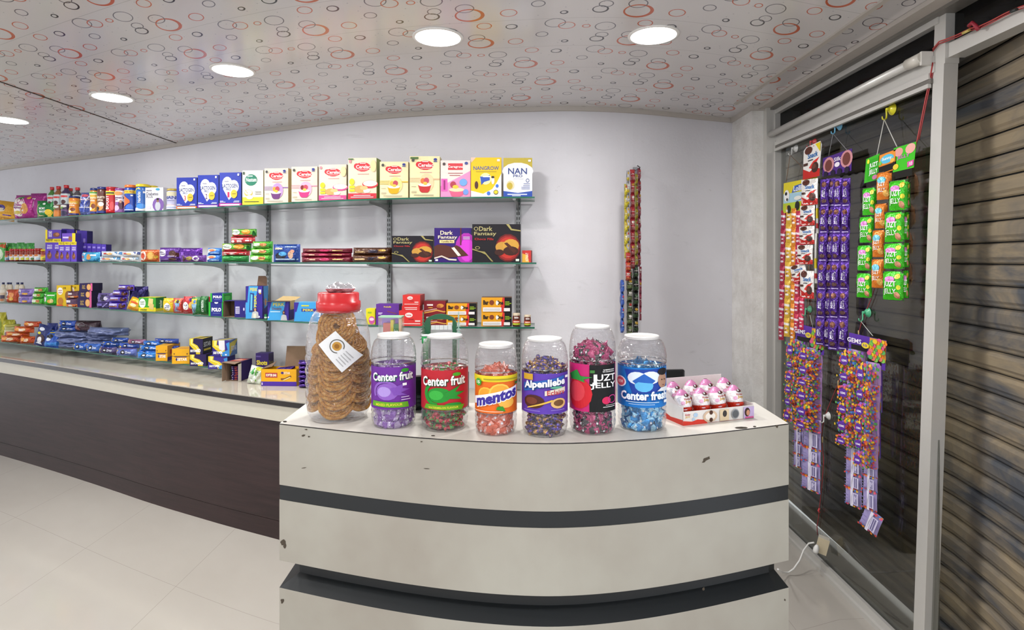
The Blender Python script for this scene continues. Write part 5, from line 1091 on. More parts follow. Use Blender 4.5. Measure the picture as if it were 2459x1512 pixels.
def lacto(n,c,tc):
    hb=[('e',.36,.66,.24,.22,'#c4c4d4'),('e',.66,.58,.24,.20,'#c4c4d4'),('p',[(.16,.52),(.44,.18),(.9,.52),(.5,.7)],'#c4c4d4')]
    hb+=[('e',.36,.66,.225,.205,'#efeff5'),('e',.66,.58,.225,.185,'#efeff5'),('p',[(.17,.54),(.44,.205),(.88,.54),(.5,.7)],'#efeff5')]
    return hb+[T_('LACTOGEN',.13,.54,.84,.66,'#23306e'),T_('PRO',.32,.46,.54,.53,'#3a4a80'),T_(n,.38,.26,.47,.42,tc),('e',.68,.36,.15,.13,'#cfb23c'),('r',.6,.35,.77,.375,'#8f7a2a'),T_('Nestle',.24,.72,.44,.76,'#5a5a80'),('r',0,0,1,.085,c),('r',.06,.02,.94,.06,'#efdfe4'),('r',.85,.90,.93,.96,'#efefef'),('r',.04,.11,.3,.125,'#cfd4ec'),('r',.04,.14,.2,.155,'#cfd4ec'),('r',.66,.11,.94,.125,'#cfd4ec'),('r',.7,.14,.94,.155,'#cfd4ec')]
for x0,x1,yt,n,c,tc in ((424,473,426,'3','#d9742a','#b5362a'),(475,525,420,'2','#7a3aa0','#5a2a5a'),(527,579,414,'1','#c93a90','#c02a5a')):
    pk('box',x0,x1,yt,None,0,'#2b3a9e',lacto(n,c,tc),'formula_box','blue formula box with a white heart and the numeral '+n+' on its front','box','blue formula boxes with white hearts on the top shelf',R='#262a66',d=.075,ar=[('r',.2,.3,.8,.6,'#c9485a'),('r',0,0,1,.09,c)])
pk('box',582,632,409,None,0,'#ded8cc',[('r',0,0,1,.22,'#d9cc3a'),('e',.42,.72,.3,.17,'#2a7a62'),T_('Nestum',.18,.67,.68,.79,'#f0f2ee'),('r',.24,.82,.5,.85,'#cfe0d8'),('e',.3,.34,.2,.10,'#c9b05a'),('e',.3,.36,.17,.07,'#f0ead8'),('e',.36,.22,.16,.06,'#f2f2ee'),('r',.62,.3,.9,.32,'#8a8a80'),('r',.62,.36,.9,.38,'#8a8a80'),('r',.1,.08,.8,.10,'#5a5a3a'),('r',.04,.88,.12,.96,'#2a4a3a'),('p',[(.06,.5),(.28,.34),(.26,.33)],'#b59a4a')],'cereal_box','cream and yellow baby rice cereal box with a green oval','box',R='#b5b49a',d=.07)
def cer(bowl,bg,txt='Cerelac',oval='#c9303a',stripe='#c9a4b4',top=True,fr='#d9a23a',halo=None,kind=0):
    A=[('e',.52,.78,.27,.115,oval),('e',.30,.80,.1,.07,oval),T_(txt,.28,.74,.78,.83,'#f4efe8'),('r',.42,.86,.62,.88,'#efd8d4'),('r',.36,.705,.70,.715,'#efd8d4'),('r',.34,.60,.74,.615,'#c98a8a')]
    if kind==0:
        A+=[('r',0,.46,.44,.475,stripe),('r',0,.42,.4,.435,stripe),('r',0,.38,.36,.395,stripe),('r',.6,.43,1,.46,stripe),('e',.56,.36,.24,.22,halo or '#d9b4c4'),('e',.50,.30,.22,.05,'#f0e6da'),('p',[(.28,.30),(.34,.16),(.40,.12),(.60,.12),(.66,.16),(.72,.30)],bowl),('e',.50,.30,.2,.035,'#f2eadc'),('e',.44,.40,.08,.07,fr),('e',.56,.41,.09,.07,'#b5485a'),('e',.52,.34,.07,.04,'#e3b84a'),('r',.06,.26,.22,.27,'#8a8070'),('r',.06,.14,.24,.15,'#8a8070'),('r',.06,.11,.24,.12,'#8a8070'),('r',.14,.05,.8,.065,'#8a8070')]
        A+=[('e',.86,.92,.06,.03,'#2f3a8a'),('r',.80,.86,.92,.88,'#2f3a8a'),('e',.12,.90,.05,.04,'#4a4a4a')]
    else:
        A+=[('r',0,0,1,.14,bowl),('e',.78,.36,.28,.10,bowl),('e',.78,.38,.25,.075,'#ecd9c8'),('e',.42,.24,.20,.09,'#c99a5a'),('e',.66,.2,.12,.05,'#efe4d4'),('e',.56,.27,.14,.05,'#d9b078'),('e',.14,.42,.09,.08,'#dcd22a'),('r',.05,.26,.24,.33,'#dcd22a'),('r',.05,.18,.24,.24,'#dcd22a'),('r',.1,.04,.9,.055,'#efd8dc'),('r',.2,.08,.8,.095,'#efd8dc'),('r',.04,.88,.12,.95,'#c9808a'),('e',.9,.8,.1,.14,'#e6cf9a')]
    return A
CB='baby cereal boxes on the top shelf'
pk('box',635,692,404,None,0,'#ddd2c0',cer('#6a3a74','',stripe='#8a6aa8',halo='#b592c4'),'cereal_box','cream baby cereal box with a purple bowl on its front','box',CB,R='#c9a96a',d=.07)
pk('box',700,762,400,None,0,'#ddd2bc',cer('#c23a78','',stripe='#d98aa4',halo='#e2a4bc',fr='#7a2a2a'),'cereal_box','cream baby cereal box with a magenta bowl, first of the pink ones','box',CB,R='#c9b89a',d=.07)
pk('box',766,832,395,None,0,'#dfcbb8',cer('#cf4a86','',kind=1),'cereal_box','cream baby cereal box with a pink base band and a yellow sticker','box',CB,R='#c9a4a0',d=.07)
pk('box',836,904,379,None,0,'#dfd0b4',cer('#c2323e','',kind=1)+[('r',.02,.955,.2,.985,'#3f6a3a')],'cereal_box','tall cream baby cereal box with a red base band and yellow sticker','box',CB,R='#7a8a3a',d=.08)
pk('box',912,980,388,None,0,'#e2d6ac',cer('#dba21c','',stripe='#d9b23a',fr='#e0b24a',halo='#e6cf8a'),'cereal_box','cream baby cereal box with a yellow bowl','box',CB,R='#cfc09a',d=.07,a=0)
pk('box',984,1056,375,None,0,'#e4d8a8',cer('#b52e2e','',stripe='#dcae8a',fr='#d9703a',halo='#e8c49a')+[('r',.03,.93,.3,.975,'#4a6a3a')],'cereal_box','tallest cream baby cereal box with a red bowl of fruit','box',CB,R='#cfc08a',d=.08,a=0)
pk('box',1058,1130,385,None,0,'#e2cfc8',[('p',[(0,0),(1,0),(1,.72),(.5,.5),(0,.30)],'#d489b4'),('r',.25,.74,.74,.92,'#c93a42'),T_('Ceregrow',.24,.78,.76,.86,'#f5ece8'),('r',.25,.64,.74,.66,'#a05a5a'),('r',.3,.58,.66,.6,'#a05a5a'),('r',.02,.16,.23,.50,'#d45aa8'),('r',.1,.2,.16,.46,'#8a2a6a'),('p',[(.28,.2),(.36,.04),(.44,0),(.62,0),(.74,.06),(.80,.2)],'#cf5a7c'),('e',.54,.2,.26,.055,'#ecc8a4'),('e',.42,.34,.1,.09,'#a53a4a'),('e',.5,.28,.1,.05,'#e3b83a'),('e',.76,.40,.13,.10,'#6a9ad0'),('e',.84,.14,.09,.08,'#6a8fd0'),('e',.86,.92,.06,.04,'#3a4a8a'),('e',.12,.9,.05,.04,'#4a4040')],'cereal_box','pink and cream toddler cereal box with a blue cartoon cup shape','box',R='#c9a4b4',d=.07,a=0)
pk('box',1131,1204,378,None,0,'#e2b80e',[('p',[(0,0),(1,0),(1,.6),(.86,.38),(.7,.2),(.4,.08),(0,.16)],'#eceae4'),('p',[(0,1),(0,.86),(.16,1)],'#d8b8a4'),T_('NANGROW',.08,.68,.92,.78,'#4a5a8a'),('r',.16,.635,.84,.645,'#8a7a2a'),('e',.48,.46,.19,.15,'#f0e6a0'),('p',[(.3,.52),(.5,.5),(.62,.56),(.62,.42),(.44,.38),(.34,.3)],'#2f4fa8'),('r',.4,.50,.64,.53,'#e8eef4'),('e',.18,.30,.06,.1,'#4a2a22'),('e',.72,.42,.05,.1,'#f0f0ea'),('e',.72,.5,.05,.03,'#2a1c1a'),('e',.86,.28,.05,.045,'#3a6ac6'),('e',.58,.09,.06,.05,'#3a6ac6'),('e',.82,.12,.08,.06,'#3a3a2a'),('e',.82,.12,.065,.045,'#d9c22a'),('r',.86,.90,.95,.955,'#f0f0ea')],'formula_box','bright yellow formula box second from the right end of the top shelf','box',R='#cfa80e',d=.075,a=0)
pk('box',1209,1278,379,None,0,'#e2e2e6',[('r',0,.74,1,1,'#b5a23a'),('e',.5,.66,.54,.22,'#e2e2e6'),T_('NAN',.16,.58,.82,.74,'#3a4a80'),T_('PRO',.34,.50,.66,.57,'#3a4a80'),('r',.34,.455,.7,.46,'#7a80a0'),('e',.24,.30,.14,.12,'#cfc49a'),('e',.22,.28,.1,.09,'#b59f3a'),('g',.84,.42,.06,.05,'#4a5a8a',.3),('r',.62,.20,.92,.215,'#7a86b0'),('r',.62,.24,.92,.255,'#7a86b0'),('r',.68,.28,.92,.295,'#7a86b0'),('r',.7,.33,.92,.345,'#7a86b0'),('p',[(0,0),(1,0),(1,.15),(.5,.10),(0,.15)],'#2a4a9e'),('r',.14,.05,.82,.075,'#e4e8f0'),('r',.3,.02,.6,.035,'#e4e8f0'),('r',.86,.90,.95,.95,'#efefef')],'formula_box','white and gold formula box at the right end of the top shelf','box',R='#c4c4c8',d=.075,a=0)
# ---------- second shelf
for i in range(6):
    pk('pouch',2+i*12,20+i*12,[588,583,584,582,584,583][i],None,1,'#2f8a34',[('e',.5,.5,.3,.3,'#5ab53a'),('r',.2,.3,.8,.4,'#cfe0a0')],'green_pouch',['bright green pouch at the left end behind the honey jars','green crimped pouch second from the left behind the honey jars','green crimped pouch third from the left behind the honey jars','green crimped pouch fourth from the left behind the honey jars','green crimped pouch fifth from the left behind the honey jars','green crimped pouch at the right end behind the honey jars'][i],'pouch','green pouches behind the honey jars',d=.02,ins=.13)
pk('pouch',-14,9,582,None,1,'#5fae5a',[('e',.5,.4,.4,.3,'#cfe0c4'),('p',[(0,.9),(1,.7),(1,1),(0,1)],'#c9562a')],'green_pouch','light green and white pouch cut by the left edge of the photo','pouch',d=.04)
HJ=[(9,20,602,'small honey jar with a pale blue label, first in the row'),(20,31,597,'honey jar with a red lid, second in the row'),(31,43,597,'honey jar with a red lid, third in the row'),(43,56,597,'honey jar with a red lid, fourth in the row'),(56,68,597,'honey jar with a red lid, fifth in the row'),(68,79,597,'honey jar with a red lid, sixth in the row'),(79,93,596,'widest honey jar with a white label and red lid'),(94,109,598,'jar with a yellow label and yellow banded lid at the end of the honey row')]
for i,(x0,x1,yt,lb) in enumerate(HJ):
    c='#8a2a14'; lab='#d9dcdc' if i not in(0,7) else ('#9ab8c6' if i==0 else '#dccb22')
    pk('jar',x0,x1,yt,None,1,c,[('r',0,.12,1,.66,lab),('e',.45,.58,.3,.1,'#c9722a'),('e',.7,.24,.2,.12,['#4a6a8a','#d9d24a','#d9d24a','#c9cf3a','#c9cf3a','#4a7a3a','#a9c4d4','#8a8a1a'][i])],'honey_jar',lb,'jar','small jars with red lids on the second shelf',cap='#a81f22' if i<7 else '#cfae22',capf=.16,ins=.02)
CK=[T_('CHOCO',.22,.66,.86,.74,'#e4def0'),T_('BAKES',.22,.56,.86,.64,'#e4def0'),('e',.52,.26,.30,.14,'#7a4a34'),('e',.58,.32,.14,.10,'#a9714f'),('r',0,.84,1,1,'#dcc82a'),T_('FREE 75',.15,.88,.85,.96,'#5a4a20'),('p',[(.4,.48),(.6,.48),(.54,.3),(.46,.3)],'#4a2418')]
CKG='purple cake cartons stacked on the second shelf'
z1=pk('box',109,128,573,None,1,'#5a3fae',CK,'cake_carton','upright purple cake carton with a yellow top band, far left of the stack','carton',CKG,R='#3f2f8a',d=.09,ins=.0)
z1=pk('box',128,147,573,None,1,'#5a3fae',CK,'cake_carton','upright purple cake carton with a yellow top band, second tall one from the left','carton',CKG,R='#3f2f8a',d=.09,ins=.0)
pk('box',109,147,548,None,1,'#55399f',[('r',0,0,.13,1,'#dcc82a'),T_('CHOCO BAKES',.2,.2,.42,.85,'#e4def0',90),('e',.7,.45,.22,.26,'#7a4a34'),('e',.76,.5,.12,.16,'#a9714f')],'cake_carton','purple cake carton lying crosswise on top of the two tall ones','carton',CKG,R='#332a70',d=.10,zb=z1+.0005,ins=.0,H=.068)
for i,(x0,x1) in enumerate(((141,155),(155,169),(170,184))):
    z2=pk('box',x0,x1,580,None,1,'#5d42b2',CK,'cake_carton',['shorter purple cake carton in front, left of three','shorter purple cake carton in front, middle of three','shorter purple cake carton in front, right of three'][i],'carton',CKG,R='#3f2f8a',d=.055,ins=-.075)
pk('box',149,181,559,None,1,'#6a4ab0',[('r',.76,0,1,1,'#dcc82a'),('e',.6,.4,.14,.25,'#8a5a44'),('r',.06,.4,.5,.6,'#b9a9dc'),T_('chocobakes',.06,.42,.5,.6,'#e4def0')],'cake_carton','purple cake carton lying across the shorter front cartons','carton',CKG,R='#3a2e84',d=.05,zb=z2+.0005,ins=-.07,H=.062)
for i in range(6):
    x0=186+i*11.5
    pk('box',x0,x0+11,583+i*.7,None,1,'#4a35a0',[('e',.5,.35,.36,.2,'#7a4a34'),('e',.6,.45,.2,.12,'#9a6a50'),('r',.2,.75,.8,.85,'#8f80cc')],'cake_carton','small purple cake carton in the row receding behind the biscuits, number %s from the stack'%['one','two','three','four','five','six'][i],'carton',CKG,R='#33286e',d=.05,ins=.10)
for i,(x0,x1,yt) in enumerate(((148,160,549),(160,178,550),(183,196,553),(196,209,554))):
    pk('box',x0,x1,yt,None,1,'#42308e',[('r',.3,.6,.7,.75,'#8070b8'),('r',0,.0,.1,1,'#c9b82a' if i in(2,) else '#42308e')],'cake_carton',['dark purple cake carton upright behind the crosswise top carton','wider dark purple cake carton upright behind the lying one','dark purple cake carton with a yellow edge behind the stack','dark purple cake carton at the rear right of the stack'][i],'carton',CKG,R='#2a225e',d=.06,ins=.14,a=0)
WB=[('r',.03,.1,.3,.9,'#dcd2d8'),('e',.5,.5,.12,.3,'#c98a4a'),('p',[(.3,0),(1,0),(1,.4),(.6,.2)],'#2f8fc0'),T_('milk',.08,.4,.26,.65,'#b5484a'),('r',.6,.6,.9,.75,'#e8eef2')]
pk('slab',192,234,605,None,1,'#3f9cc8',WB,'biscuit_pack','light blue biscuit pack with a white panel, first of the pale packs','biscuit pack',d=.05,ins=-.02)
WP=lambda c:[('p',[(0,.7),(.3,.9),(.2,.3),(0,.2)],c),('p',[(.7,.9),(1,.9),(1,.4),(.85,.5)],c),('e',.5,.55,.14,.2,'#d9a86a'),('r',.3,.2,.7,.28,'#9fb4c4'),('e',.3,.6,.08,.14,'#b54a44')]
z=pk('roll',234,283,616,None,1,'#cfd6da',WP('#4a8ab8'),'biscuit_pack','lower white and blue biscuit pack beside the light blue pack','biscuit pack',d=.045,ins=-.01)
pk('roll',238,288,603,None,1,'#cdd4da',WP('#3f7ab0'),'biscuit_pack','upper white and blue biscuit pack beside the light blue pack','biscuit pack',d=.045,ins=-.01,zb=z-.002)
z=pk('roll',284,328,616,None,1,'#d8dadb',WP('#8aa4bc'),'biscuit_pack','lower white biscuit pack left of the orange pack','biscuit pack',d=.045,ins=-.01)
pk('roll',288,331,603,None,1,'#d3d2d3',WP('#2f3f7a'),'biscuit_pack','upper white biscuit pack with dark blue ends left of the orange pack','biscuit pack',d=.045,ins=-.01,zb=z-.002)
pk('slab',333,377,599,None,1,'#c25a26',[('e',.24,.5,.17,.38,'#e6dcd0'),('e',.24,.5,.1,.22,'#c2482c'),('e',.66,.5,.2,.36,'#c98a3a'),('e',.66,.5,.15,.28,'#dcae5a'),('e',.9,.4,.06,.12,'#d9c23a')],'biscuit_pack','orange biscuit pack with a round white face mark','biscuit pack',d=.045)
DP=[('e',.26,.62,.17,.24,'#ddd8e6'),T_('Dark',.16,.62,.36,.76,'#3a2450'),T_('Choco',.14,.48,.4,.6,'#3a2450'),('e',.72,.6,.16,.2,'#4a2a22'),('e',.86,.5,.12,.16,'#5a342a'),('r',.5,.36,.9,.44,'#b9a9c6')]
pk('slab',377,428,594,None,1,'#5a2f8a',DP+[('r',.05,.16,.9,.22,'#8a6ab0'),('e',.74,.2,.2,.1,'#4a2a22')],'biscuit_pack','larger purple chocolate biscuit pack right of the orange one','biscuit pack',d=.06)
pk('slab',424,480,595,None,1,'#5c2c90',[('r',.1,.3,.3,.7,'#8a5ac0'),('p',[(.5,.1),(.6,.9),(.7,.9),(.6,.1)],'#8a5ac0')],'biscuit_pack','plain purple biscuit pack lying behind, seen from its reverse side','biscuit pack',d=.05,ins=.09,mat='shiny_foil')
pk('roll',430,491,612,None,1,'#5a2a80',[('e',.16,.5,.11,.34,'#4a2a22'),('e',.4,.5,.13,.3,'#8a7a3a'),('e',.66,.5,.13,.4,'#ddd8e6'),('e',.66,.5,.08,.2,'#5a2a80')],'biscuit_pack','long low purple biscuit roll in front of the plain purple pack','biscuit pack',d=.04,ins=.0)
BL=lambda:[('e',.44,.7,.3,.2,'#d9c8a4'),('e',.4,.64,.2,.16,'#c9704a'),('r',.3,.2,.9,.3,'#a9c4e6'),('e',.2,.45,.12,.15,'#dfe8f4')]
z=pk('slab',493,528,611,None,1,'#2f6fc4',BL(),'biscuit_pack','lower blue biscuit pack left of the green and red stack','biscuit pack',d=.04)
pk('slab',495,528,595,None,1,'#3a7acc',BL(),'biscuit_pack','upper blue biscuit pack left of the green and red stack','biscuit pack',d=.04,zb=z-.001)
NU=lambda c1,c2:[('p',[(.0,.0),(.4,.0),(.3,.9),(0,.95)],'#8fae2c'),('r',0,0,1,.24,c2),('e',.24,.56,.17,.34,'#e9eee6'),T_('nutri',.12,.56,.36,.74,'#2a6a3a'),T_('choice',.14,.42,.34,.54,'#2a6a3a'),('e',.66,.6,.18,.30,'#d9902c'),('p',[(.82,1),(1,1),(1,.1),(.9,.2)],'#1f6a2c')]
RD=[('r',.08,.6,.6,.72,'#ecd4d0'),('e',.17,.3,.07,.2,'#ecd4d0'),('r',.34,.16,.54,.5,'#ecd4d0'),('r',.7,.3,.92,.5,'#ecd4d0')]
z=pk('roll',527,592,612,None,1,'#1c7a34',[('r',.1,.6,.6,.7,'#2f9a4a')],'biscuit_pack','dark green biscuit pack at the bottom of the tall stack','biscuit pack',d=.05)
z=pk('roll',528,594,602,None,1,'#b8323a',RD,'biscuit_pack','red biscuit pack directly on the bottom dark green one','biscuit pack',d=.05,zb=z-.003)
z=pk('slab',528,598,584,None,1,'#5a9a2c',NU('#8fae2c','#b8323a'),'biscuit_pack','green and red biscuit pack in the middle of the tall stack','biscuit pack',d=.05,zb=z-.002)
z=pk('slab',549,607,568,None,1,'#b8323a',RD,'biscuit_pack','red biscuit pack second from the top of the tall stack','biscuit pack',d=.05,zb=z)
pk('slab',552,611,549,None,1,'#5a9a2c',NU('#8fae2c','#b8323a'),'biscuit_pack','green and red biscuit pack topmost on the tall stack','biscuit pack',d=.05,zb=z)
GP=[('e',.3,.55,.2,.26,'#dfe8cf'),('e',.62,.5,.18,.24,'#d9a45a'),('r',.1,.75,.9,.85,'#6fb83a'),T_('50-50',.5,.4,.8,.66,'#b5484a'),('r',.1,.1,.9,.2,'#9fcf6a')]
z=pk('roll',596,648,611,None,1,'#3f9e24',GP,'biscuit_pack','bright green biscuit pack at the bottom of the stack beside the tall one','biscuit pack',d=.045,ins=.0)
z=pk('roll',598,650,595,None,1,'#3a9a22',GP,'biscuit_pack','bright green biscuit pack in the middle of the stack beside the tall one','biscuit pack',d=.045,zb=z-.002,ins=.0)
pk('roll',602,650,579,None,1,'#2f8f22',GP,'biscuit_pack','bright green biscuit pack on top of the stack beside the tall one','biscuit pack',d=.045,zb=z-.002,ins=.0)
pk('slab',652,716,586,None,1,'#1d3f8a',[('e',.34,.34,.2,.2,'#1a1c2a'),('e',.42,.46,.16,.12,'#4a9ad0'),('e',.72,.4,.1,.22,'#c9a48a'),('e',.78,.6,.07,.1,'#c98a70'),('r',.06,.12,.94,.2,'#a9c0dc'),('r',.12,.72,.42,.80,'#c9b88a'),('r',.5,.82,.9,.88,'#8aa0c8'),T_('CREAM',.12,.7,.42,.8,'#e6e0c8')],'biscuit_pack','dark blue cream biscuit pack with flared crimped ends','biscuit pack',d=.05,fu=.09)
MR=[('r',.12,.35,.3,.62,'#c9a48a'),('e',.48,.5,.1,.26,'#b52a5a'),('r',.64,.4,.84,.6,'#cfae6a')]
z=pk('roll',720,843,616,None,1,'#70162a',MR,'biscuit_pack','long maroon biscuit pack lowest of three','biscuit pack',d=.05,fu=.04)
z=pk('roll',719,840,606,None,1,'#7a1830',MR,'biscuit_pack','long maroon biscuit pack in the middle of three','biscuit pack',d=.05,zb=z-.002,fu=.04)
pk('roll',722,842,596,None,1,'#6a1428',MR,'biscuit_pack','long maroon biscuit pack on top of three','biscuit pack',d=.05,zb=z-.002,fu=.04)
BRN=[('r',.08,.3,.34,.5,'#c9a878'),('r',.42,.3,.66,.66,'#2a2438'),('e',.78,.6,.1,.14,'#c9a04a')]
z=pk('roll',843,938,611,None,1,'#4f2f1c',BRN,'biscuit_pack','lower long dark brown biscuit pack beside the maroon ones','biscuit pack',d=.05,fu=.05)
pk('roll',845,938,594,None,1,'#4a2a1a',BRN,'biscuit_pack','upper long dark brown biscuit pack beside the maroon ones','biscuit pack',d=.05,zb=z-.002,fu=.05)
def dark(fill,v):
    if v==2: return [('e',.86,.4,.30,.46,'#a02a9e'),('e',.88,.36,.2,.34,'#c93ac4'),T_('Dark',.16,.80,.50,.92,'#d9cdb4'),T_('Fantasy',.10,.66,.62,.78,'#d9cdb4'),('r',.14,.56,.54,.65,'#d9c88a'),T_('Yumfills Pie',.18,.58,.50,.63,'#4a3a20'),('p',[(0,.16),(0,.46),(.1,.52),(.3,.50),(.48,.44),(.6,.5),(.7,.44),(.92,.2),(.8,.18),(.3,.12)],'#4f261c'),('p',[(.46,.42),(.54,.44),(.72,.2),(.64,.18)],'#e8d8cc'),('r',.70,.5,.73,1,'#5a2418'),('p',[(0,.10),(.2,.16),(.4,.06),(.6,.05),(.6,.09),(.4,.11),(.2,.2),(0,.14)],'#cfc4b8'),('r',.78,.72,.96,.74,'#cfc4dc'),('r',.78,.67,.96,.69,'#cfc4dc'),('r',.03,.04,.1,.09,'#efefef')]
    A=[('e',.74,.38,.26,.37 if v==3 else .42,'#5c1616'),('e',.74,.38,.235,.33 if v==3 else .38,'#8f2220'),('e',.74,.38,.20,.28 if v==3 else .33,'#b53026')]
    A+=[('e',.62,.40,.14,.14,'#b98a3a'),('e',.80,.44,.17,.17,'#c2923a'),('e',.80,.30,.16,.12,'#3a1c14'),('p',[(.66,.5),(.72,.52),(.92,.3),(.86,.24)],'#4a2418'),('e',.56,.26,.10,.08,'#3a1c16'),
        T_('Dark',.14,.82,.42,.94,'#a39a6a'),T_('Fantasy',.04,.68,.50,.80,'#a39a6a'),T_('Choco Fills',.05,.58,.44,.64,'#a52a2a'),('g',.08,.88,.045,.05,'#a39a6a',.3),
        ('p',[(.70,1),(.76,1),(.82,.88),(1,.84),(1,.81),(.80,.84)],'#9a9058'),('p',[(0,.36),(.06,.34),(.14,.30),(.26,.28),(.34,.16),(.44,.02),(.40,.02),(.28,.2),(.2,.25),(.08,.3),(0,.33)],'#8f8550'),('g',.11,.38,.05,.04,'#9a9058',.3),('r',.9,.03,.97,.09,'#cfe0cf')]
    return A
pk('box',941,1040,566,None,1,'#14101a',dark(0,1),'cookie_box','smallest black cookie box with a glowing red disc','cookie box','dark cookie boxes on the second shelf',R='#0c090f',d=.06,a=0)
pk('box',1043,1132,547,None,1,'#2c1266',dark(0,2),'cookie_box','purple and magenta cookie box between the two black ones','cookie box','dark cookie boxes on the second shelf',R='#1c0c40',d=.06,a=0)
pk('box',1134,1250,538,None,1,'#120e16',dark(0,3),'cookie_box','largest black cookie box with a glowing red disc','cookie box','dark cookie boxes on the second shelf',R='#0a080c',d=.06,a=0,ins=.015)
pk('box',1254,1275,601,None,1,'#b8302c',[('p',[(0,0),(.8,0),(.6,.6),(0,.75)],'#d9a43a'),T_('KITKAT',.4,.1,.7,.8,'#e8dcc8',90)],'wafer_box','small red and yellow wafer box alone at the right end of the second shelf','box',R='#8a2420',d=.03,a=-.25)
# ---------- third shelf
for i,(x0,x1,yt) in enumerate(((-1,8,678),(11,20,678),(18,26,678),(33,43,678),(43,53,678))):
    pk('bottle',x0,x1,yt,None,2,'#d3c9b4',[('r',0,.05,1,.5,'#b59a7a')],'dairy_bottle',['cream bottle with a navy cap at the left edge, rear row of the third shelf','cream bottle with a navy cap, second of the rear row','cream bottle with a navy cap, third of the rear row','cream bottle with a navy cap, fourth of the rear row','cream bottle with a navy cap, right end of the rear row'][i],'bottle','cream bottles with navy caps',ins=.11,cap='#1c2350',shoulder=.78)
pk('bottle',-3,9,690,None,2,'#d6cfc0',[('r',.1,.1,.9,.8,'#c9b49a'),('r',.15,.3,.85,.6,'#3a3048'),('e',.5,.2,.3,.1,'#b5703a')],'dairy_bottle','cream bottle with a dark label in front of the navy capped row','bottle',ins=.02,cap='#cfc8ba',shoulder=.8)
FF=lambda t1,t2,c:[('r',.03,.3,.28,.85,'#e9e9ea'),T_(t1,.06,.56,.25,.78,'#4a4a4a'),T_(t2,.06,.34,.25,.54,'#4a4a4a'),('e',.56,.3,.2,.14,'#d9a43a'),('e',.6,.6,.24,.18,c)]
pk('slab',11,39,695,None,2,'#b84a26',FF('50','50','#d98a4a'),'biscuit_pack','red-orange square biscuit pack near the left edge','biscuit pack',d=.05)
z=pk('slab',40,75,710,None,2,'#8f78bc',FF('50','50','#6a5aa0'),'biscuit_pack','lower lilac biscuit pack','biscuit pack',d=.045)
pk('slab',40,76,693,None,2,'#8f78bc',FF('50','50','#6a5aa0'),'biscuit_pack','upper lilac biscuit pack','biscuit pack',d=.045,zb=z-.001)
z=pk('slab',73,101,715,None,2,'#3fae2c',GP,'biscuit_pack','small green biscuit pack at the bottom of three beside the lilac packs','biscuit pack',d=.045)
z=pk('slab',75,103,702,None,2,'#37a626',GP,'biscuit_pack','small green biscuit pack in the middle of three beside the lilac packs','biscuit pack',d=.045,zb=z-.001)
pk('slab',78,109,690,None,2,'#2f9a24',GP,'biscuit_pack','small green biscuit pack on top of three beside the lilac packs','biscuit pack',d=.045,zb=z-.001)
pk('slab',102,134,701,None,2,'#2fae1c',FF('50','50','#2fae1c')+[('e',.7,.34,.14,.16,'#dcc884'),('r',.4,.72,.9,.8,'#e8f0e0')],'biscuit_pack','large bright green square biscuit pack left of the yellow carton','biscuit pack',d=.05,ins=.0)
YC=[('e',.25,.72,.19,.18,'#ecece6'),T_('nutri',.12,.72,.38,.80,'#a53a3a'),T_('choice',.12,.62,.38,.69,'#a53a3a'),('e',.27,.24,.2,.18,'#b5762c'),('e',.8,.5,.2,.24,'#8a5a2a'),T_('10',.48,.82,.66,.92,'#2a2a20'),('r',.0,0,.45,.07,'#c9502a')]
pk('box',136,170,685,None,2,'#d9b418',YC,'cookie_carton','tall yellow cookie carton left of the purple and pink boxes','carton',R='#8a6a2a',d=.06)
pk('box',169,190,684,None,2,'#d3ae1a',YC,'cookie_carton','second yellow cookie carton partly hidden behind the small dessert packs','carton',R='#8a6a2a',d=.06,ins=.09)
DN=[('r',.1,.5,.5,.75,'#dfd8d8'),('r',0,.0,1,.3,'#d9722c'),('e',.5,.15,.2,.1,'#e8d8c4')]
z=pk('slab',156,182,715,None,2,'#4a2c4a',DN,'dessert_pack','small brown and orange dessert pack, lower of two before the yellow cartons','biscuit pack',d=.03,ins=-.035)
pk('slab',160,186,699,None,2,'#4f2a3a',DN,'dessert_pack','small brown and orange dessert pack, upper of two before the yellow cartons','biscuit pack',d=.03,ins=-.035,zb=z)
PB=[('e',.72,.5,.17,.42,'#c98a4a'),('e',.72,.5,.14,.35,'#d9a868'),('p',[(.82,0),(1,0),(1,1),(.84,1),(.9,.5)],'#cf5a90'),T_('dark',.2,.55,.46,.8,'#b59a5a'),T_('fills',.2,.25,.46,.5,'#b59a5a')]
z=pk('box',186,220,716,None,2,'#261a4a',PB,'cookie_box','navy and pink cookie box at the bottom of three','cookie box',R='#1a1234',d=.09)
z=pk('box',188,220,698,None,2,'#261a4a',PB,'cookie_box','navy and pink cookie box in the middle of three','cookie box',R='#1a1234',d=.09,zb=z+.0005)
pk('box',191,222,680,None,2,'#261a4a',PB,'cookie_box','navy and pink cookie box on top of three','cookie box',R='#1a1234',d=.09,zb=z+.0005)
OC=[('r',.1,.55,.6,.8,'#b9b4dc'),('r',.1,.35,.6,.5,'#8a5a3a'),('e',.82,.5,.13,.34,'#4a2a22'),('e',.88,.4,.08,.18,'#7a4a34')]
pk('slab',228,262,724,None,2,'#3a2c66',[('r',.1,.4,.5,.7,'#6a5aa8'),('p',[(.5,.2),(.8,.8),(.9,.8),(.6,.2)],'#9a8fc8')],'biscuit_pack','dull purple biscuit pack low on the left of the purple heap','biscuit pack',d=.05)
pk('slab',230,264,704,None,2,'#6a5a9a',[('e',.5,.5,.2,.3,'#2a2440'),('e',.7,.5,.14,.2,'#c9c4dc'),('r',.3,.78,.9,.88,'#2a2444')],'biscuit_pack','pale purple biscuit pack with a dark cookie, above the dull purple one','biscuit pack',d=.05,zb=ZS[2]+.038)
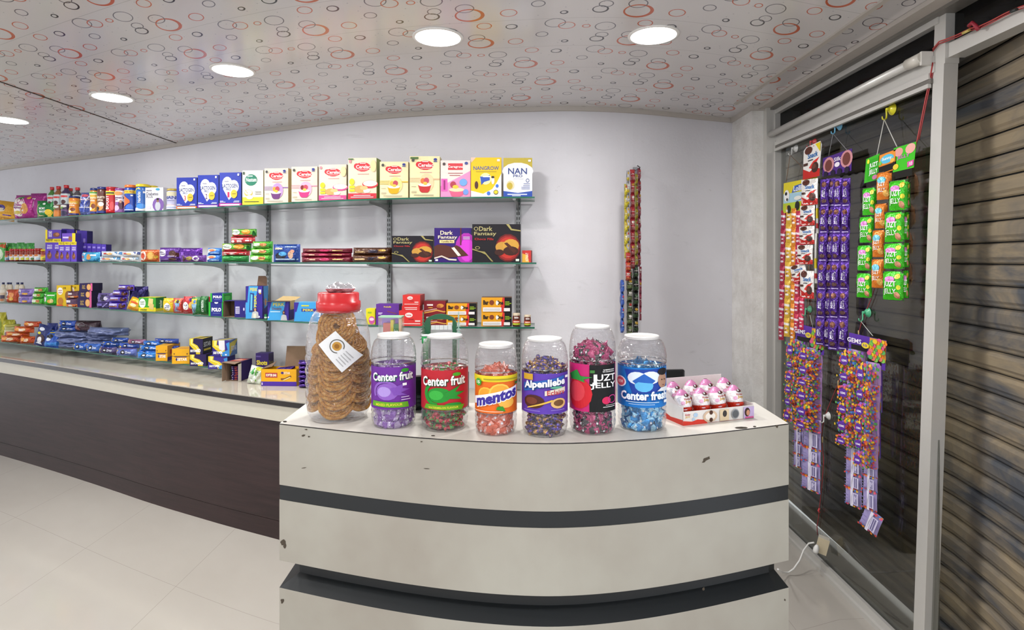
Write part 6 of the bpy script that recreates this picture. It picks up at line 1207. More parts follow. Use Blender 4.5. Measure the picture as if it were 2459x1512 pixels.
z=pk('roll',256,297,725,None,2,'#4f36a8',OC,'biscuit_pack','violet biscuit pack at the bottom of four','biscuit pack',d=.05,ins=-.01)
z=pk('roll',259,300,711,None,2,'#4f36a8',OC,'biscuit_pack','violet biscuit pack second from the bottom of four','biscuit pack',d=.05,ins=-.01,zb=z-.002)
z=pk('roll',266,302,697,None,2,'#5038aa',OC,'biscuit_pack','violet biscuit pack third from the bottom of four','biscuit pack',d=.05,ins=-.01,zb=z-.002)
pk('roll',279,316,684,None,2,'#4a32a0',OC,'biscuit_pack','violet biscuit pack topmost of four, shifted to the right','biscuit pack',d=.05,ins=.0,zb=z-.002)
pk('soft',303,346,688,None,2,'#231c52',[('r',.2,.2,.3,.8,'#3a327a'),('e',.7,.4,.12,.2,'#342c70')],'dark_bag','dark navy bag of biscuits behind the violet packs','bag',d=.08,ins=.075,mat='shiny_foil')
pk('pouch',299,330,713,None,2,'#dcae1c',[('r',.2,.55,.8,.68,'#d9582c'),('e',.5,.42,.26,.12,'#efe6b0'),('r',.1,.1,.9,.2,'#e08a1c')],'snack_pouch','yellow pouch leaning beside the green and yellow nutrition biscuit box','pouch',d=.04,tilt=-.2,roll=.3)
pk('box',333,374,714,None,2,'#3a9a2c',[('r',0,0,1,.28,'#dccb22'),('e',.22,.58,.19,.34,'#ecefe8'),T_('nutri',.1,.6,.34,.76,'#2f6a3a'),T_('choice',.1,.48,.34,.58,'#2f6a3a'),('p',[(.55,.4),(.82,.3),(.86,.9),(.6,.95)],'#dcc884'),('p',[(.6,.2),(.88,.1),(.9,.5),(.64,.6)],'#d2b874'),T_('cracker',.1,.06,.5,.2,'#3a6a2a')],'biscuit_box','green and yellow cracker box with a white oval','box',R='#1f6a2a',T='#dccb22',d=.10,ar=[T_('cracker',.3,.2,.6,.8,'#e0e8d0',90),('r',0,0,1,.2,'#dccb22')])
pk('pouch',387,416,716,None,2,'#e0bd14',[('e',.5,.4,.27,.28,'#ecece6'),T_('marie',.32,.44,.68,.54,'#2f4a9a'),T_('gold',.34,.32,.66,.42,'#2f4a9a'),('e',.8,.8,.16,.1,'#d98a2c')],'snack_pouch','yellow pouch with a white oval next to the cracker box','pouch',d=.05)
pk('pouch',412,436,716,None,2,'#c2453a',[('r',.2,.1,.85,.8,'#7fb0d4'),('r',.2,.7,.85,.95,'#dcbf2a'),('e',.6,.78,.14,.12,'#3a2a2a'),T_('15',.4,.2,.66,.36,'#4a4a80')],'snack_pouch','orange-red pouch with a light blue price panel','pouch',d=.04,ins=.03)
pk('pouch',435,466,712,None,2,'#b8262e',[('e',.34,.46,.24,.24,'#ecece8'),T_('marie',.18,.46,.5,.56,'#3a3a6a'),('e',.8,.5,.2,.2,'#dcae4a'),('e',.7,.84,.12,.1,'#3a2a6a'),('r',.1,.06,.5,.12,'#e0c4c0')],'snack_pouch','crimson pouch with a white oval','pouch',d=.05)
pk('pouch',458,482,713,None,2,'#1f6a2c',[('r',.05,.08,.66,.62,'#8fb8d4'),('r',.05,.62,.66,.9,'#dcbf2a'),('e',.46,.74,.12,.1,'#4a7ac0'),T_('15',.24,.2,.48,.4,'#4a4a80')],'snack_pouch','green pouch with a blue and yellow price panel','pouch',d=.04,ins=.0,roll=-.06)
pk('pouch',478,496,711,None,2,'#176028',[T_('cream',.3,.15,.6,.8,'#cfdccf',90)],'snack_pouch','dark green pouch with vertical white lettering','pouch',d=.04,ins=.01)
pk('box',490,505,713,None,2,'#a8262e',[('r',.3,.6,.8,.8,'#d8b8b4')],'mint_carton','small red carton peeking out behind the striped mint cartons','carton',d=.04,ins=.1)
PO=lambda t:[('r',.0,0,.13,1,'#2fae34'),('r',.94,0,1,1,'#2fae34'),T_('POLO',.22,.44 if t else .32,.88,.74 if t else .60,'#f2f4f6',0,.06),('r',.3,.26 if t else .2,.8,.29 if t else .22,'#8fa0d4')]+([] if t else [('e',.55,.98,.14,.1,'#dfe4f4')])
z=pk('box',501,535,725,None,2,'#22287e',PO(0),'mint_carton','taller navy mint carton with green edges, lower of the two','carton','navy and green mint cartons',R='#2a8a34',d=.08,ins=.0)
pk('box',505,536,704,None,2,'#22287e',PO(1),'mint_carton','shorter navy mint carton with green edges, on top of the other','carton','navy and green mint cartons',R='#2a9a3a',d=.09,ins=.0,zb=z+.0005,ar=[('e',.5,.5,.3,.3,'#4aae4a'),('r',.1,.7,.8,.8,'#1f6a2c')])
# open display box helper: walls with thickness, open front or top
def openbox(name,lab,cat,x0,x1,yt,sh,d,parts,Y=None,ins=.01,a=0,zb=None):
    xc=(x0+x1)/2; Yv,z0=place(xc,sh,ins,Y,zb); X=(xc-CX)/F*Yv; w_=(x1-x0)*Yv/F; ybe=HY+(EYE-z0)*F/Yv; h=(ybe-yt)*Yv/F
    o=empty(name,(X,Yv,z0),a); tag(o,lab,cat); parts(o,w_,h,d,Yv); return o,w_,h,Yv,z0
def p_brown(o,w_,h,d,Yv):
    t=.0015; m=MB(); c='#7a6554'
    m.box(-w_/2,-w_/2+t,0,d,0,h,col=c,mat='cardboard'); m.box(-w_/2,w_/2,d-t,d,0,h,col='#6a5646',mat='cardboard'); m.box(-w_/2,w_/2,0,d,0,t,col='#8a7260',mat='cardboard'); m.box(-w_/2,w_/2,0,d,h-t,h,col='#2e2468',mat='carton')
    m.box(w_/2-t,w_/2,0,d,0,h,col='#2b2470'); m.build('box_body',o)
    m=MB(); m.box(-.0,w_*.55,-t,0,0,h*.98,col='#2b2277'); m.art(lambda u,v,off:Vector((u*w_*.55,-t-off,v*h*.98)),[('r',.08,.22,.42,.66,'#cfcbe4')]+[('r',.1,.27+i*.06,.4,.29+i*.06,'#4a4480') for i in range(6)]+[('e',.78,.5,.06,.1,'#d8d4ec'),('r',.9,.2,.93,.8,'#8a84c0')]); m.build('flap',o)
openbox('wafer_display_box','open dark blue cardboard box lying on its side, brown inside, with a barcode flap','display box',537,590,722,2,.09,p_brown)
PKA=[('p',[(.18,1),(.72,1),(.60,.62),(.60,.0),(0,0),(0,.5),(.1,.5)],'#3f9ad4'),T_('PERK',.26,.85,.70,.95,'#e0cf2a'),('p',[(.2,.2),(.46,.2),(.5,.78),(.26,.80)],'#26407e'),('p',[(.27,.26),(.38,.26),(.41,.74),(.3,.76)],'#5fb4e0'),T_('PERK',.50,.36,.64,.74,'#e0cf2a',90),('e',.56,.26,.10,.09,'#3a2a24'),('e',.56,.28,.06,.055,'#b98a70'),('p',[(.34,.02),(.78,.02),(.74,.2),(.58,.24),(.4,.2)],'#b9bcbc'),('r',.46,.02,.62,.16,'#e0dcc4'),('e',.8,.06,.05,.03,'#dcdcec'),('r',.76,.8,.92,.9,'#cfd4ec'),('r',.8,.76,.92,.79,'#c9a22a')]
def p_tall(o,w_,h,d,Yv):
    t=.0015; m=MB(); m.box(-w_/2,w_/2,0,t,0,h,col='#35278a'); m.box(-w_/2,-w_/2+t,0,d,0,h,col='#33267e'); m.box(w_/2-t,w_/2,0,d,0,h,col='#2f2470'); m.box(-w_/2,w_/2,d-t,d,0,h,col='#2f2470'); m.box(-w_/2,w_/2,0,d,0,t,col='#2f2470')
    m.art(lambda u,v,off:Vector((-w_/2+u*w_,-off,v*h)),PKA); m.art(lambda u,v,off:Vector((w_/2+off,d*u,v*h)),[('p',[(.1,1),(1,1),(.9,.4),(.3,.3)],'#3f8ac6'),('e',.5,.5,.2,.12,'#a97a64'),('r',0,0,1,.12,'#33267e')]); m.build('box_body',o)
    m=MB(); x0=-.012; hh=.058
    m.poly([(x0-.004,d,h),(w_*.42,d,h),(w_*.36,d+.016,h+hh*.8),(w_*.26,d+.020,h+hh),(x0-.006,d+.022,h+hh)],'#6a5244','cardboard'); m.poly([(x0-.004,d+.0015,h),(x0-.006,d+.0235,h+hh),(w_*.26,d+.0215,h+hh),(w_*.36,d+.0175,h+hh*.8),(w_*.42,d+.0015,h)],'#5a4438','cardboard'); m.build('flap',o)
openbox('wafer_display_box','tall blue and purple wafer carton with its brown lid flap raised','display box',590,631,687,2,.075,p_tall,ins=-.0)
pk('jar',634,641,754,None,2,'#2a8a4a',[('r',0,.3,1,.6,'#d8e8dc')],'mint_roll','tiny green mint roll standing between the two wafer cartons','roll',cap='#1f6a3a',capf=.2,ins=.0)
def p_flaps(o,w_,h,d,Yv):
    t=.0015; m=MB(); zf=h
    m.box(-w_/2,w_/2,0,t,0,zf,col='#35278a'); m.box(-w_/2,-w_/2+t,0,d,0,zf,col='#33267e'); m.box(w_/2-t,w_/2,0,d,0,zf,col='#2f2470'); m.box(-w_/2,w_/2,d-t,d,0,zf,col='#7a6554',mat='cardboard'); m.box(-w_/2,w_/2,0,d,0,t,col='#7a6554',mat='cardboard')
    m.art(lambda u,v,off:Vector((-w_/2+u*w_,-off,v*zf)),[('p',[(0,0),(.66,0),(.84,1),(.2,1)],'#3f9ad4'),T_('PERK',.26,.76,.80,.94,'#d9cc3a'),T_('Double',.22,.56,.66,.68,'#7a3a2a'),('r',.14,.44,.6,.48,'#cfe4f0'),('e',.76,.40,.06,.12,'#3a2a24'),('e',.76,.42,.035,.06,'#b98a70'),('p',[(.62,.0),(.92,.0),(.88,.26),(.76,.32),(.66,.26)],'#b9bcbc'),('e',.06,.16,.03,.05,'#dcdcec')]); m.build('box_body',o)
    c='#c2a878'; m=MB(); m.poly([(-w_/2-.020,-.012,zf+.004),(w_*.34,-.05,zf+.004),(w_/2,0,zf),(-w_/2,0,zf)][::1],c,'cardboard'); m.poly([(-w_/2-.020,-.012,zf+.0055),(-w_/2,0,zf+.0015),(w_/2,0,zf+.0015),(w_*.34,-.05,zf+.0055)][::-1],c,'cardboard'); m.build('flap',o)
    m=MB(); m.poly([(-w_/2+.01,d,zf),(w_/2,d,zf),(w_/2+.03,d+.02,zf+.022),(-w_/2+.05,d+.02,zf+.026)],c,'cardboard'); m.poly([(-w_/2+.01,d+.0015,zf),(-w_/2+.05,d+.0215,zf+.026),(w_/2+.03,d+.0215,zf+.022),(w_/2,d+.0015,zf)],c,'cardboard'); m.build('flap',o)
    m=MB(); m.box(w_/2,w_/2+.0015,.02,d,zf*.55,zf+.004,col=c,mat='cardboard'); m.build('flap',o)
openbox('wafer_display_box','open blue wafer carton with spread tan cardboard flaps','display box',642,694,724,2,.085,p_flaps,ins=.0)
pk('box',706,766,726,None,2,'#3a95cf',[('p',[(0,.5),(0,1),(.2,1),(.1,.5)],'#35278a'),('p',[(0,0),(.08,.9),(0,.9)],'#35278a'),('r',.3,.52,.9,.68,'#2f2f90'),T_('PERK',.36,.54,.8,.66,'#dccf2a'),('r',.3,.8,.6,.86,'#dccf2a')],'wafer_box','flat light blue wafer carton tucked behind the large snack jar','carton',R='#2f6aa0',T='#5fa4cc',d=.09,ins=.02)
pk('box',879,901,741,None,2,'#d9d01c',[('e',.62,.26,.34,.26,'#c9559a'),('e',.62,.32,.26,.1,'#ecd0dc'),('r',.2,.7,.6,.8,'#8fae2a')],'candy_carton','yellow carton with a pink oval left of the purple one','carton',R='#a9a01c',d=.06,ins=.03)
z=pk('box',903,957,762,None,2,'#5a2a88',[('r',.1,.2,.5,.5,'#6a3a98')],'candy_carton','purple carton at the bottom left of the red stack','carton',R='#44206a',d=.07,ins=.01)
pk('box',903,958,730,None,2,'#5c2c8c',[T_('Fruittella',.34,.74,.66,.86,'#d9c22a'),('r',.1,.3,.28,.36,'#cfc0e0'),('r',.1,.22,.24,.27,'#cfc0e0'),('p',[(.48,.5),(.9,.3),(.9,.26),(.5,.44)],'#8a4a3a'),('r',.5,.12,.72,.16,'#cfc0e0')],'candy_carton','larger purple carton with small yellow lettering, on top of the other purple one','carton',R='#44206a',d=.07,ins=.01,zb=z+.0005)
RK=[('e',.42,.72,.16,.16,'#e6d4d0'),T_('lotte',.32,.66,.52,.78,'#b3242a'),('r',.4,.42,.62,.47,'#8a1f22'),('r',.1,.12,.9,.18,'#e0bcb8'),('r',.68,.28,.9,.38,'#e0bcb8')]
z=pk('box',958,1015,746,None,2,'#c92c2a',RK,'candy_carton','widest bright red carton at the bottom of the red stack','carton','bright red cartons on the third shelf',R='#a02422',d=.06,ins=-.005)
z=pk('box',965,1008,734,None,2,'#c42826',[('r',.15,.55,.85,.68,'#ecd0cc'),('r',.2,.2,.85,.34,'#ecd0cc')],'candy_carton','thin bright red carton in the middle of the red stack','carton','bright red cartons on the third shelf',R='#a02422',d=.08,ins=.0,zb=z+.0005)
pk('box',967,1009,708,None,2,'#cb2e2b',RK,'candy_carton','bright red carton on top of the red stack','carton','bright red cartons on the third shelf',R='#b23a36',T='#b8423e',d=.12,ins=.0,zb=z+.0005)
MK=[('p',[(0,.1),(.3,.2),(.6,.32),(.9,.2),(1,.2),(1,.12),(.9,.1),(.6,.22),(.3,.1),(0,0)],'#d9a24a'),('p',[(0,.22),(.4,.36),(.6,.4),(.6,.36),(.4,.30),(0,.16)],'#e2bcb0'),('r',.14,.62,.42,.74,'#e8dcd8'),('r',.2,.44,.4,.5,'#d9a43a'),('e',.76,.62,.16,.16,'#c9863a'),('e',.68,.56,.1,.1,'#a9602c')]
z=pk('box',1016,1072,753,None,2,'#7a1620',MK,'chocolate_carton','maroon and gold carton at the bottom, behind the green arched stand','carton',R='#5c1018',d=.07,ins=.05)
pk('box',1018,1070,722,None,2,'#7c1822',MK,'chocolate_carton','maroon and gold carton on top, right of the red stack','carton',R='#5c1018',T='#6a4a3a',d=.09,ins=.05,zb=z+.0005)
BO=[('p',[(.60,0),(.74,0),(.84,1),(.70,1)],'#c9322c'),('r',.76,0,1,1,'#0f0d0e'),('p',[(.72,0),(.8,0),(.86,1),(.82,1)],'#0f0d0e'),('e',.34,.66,.08,.17,'#7a3a22'),('e',.52,.64,.045,.16,'#efefea'),T_('Bar',.06,.52,.24,.82,'#1a1718',0,.04),T_('One',.50,.52,.72,.80,'#1a1718',0,.04),('e',.52,.64,.03,.11,'#e8e4dc'),('r',.78,.68,.92,.73,'#8fae2a'),('r',.78,.58,.98,.63,'#8fae2a'),('r',.78,.49,.92,.54,'#8fae2a'),('r',.05,.06,.66,.34,'#e2dedc'),('r',.08,.14,.62,.16,'#8a8684'),('r',.08,.22,.62,.24,'#8a8684'),('r',.74,.08,.94,.30,'#dedad8')]
for (x0,x1,ya,yb_,s1,s2) in ((1072,1144,757,728,'left-hand','left-hand'),(1156,1229,750,714,'right-hand','right-hand')):
    k_='beside the maroon cartons' if x0<1100 else 'beside the little syrup jars'
    z=pk('box',x0,x1,ya,None,2,'#d9991c',BO,'chocolate_carton','black and orange chocolate bar carton, lower of two '+k_,'carton','black and orange chocolate bar cartons',R='#7a5a34',d=.09,ins=.03,a=0)
    pk('box',x0,x1,yb_,None,2,'#d9991c',BO,'chocolate_carton','black and orange chocolate bar carton, upper of two '+k_,'carton','black and orange chocolate bar cartons',R='#8a6a44',T='#6a4a34',d=.09,ins=.03,a=0,zb=z+.0005)
for x0,x1,yt,lb in ((1231,1249,752,'larger little amber syrup jar next to the chocolate cartons'),(1259,1275,756,'smaller amber syrup jar last at the free end of the third shelf')):
    pk('jar',x0,x1,yt,None,2,'#5c2410',[('r',0,.1,1,.6,'#a9b82a'),('r',0,.3,1,.6,'#b83a2a'),('r',.2,.4,.8,.5,'#e8dcc8'),('r',.3,.8,.7,.95,'#cfc4c0')],'syrup_jar',lb,'jar','little amber syrup jars on the third shelf',cap='#c9b8a0',capf=.2,ins=.02)
# ---------- lowest shelf
pk('pouch',-12,8,750,None,3,'#b0a81c',[('e',.5,.5,.3,.3,'#7a8a1c')],'snack_pouch','tall yellow-green pouch at the left edge of the lowest shelf','pouch',d=.05,ins=.1)
pk('soft',0,28,768,None,3,'#a8a424',[('e',.5,.6,.3,.2,'#d9cf3a')],'snack_bag','crumpled yellow-green bag behind the tub','bag',d=.06,ins=.12)
pk('jar',4,31,780,None,3,'#a9a86a',[('r',0,.3,1,.8,'#cfc8a0'),('e',.5,.5,.2,.2,'#7a4a4a')],'noodle_tub','small yellow-green tub behind the orange packs','tub',cap='#b8b45a',capf=.12,ins=.08)
OR=[('e',.3,.6,.14,.24,'#e8a04a'),('e',.6,.55,.12,.2,'#efd0a4'),('r',.36,.3,.6,.7,'#ecd8c4'),('p',[(.7,.2),(.9,.8),(1,.8),(.84,.2)],'#b83a14')]
OG='orange biscuit packs heaped on the lowest shelf'
z=pk('roll',-4,46,806,None,3,'#cf5a1c',OR,'biscuit_pack','orange biscuit pack lying frontmost at the bottom of the orange heap','biscuit pack',OG,d=.05,ins=-.0)
pk('roll',44,78,808,None,3,'#c2521a',OR,'biscuit_pack','orange biscuit pack at the bottom right end of the orange heap','biscuit pack',OG,d=.045,ins=.03)
z=pk('roll',8,64,797,None,3,'#d25f20',OR,'biscuit_pack','orange biscuit pack second layer of the orange heap','biscuit pack',OG,d=.05,zb=z-.004,ins=.01)
z=pk('roll',28,75,784,None,3,'#cc5a1e',OR,'biscuit_pack','orange biscuit pack third layer of the orange heap','biscuit pack',OG,d=.05,zb=z-.004,ins=.02)
pk('roll',52,92,772,None,3,'#b84a20',OR,'biscuit_pack','orange biscuit pack topmost of the orange heap','biscuit pack',OG,d=.05,zb=z-.004,ins=.05)
pk('pouch',76,108,779,None,3,'#1c2a66',[('e',.4,.8,.2,.08,'#dfe4f0'),T_('CREAM',.3,.76,.6,.84,'#dfe4f0'),('e',.3,.6,.12,.06,'#d9cf2a'),('e',.5,.36,.3,.2,'#3a1c1c'),('e',.45,.3,.16,.14,'#e4e2e6'),('p',[(.2,.12),(.7,.1),(.5,.28)],'#dfe4f0')],'cookie_pouch','navy cookie pouch leaning against the orange heap','pouch',d=.03,tilt=-.1,roll=.22,ins=-.01)
pk('pouch',98,132,790,None,3,'#2a56b4',[('e',.4,.6,.26,.14,'#17181f'),('e',.36,.44,.16,.1,'#dfe8f2'),('p',[(0,.1),(1,.1),(1,.3),(.5,.24),(0,.3)],'#3a86d4'),('r',.3,.8,.8,.86,'#d9c22a')],'cookie_pouch','brighter blue cookie pouch slumped to the right of the navy one','pouch',d=.06,tilt=-.35,ins=.0)
pk('pouch',108,134,776,None,3,'#1f2f7a',[('r',.2,.6,.8,.7,'#c9b83a')],'cookie_pouch','dark blue cookie pouch standing behind the grey bagged bundles','pouch',d=.04,ins=.12)
def bag(x0,x1,yt,zb,lb,ins,c='#6f7aa4'):
    return pk('soft',x0,x1,yt,None,3,c,[('p',[(.1,.3),(.5,.5),(.52,.56),(.1,.4)],'#98a2c4'),('p',[(.4,.7),(.8,.5),(.82,.55),(.42,.78)],'#99a3c4'),('p',[(.6,.2),(.9,.4),(.92,.46),(.6,.28)],'#5a668f')],'bagged_bundle',lb,'bundle','grey-blue plastic bagged bundles on the lowest shelf',d=.12,ins=ins,zb=zb,mat='foil',crk=.14,pu=5)
z=bag(130,200,824,None,'grey-blue bagged bundle at the bottom of the left pile',.03)
z=bag(127,202,810,z-.008,'grey-blue bagged bundle in the middle of the left pile',.03)
z3=bag(120,204,794,z-.008,'grey-blue bagged bundle on top of the left pile',.03)
z=bag(196,262,818,None,'grey-blue bagged bundle at the bottom of the right pile',.08)
z=bag(198,258,803,z-.006,'grey-blue bagged bundle in the middle of the right pile',.09)
bag(198,294,788,z-.008,'grey-blue bagged bundle on top of the right pile, the widest',.09)
OL=lambda c='#2f66c0':[('r',.04,.25,.20,.85,'#dcc22a'),('e',.42,.55,.12,.3,'#1c1f2c'),('e',.42,.55,.07,.12,'#e6eaf0'),T_('Oreo',.56,.40,.84,.74,'#e6eef8'),('r',.2,.05,.8,.14,'#8fc0e6')]
z=pk('roll',134,182,784,None,3,'#1f3f8f',OL(),'biscuit_pack','dark blue cookie roll lower of two lying on the left bagged pile','biscuit pack',d=.05,zb=z3-.004,ins=.02,own=1)
pk('roll',136,178,770,None,3,'#2247a0',OL(),'biscuit_pack','dark blue cookie roll upper of two lying on the left bagged pile','biscuit pack',d=.05,zb=z-.004,ins=.02,own=1)
pk('soft',168,229,771,None,3,'#3a2430',[('p',[(0,.6),(.4,.9),(.9,.5),(.5,.6)],'#6a6a6c'),('e',.2,.5,.1,.2,'#6a3a2c'),('e',.3,.3,.08,.15,'#8a4a34')],'cookie_pouch','brown and blue family pouch draped behind the two cookie rolls','pouch',d=.10,zb=z3-.006,ins=.08,own=1,crk=.06,pu=2.2)
OB='blue and pink cookie rolls heaped on the lowest shelf'
ORE=[ # x0,x1,ytop,colour, level base z offset key, label
 (172,206,824,'#2a5cb8',0,'blue cookie roll at the left foot of the roll heap'),
 (203,236,826,'#3a66b8',0,'blue cookie roll with a yellow tab, second along the foot of the heap'),
 (233,275,834,'#4a3f6a',0,'brownish blue cookie roll, third along the foot of the heap'),
 (274,322,838,'#5a6ab0',0,'pink edged cookie roll, fourth along the foot of the heap'),
 (324,374,846,'#2f7fd0',0,'bright sky blue cookie roll at the right foot of the heap'),
 (236,276,823,'#2f4aa8',1,'blue cookie roll in the second layer, left one'),
 (280,322,828,'#8a6a9a',1,'lilac pink cookie roll in the second layer, middle one'),
 (328,372,834,'#2a66c4',1,'blue cookie roll in the second layer, right one'),
 (241,286,810,'#2a56b4',2,'blue cookie roll in the third layer, left one'),
 (281,328,816,'#3a5ab8',2,'blue cookie roll in the third layer, middle one'),
 (330,384,821,'#2f74cc',2,'blue cookie roll in the third layer, right one'),
 (262,302,797,'#2a4a9a',3,'navy cookie roll in the fourth layer, left one'),
 (302,344,801,'#8a5a78',3,'dusky pink cookie roll in the fourth layer, middle one'),
 (338,384,808,'#2a6ac0',3,'blue cookie roll in the fourth layer, right one'),
 (366,423,803,'#24439c',4,'dark blue cookie roll highest on the heap at its right end'),
 (384,424,818,'#223c90',2.9,'dark blue cookie roll behind, low at the right end of the heap')]
lay={0:None,1:.021,2:.052,3:.082,4:.098,2.9:.055}
for x0,x1,yt,c,lv,lb in ORE:
    pk('roll',x0,x1,yt,None,3,c,OL(),'biscuit_pack',lb,'biscuit pack',OB,d=.05,ins=(0 if lv==0 else .012*lv+.01)+(.05 if lv in(4,2.9) else 0),zb=None if lv==0 else ZS[3]+lay[lv],H=.033 if lv!=0 else None)
FS=[('r',.0,.50,1,.54,'#8a6a1a'),('p',[(.1,.5),(.9,.5),(.8,.44),(.2,.44)],'#4a3a6a'),('e',.3,.30,.09,.10,'#3a2a6a'),T_('5STAR',.30,.20,.88,.40,'#efe6dc',0,.05),('r',.1,.64,.16,.72,'#5a3a2a'),('r',.84,.64,.9,.72,'#5a3a2a')]
pk('box',374,402,830,None,3,'#e0a41c',FS,'chocolate_carton','taller yellow chocolate bar carton next to the blue cookie rolls','carton','yellow chocolate bar cartons',R='#c98a1c',T='#d9a42a',d=.16,ins=.0,a=.05,ar=[('r',0,0,1,.24,'#3a2a7a'),('r',.2,.4,.5,.7,'#a53a2a')],at=[('r',.3,.3,.7,.7,'#c9862a')])
pk('box',413,455,838,None,3,'#e3a81c',FS,'chocolate_carton','shorter yellow chocolate bar carton left of the black and yellow cartons','carton','yellow chocolate bar cartons',R='#c98a1c',T='#dba62c',d=.12,ins=-.02,a=.05,at=[('r',.2,.2,.8,.6,'#c9862a')])
def f3(blue=False,tag_=False):
    A=[('p',[(0,1),(.3,1),(.26,.72),(.6,.56),(.78,.3),(.8,0),(.5,0),(.48,.2),(.2,.4),(0,.6)],'#d9c02a'),('p',[(.1,.98),(.26,.98),(.2,.7),(.52,.5),(.66,.3),(.6,.3),(.44,.48),(.1,.66)],'#ece07a')]
    if blue: A+=[('p',[(1,.9),(.8,.8),(.9,.4),(.5,.2),(.56,0),(1,0)],'#3a86c8'),('p',[(.4,.2),(.6,.28),(.5,.34),(.34,.26)],'#dfe4f0')]
    if tag_: A+=[('p',[(.36,1),(.72,1),(.74,.42),(.6,.34),(.4,.44)],'#dcdadd')]
    return A+[T_('5STAR',.06,.14,.62,.30,'#eeeeee',0,.05),T_('3D',.58,.12,.84,.36,'#eeeeee',0,.05) if not blue else ('e',.8,.1,.06,.05,'#e6e6ec')]
z=pk('box',456,495,851,None,3,'#2a1c50',f3(),'chocolate_carton','dark purple and yellow carton, lower left of the block of four','carton','dark and yellow chocolate cartons in a block of four',R='#1c1430',d=.11,ins=-.02,a=.0)
pk('box',455,487,813,None,3,'#241a48',f3(),'chocolate_carton','dark purple and yellow carton, upper left of the block of four','carton','dark and yellow chocolate cartons in a block of four',R='#15121a',T='#c9b23a',d=.12,ins=-.02,a=.0,zb=z+.0005,ar=[T_('5STAR',.1,.45,.8,.75,'#cfcfcf'),('r',.1,.2,.8,.32,'#c9b23a')],at=[('p',[(.2,0),(.5,0),(.9,1),(.6,1)],'#17131c')])
z=pk('box',500,546,855,None,3,'#3a2c88',f3(True),'chocolate_carton','blue-purple and yellow carton, lower right of the block of four','carton','dark and yellow chocolate cartons in a block of four',R='#2a2470',d=.10,ins=-.03,a=.0)
pk('box',510,551,817,None,3,'#33287e',f3(True,True),'chocolate_carton','blue-purple and yellow carton with a white sticker, upper right of the block of four','carton','dark and yellow chocolate cartons in a block of four',R='#4a6a9a',T='#7a7a8a',d=.10,ins=-.02,a=.0,zb=z+.0005,ar=[('p',[(0,0),(.5,.4),(1,.9),(1,1),(0,.8)],'#b8ac4a'),T_('5STAR',.2,.3,.9,.6,'#b9c4dc')],at=[('p',[(.2,0),(.5,0),(.9,1),(.6,1)],'#b8a83a')])
# ---------- on the long counter behind the snack jar
Yc1=3.16
def p_side(o,w_,h,d,Yv):
    t=.002; m=MB(); c='#8a7462'
    m.box(-w_/2,-w_/2+t,0,d,0,h,col=c,mat='cardboard'); m.box(w_/2-t,w_/2,0,d,0,h,col=c,mat='cardboard',cols={'R':'#2e2252'}); m.box(-w_/2,w_/2,0,d,0,t,col=c,mat='cardboard'); m.box(-w_/2,w_/2,0,d,h-t,h,col='#4a2a4f',cols={'D':'#6a5646'}); m.box(-w_/2,w_/2,d-t,d,0,h,col='#6a5646',mat='cardboard')
    m.art(lambda u,v,off:Vector((-w_/2+u*w_,d*v,h+off)),[('p',[(.1,.1),(.8,.2),(.9,.8),(.3,.9)],'#b5523a'),('r',.2,.4,.7,.6,'#d8b8a8')]); m.build('box_body',o)
    m=MB(); m.poly([(-w_/2,0,h),(w_/2,0,h),(w_/2-.02,-.035,h-.010),(-w_/2-.01,-.035,h+.0)][::-1],c,'cardboard'); m.poly([(-w_/2,0,h+.0015),(w_/2,0,h+.0015),(w_/2-.02,-.035,h-.0085),(-w_/2-.01,-.035,h+.0015)],c,'cardboard'); m.build('flap',o)
    m=MB(); m.box(-w_/2-.0015,-w_/2,-.04,0,.004,h,col=c,mat='cardboard'); m.build('flap',o)
    m=MB(); m.box(w_/2,w_/2+.0015,-.03,0,.0,h-.01,col='#cfc8bc'); m.build('flap',o)
o,w_,h,Yv,z0=openbox('chocolate_display_box','open brown-edged carton lying on its side, full of small purple chocolate bars','display box',542,580,868,'C',.12,p_side,Y=3.47,a=-.1)
rd=random.Random(4)
m=pillow_mb(.045,.0095,.02,'#3a2470',[('r',.4,.2,.7,.8,'#b5432a'),('r',.05,.3,.25,.7,'#cfc8e0')],mat='foil',fu=.08,fv=0,pu=10,pv=2,seed=3,nu=8,nv=6); om_=m.build('chocolate_bar'); me=om_.data; bpy.data.objects.remove(om_)
for i in range(8):
    for j in range(1):
        b=bpy.data.objects.new('chocolate_bar',me); COL.objects.link(b); b.scale=(1.45,1,1); c_=Matrix.Rotation(-.1,4,'Z')@Vector((.008+rd.uniform(-.003,.003),.008,.0025+i*.0105)); b.location=o.location+c_; b.rotation_euler=(0,0,-.1+rd.uniform(-.04,.04))
        tag(b,'small purple chocolate bar in the pile inside the side-lying carton','chocolate bar','chocolate bars inside the side-lying carton')
pk('soft',587,626,880,None,'C','#c9d2c4',[('p',[(.1,.6),(.5,.5),(.6,.7),(.3,.9)],'#3f9a4a'),('p',[(.6,.2),(.66,.2),(.5,.8),(.44,.8)],'#7ab84a'),('e',.6,.9,.2,.1,'#c9cf3a'),('p',[(.1,.2),(.5,.1),(.6,.2),(.2,.3)],'#f2f4ee')],'candy_bag','crumpled white and green plastic bag on the long counter','bag',d=.05,Y=3.37,crk=.22,tilt=-.15,roll=.2)
pk('box',614,645,848,None,'C','#33205e',[T_('Shots',.06,.52,.9,.72,'#d9c83a',0,.04),('e',.6,.24,.3,.16,'#5a3040'),('e',.3,.2,.2,.12,'#4a2a50'),('r',.04,.84,.4,.9,'#5a4a8a')],'chocolate_carton','small upright purple carton with yellow lettering on the long counter','carton',R='#2a1c4a',T='#3a2a6a',d=.06,Y=3.56,ar=[T_('Shots',.1,.5,.9,.7,'#8a7a3a')])
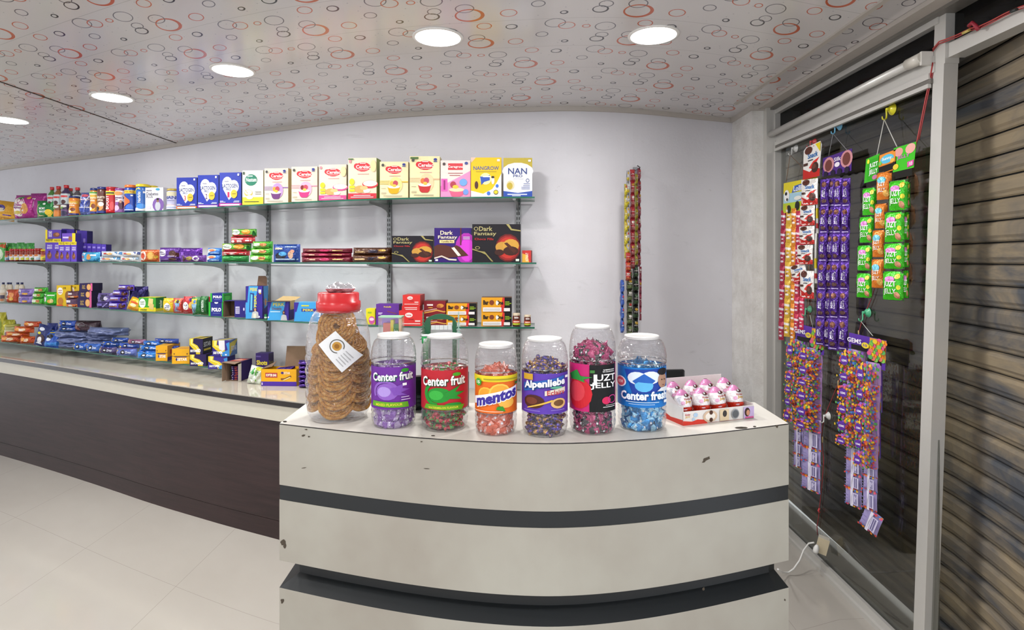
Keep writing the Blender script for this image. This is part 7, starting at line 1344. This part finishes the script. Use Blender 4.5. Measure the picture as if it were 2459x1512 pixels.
def p_tray(o,w_,h,d,Yv):
    t=.0015; m=MB()
    for (a,b,c,e) in ((-w_/2,w_/2,0,t),(-w_/2,w_/2,d-t,d)): m.box(a,b,c,e,0,h,col='#dfa318')
    m.box(-w_/2,-w_/2+t,0,d,0,h,col='#c9901a'); m.box(w_/2-t,w_/2,0,d,0,h,col='#c9901a'); m.box(-w_/2,w_/2,0,d,0,t,col='#b8965a',mat='cardboard')
    m.art(lambda u,v,off:Vector((-w_/2+u*w_,-off,v*h)),[('r',0,0,1,.26,'#4a2c98'),('r',.12,.5,.46,.78,'#a5303a'),T_('SOFTER BAR',.14,.56,.44,.72,'#efe4d0',0,.04),('e',.6,.78,.04,.07,'#3a2a7a'),T_('5STAR',.64,.70,.82,.84,'#efe6d0'),('p',[(.56,.36),(.66,.36),(.86,.56),(.84,.64),(.66,.46),(.56,.46)],'#7a4a26'),('p',[(.6,.34),(.66,.34),(.84,.52),(.82,.56)],'#e8cf8a'),('r',.02,.06,.05,.2,'#cfc4e6')])
    m.build('box_body',o)
    m=MB(); m.poly([(-w_*.02,d,h),(w_/2+.01,d,h),(w_/2+.012,d+.03,h+.115),(-w_*.03,d+.03,h+.115)],'#7a6350','cardboard'); m.poly([(-w_*.02,d+.0015,h),(-w_*.03,d+.0315,h+.115),(w_/2+.012,d+.0315,h+.115),(w_/2+.01,d+.0015,h)],'#6a5444','cardboard'); m.build('flap',o)
    m=MB(); m.poly([(-w_/2,0,h),(-w_/2,d,h),(-w_/2+.05,d,h+.03),(-w_/2+.06,0.01,h+.012)],'#8a7260','cardboard'); m.poly([(-w_/2,0,h+.001),(-w_/2+.06,0.01,h+.013),(-w_/2+.05,d,h+.031),(-w_/2,d,h+.001)],'#7a6350','cardboard'); m.build('flap',o)
o,w_,h,Yv,z0=openbox('chocolate_display_box','yellow and purple chocolate bar tray with its brown lid flap standing up','display box',626,713,886,'C',.09,p_tray,Y=3.33,a=-.05)
PS='purple chocolate packets piled beside the yellow tray'
z=None
for i in range(6):
    z=pk('roll',712,750,922-i*11.5,None,'C','#3d1f74',[('p',[(.0,.3),(.4,.8),(.5,.8),(.1,.3)],'#8a6ac0'),('p',[(.5,.2),(.9,.7),(.95,.65),(.6,.15)],'#b8a0dc')],'chocolate_packet','purple chocolate packet between the yellow tray and snack jar, '+['lowest','second from the bottom','third from below','fourth from below','second from the top','topmost'][i],'packet',PS,d=.07,Y=3.27,mat='shiny_foil',zb=z-.002 if z else None,H=.027)
for i in range(4):
    b=pillow_mb(.09,.012,.022,'#3d1f74',[('r',.3,.2,.7,.8,'#7a5ab8')],mat='shiny_foil',fu=.08,fv=0,pu=10,pv=2,seed=40+i,nu=8,nv=6).build('chocolate_bar',loc=o.location+Vector((.02,.012+i*.018,h-.012)),rot=(.1,-.06,.1*i-.15)); tag(b,'purple chocolate bar lying inside the yellow tray','chocolate bar','chocolate bars inside the yellow tray')
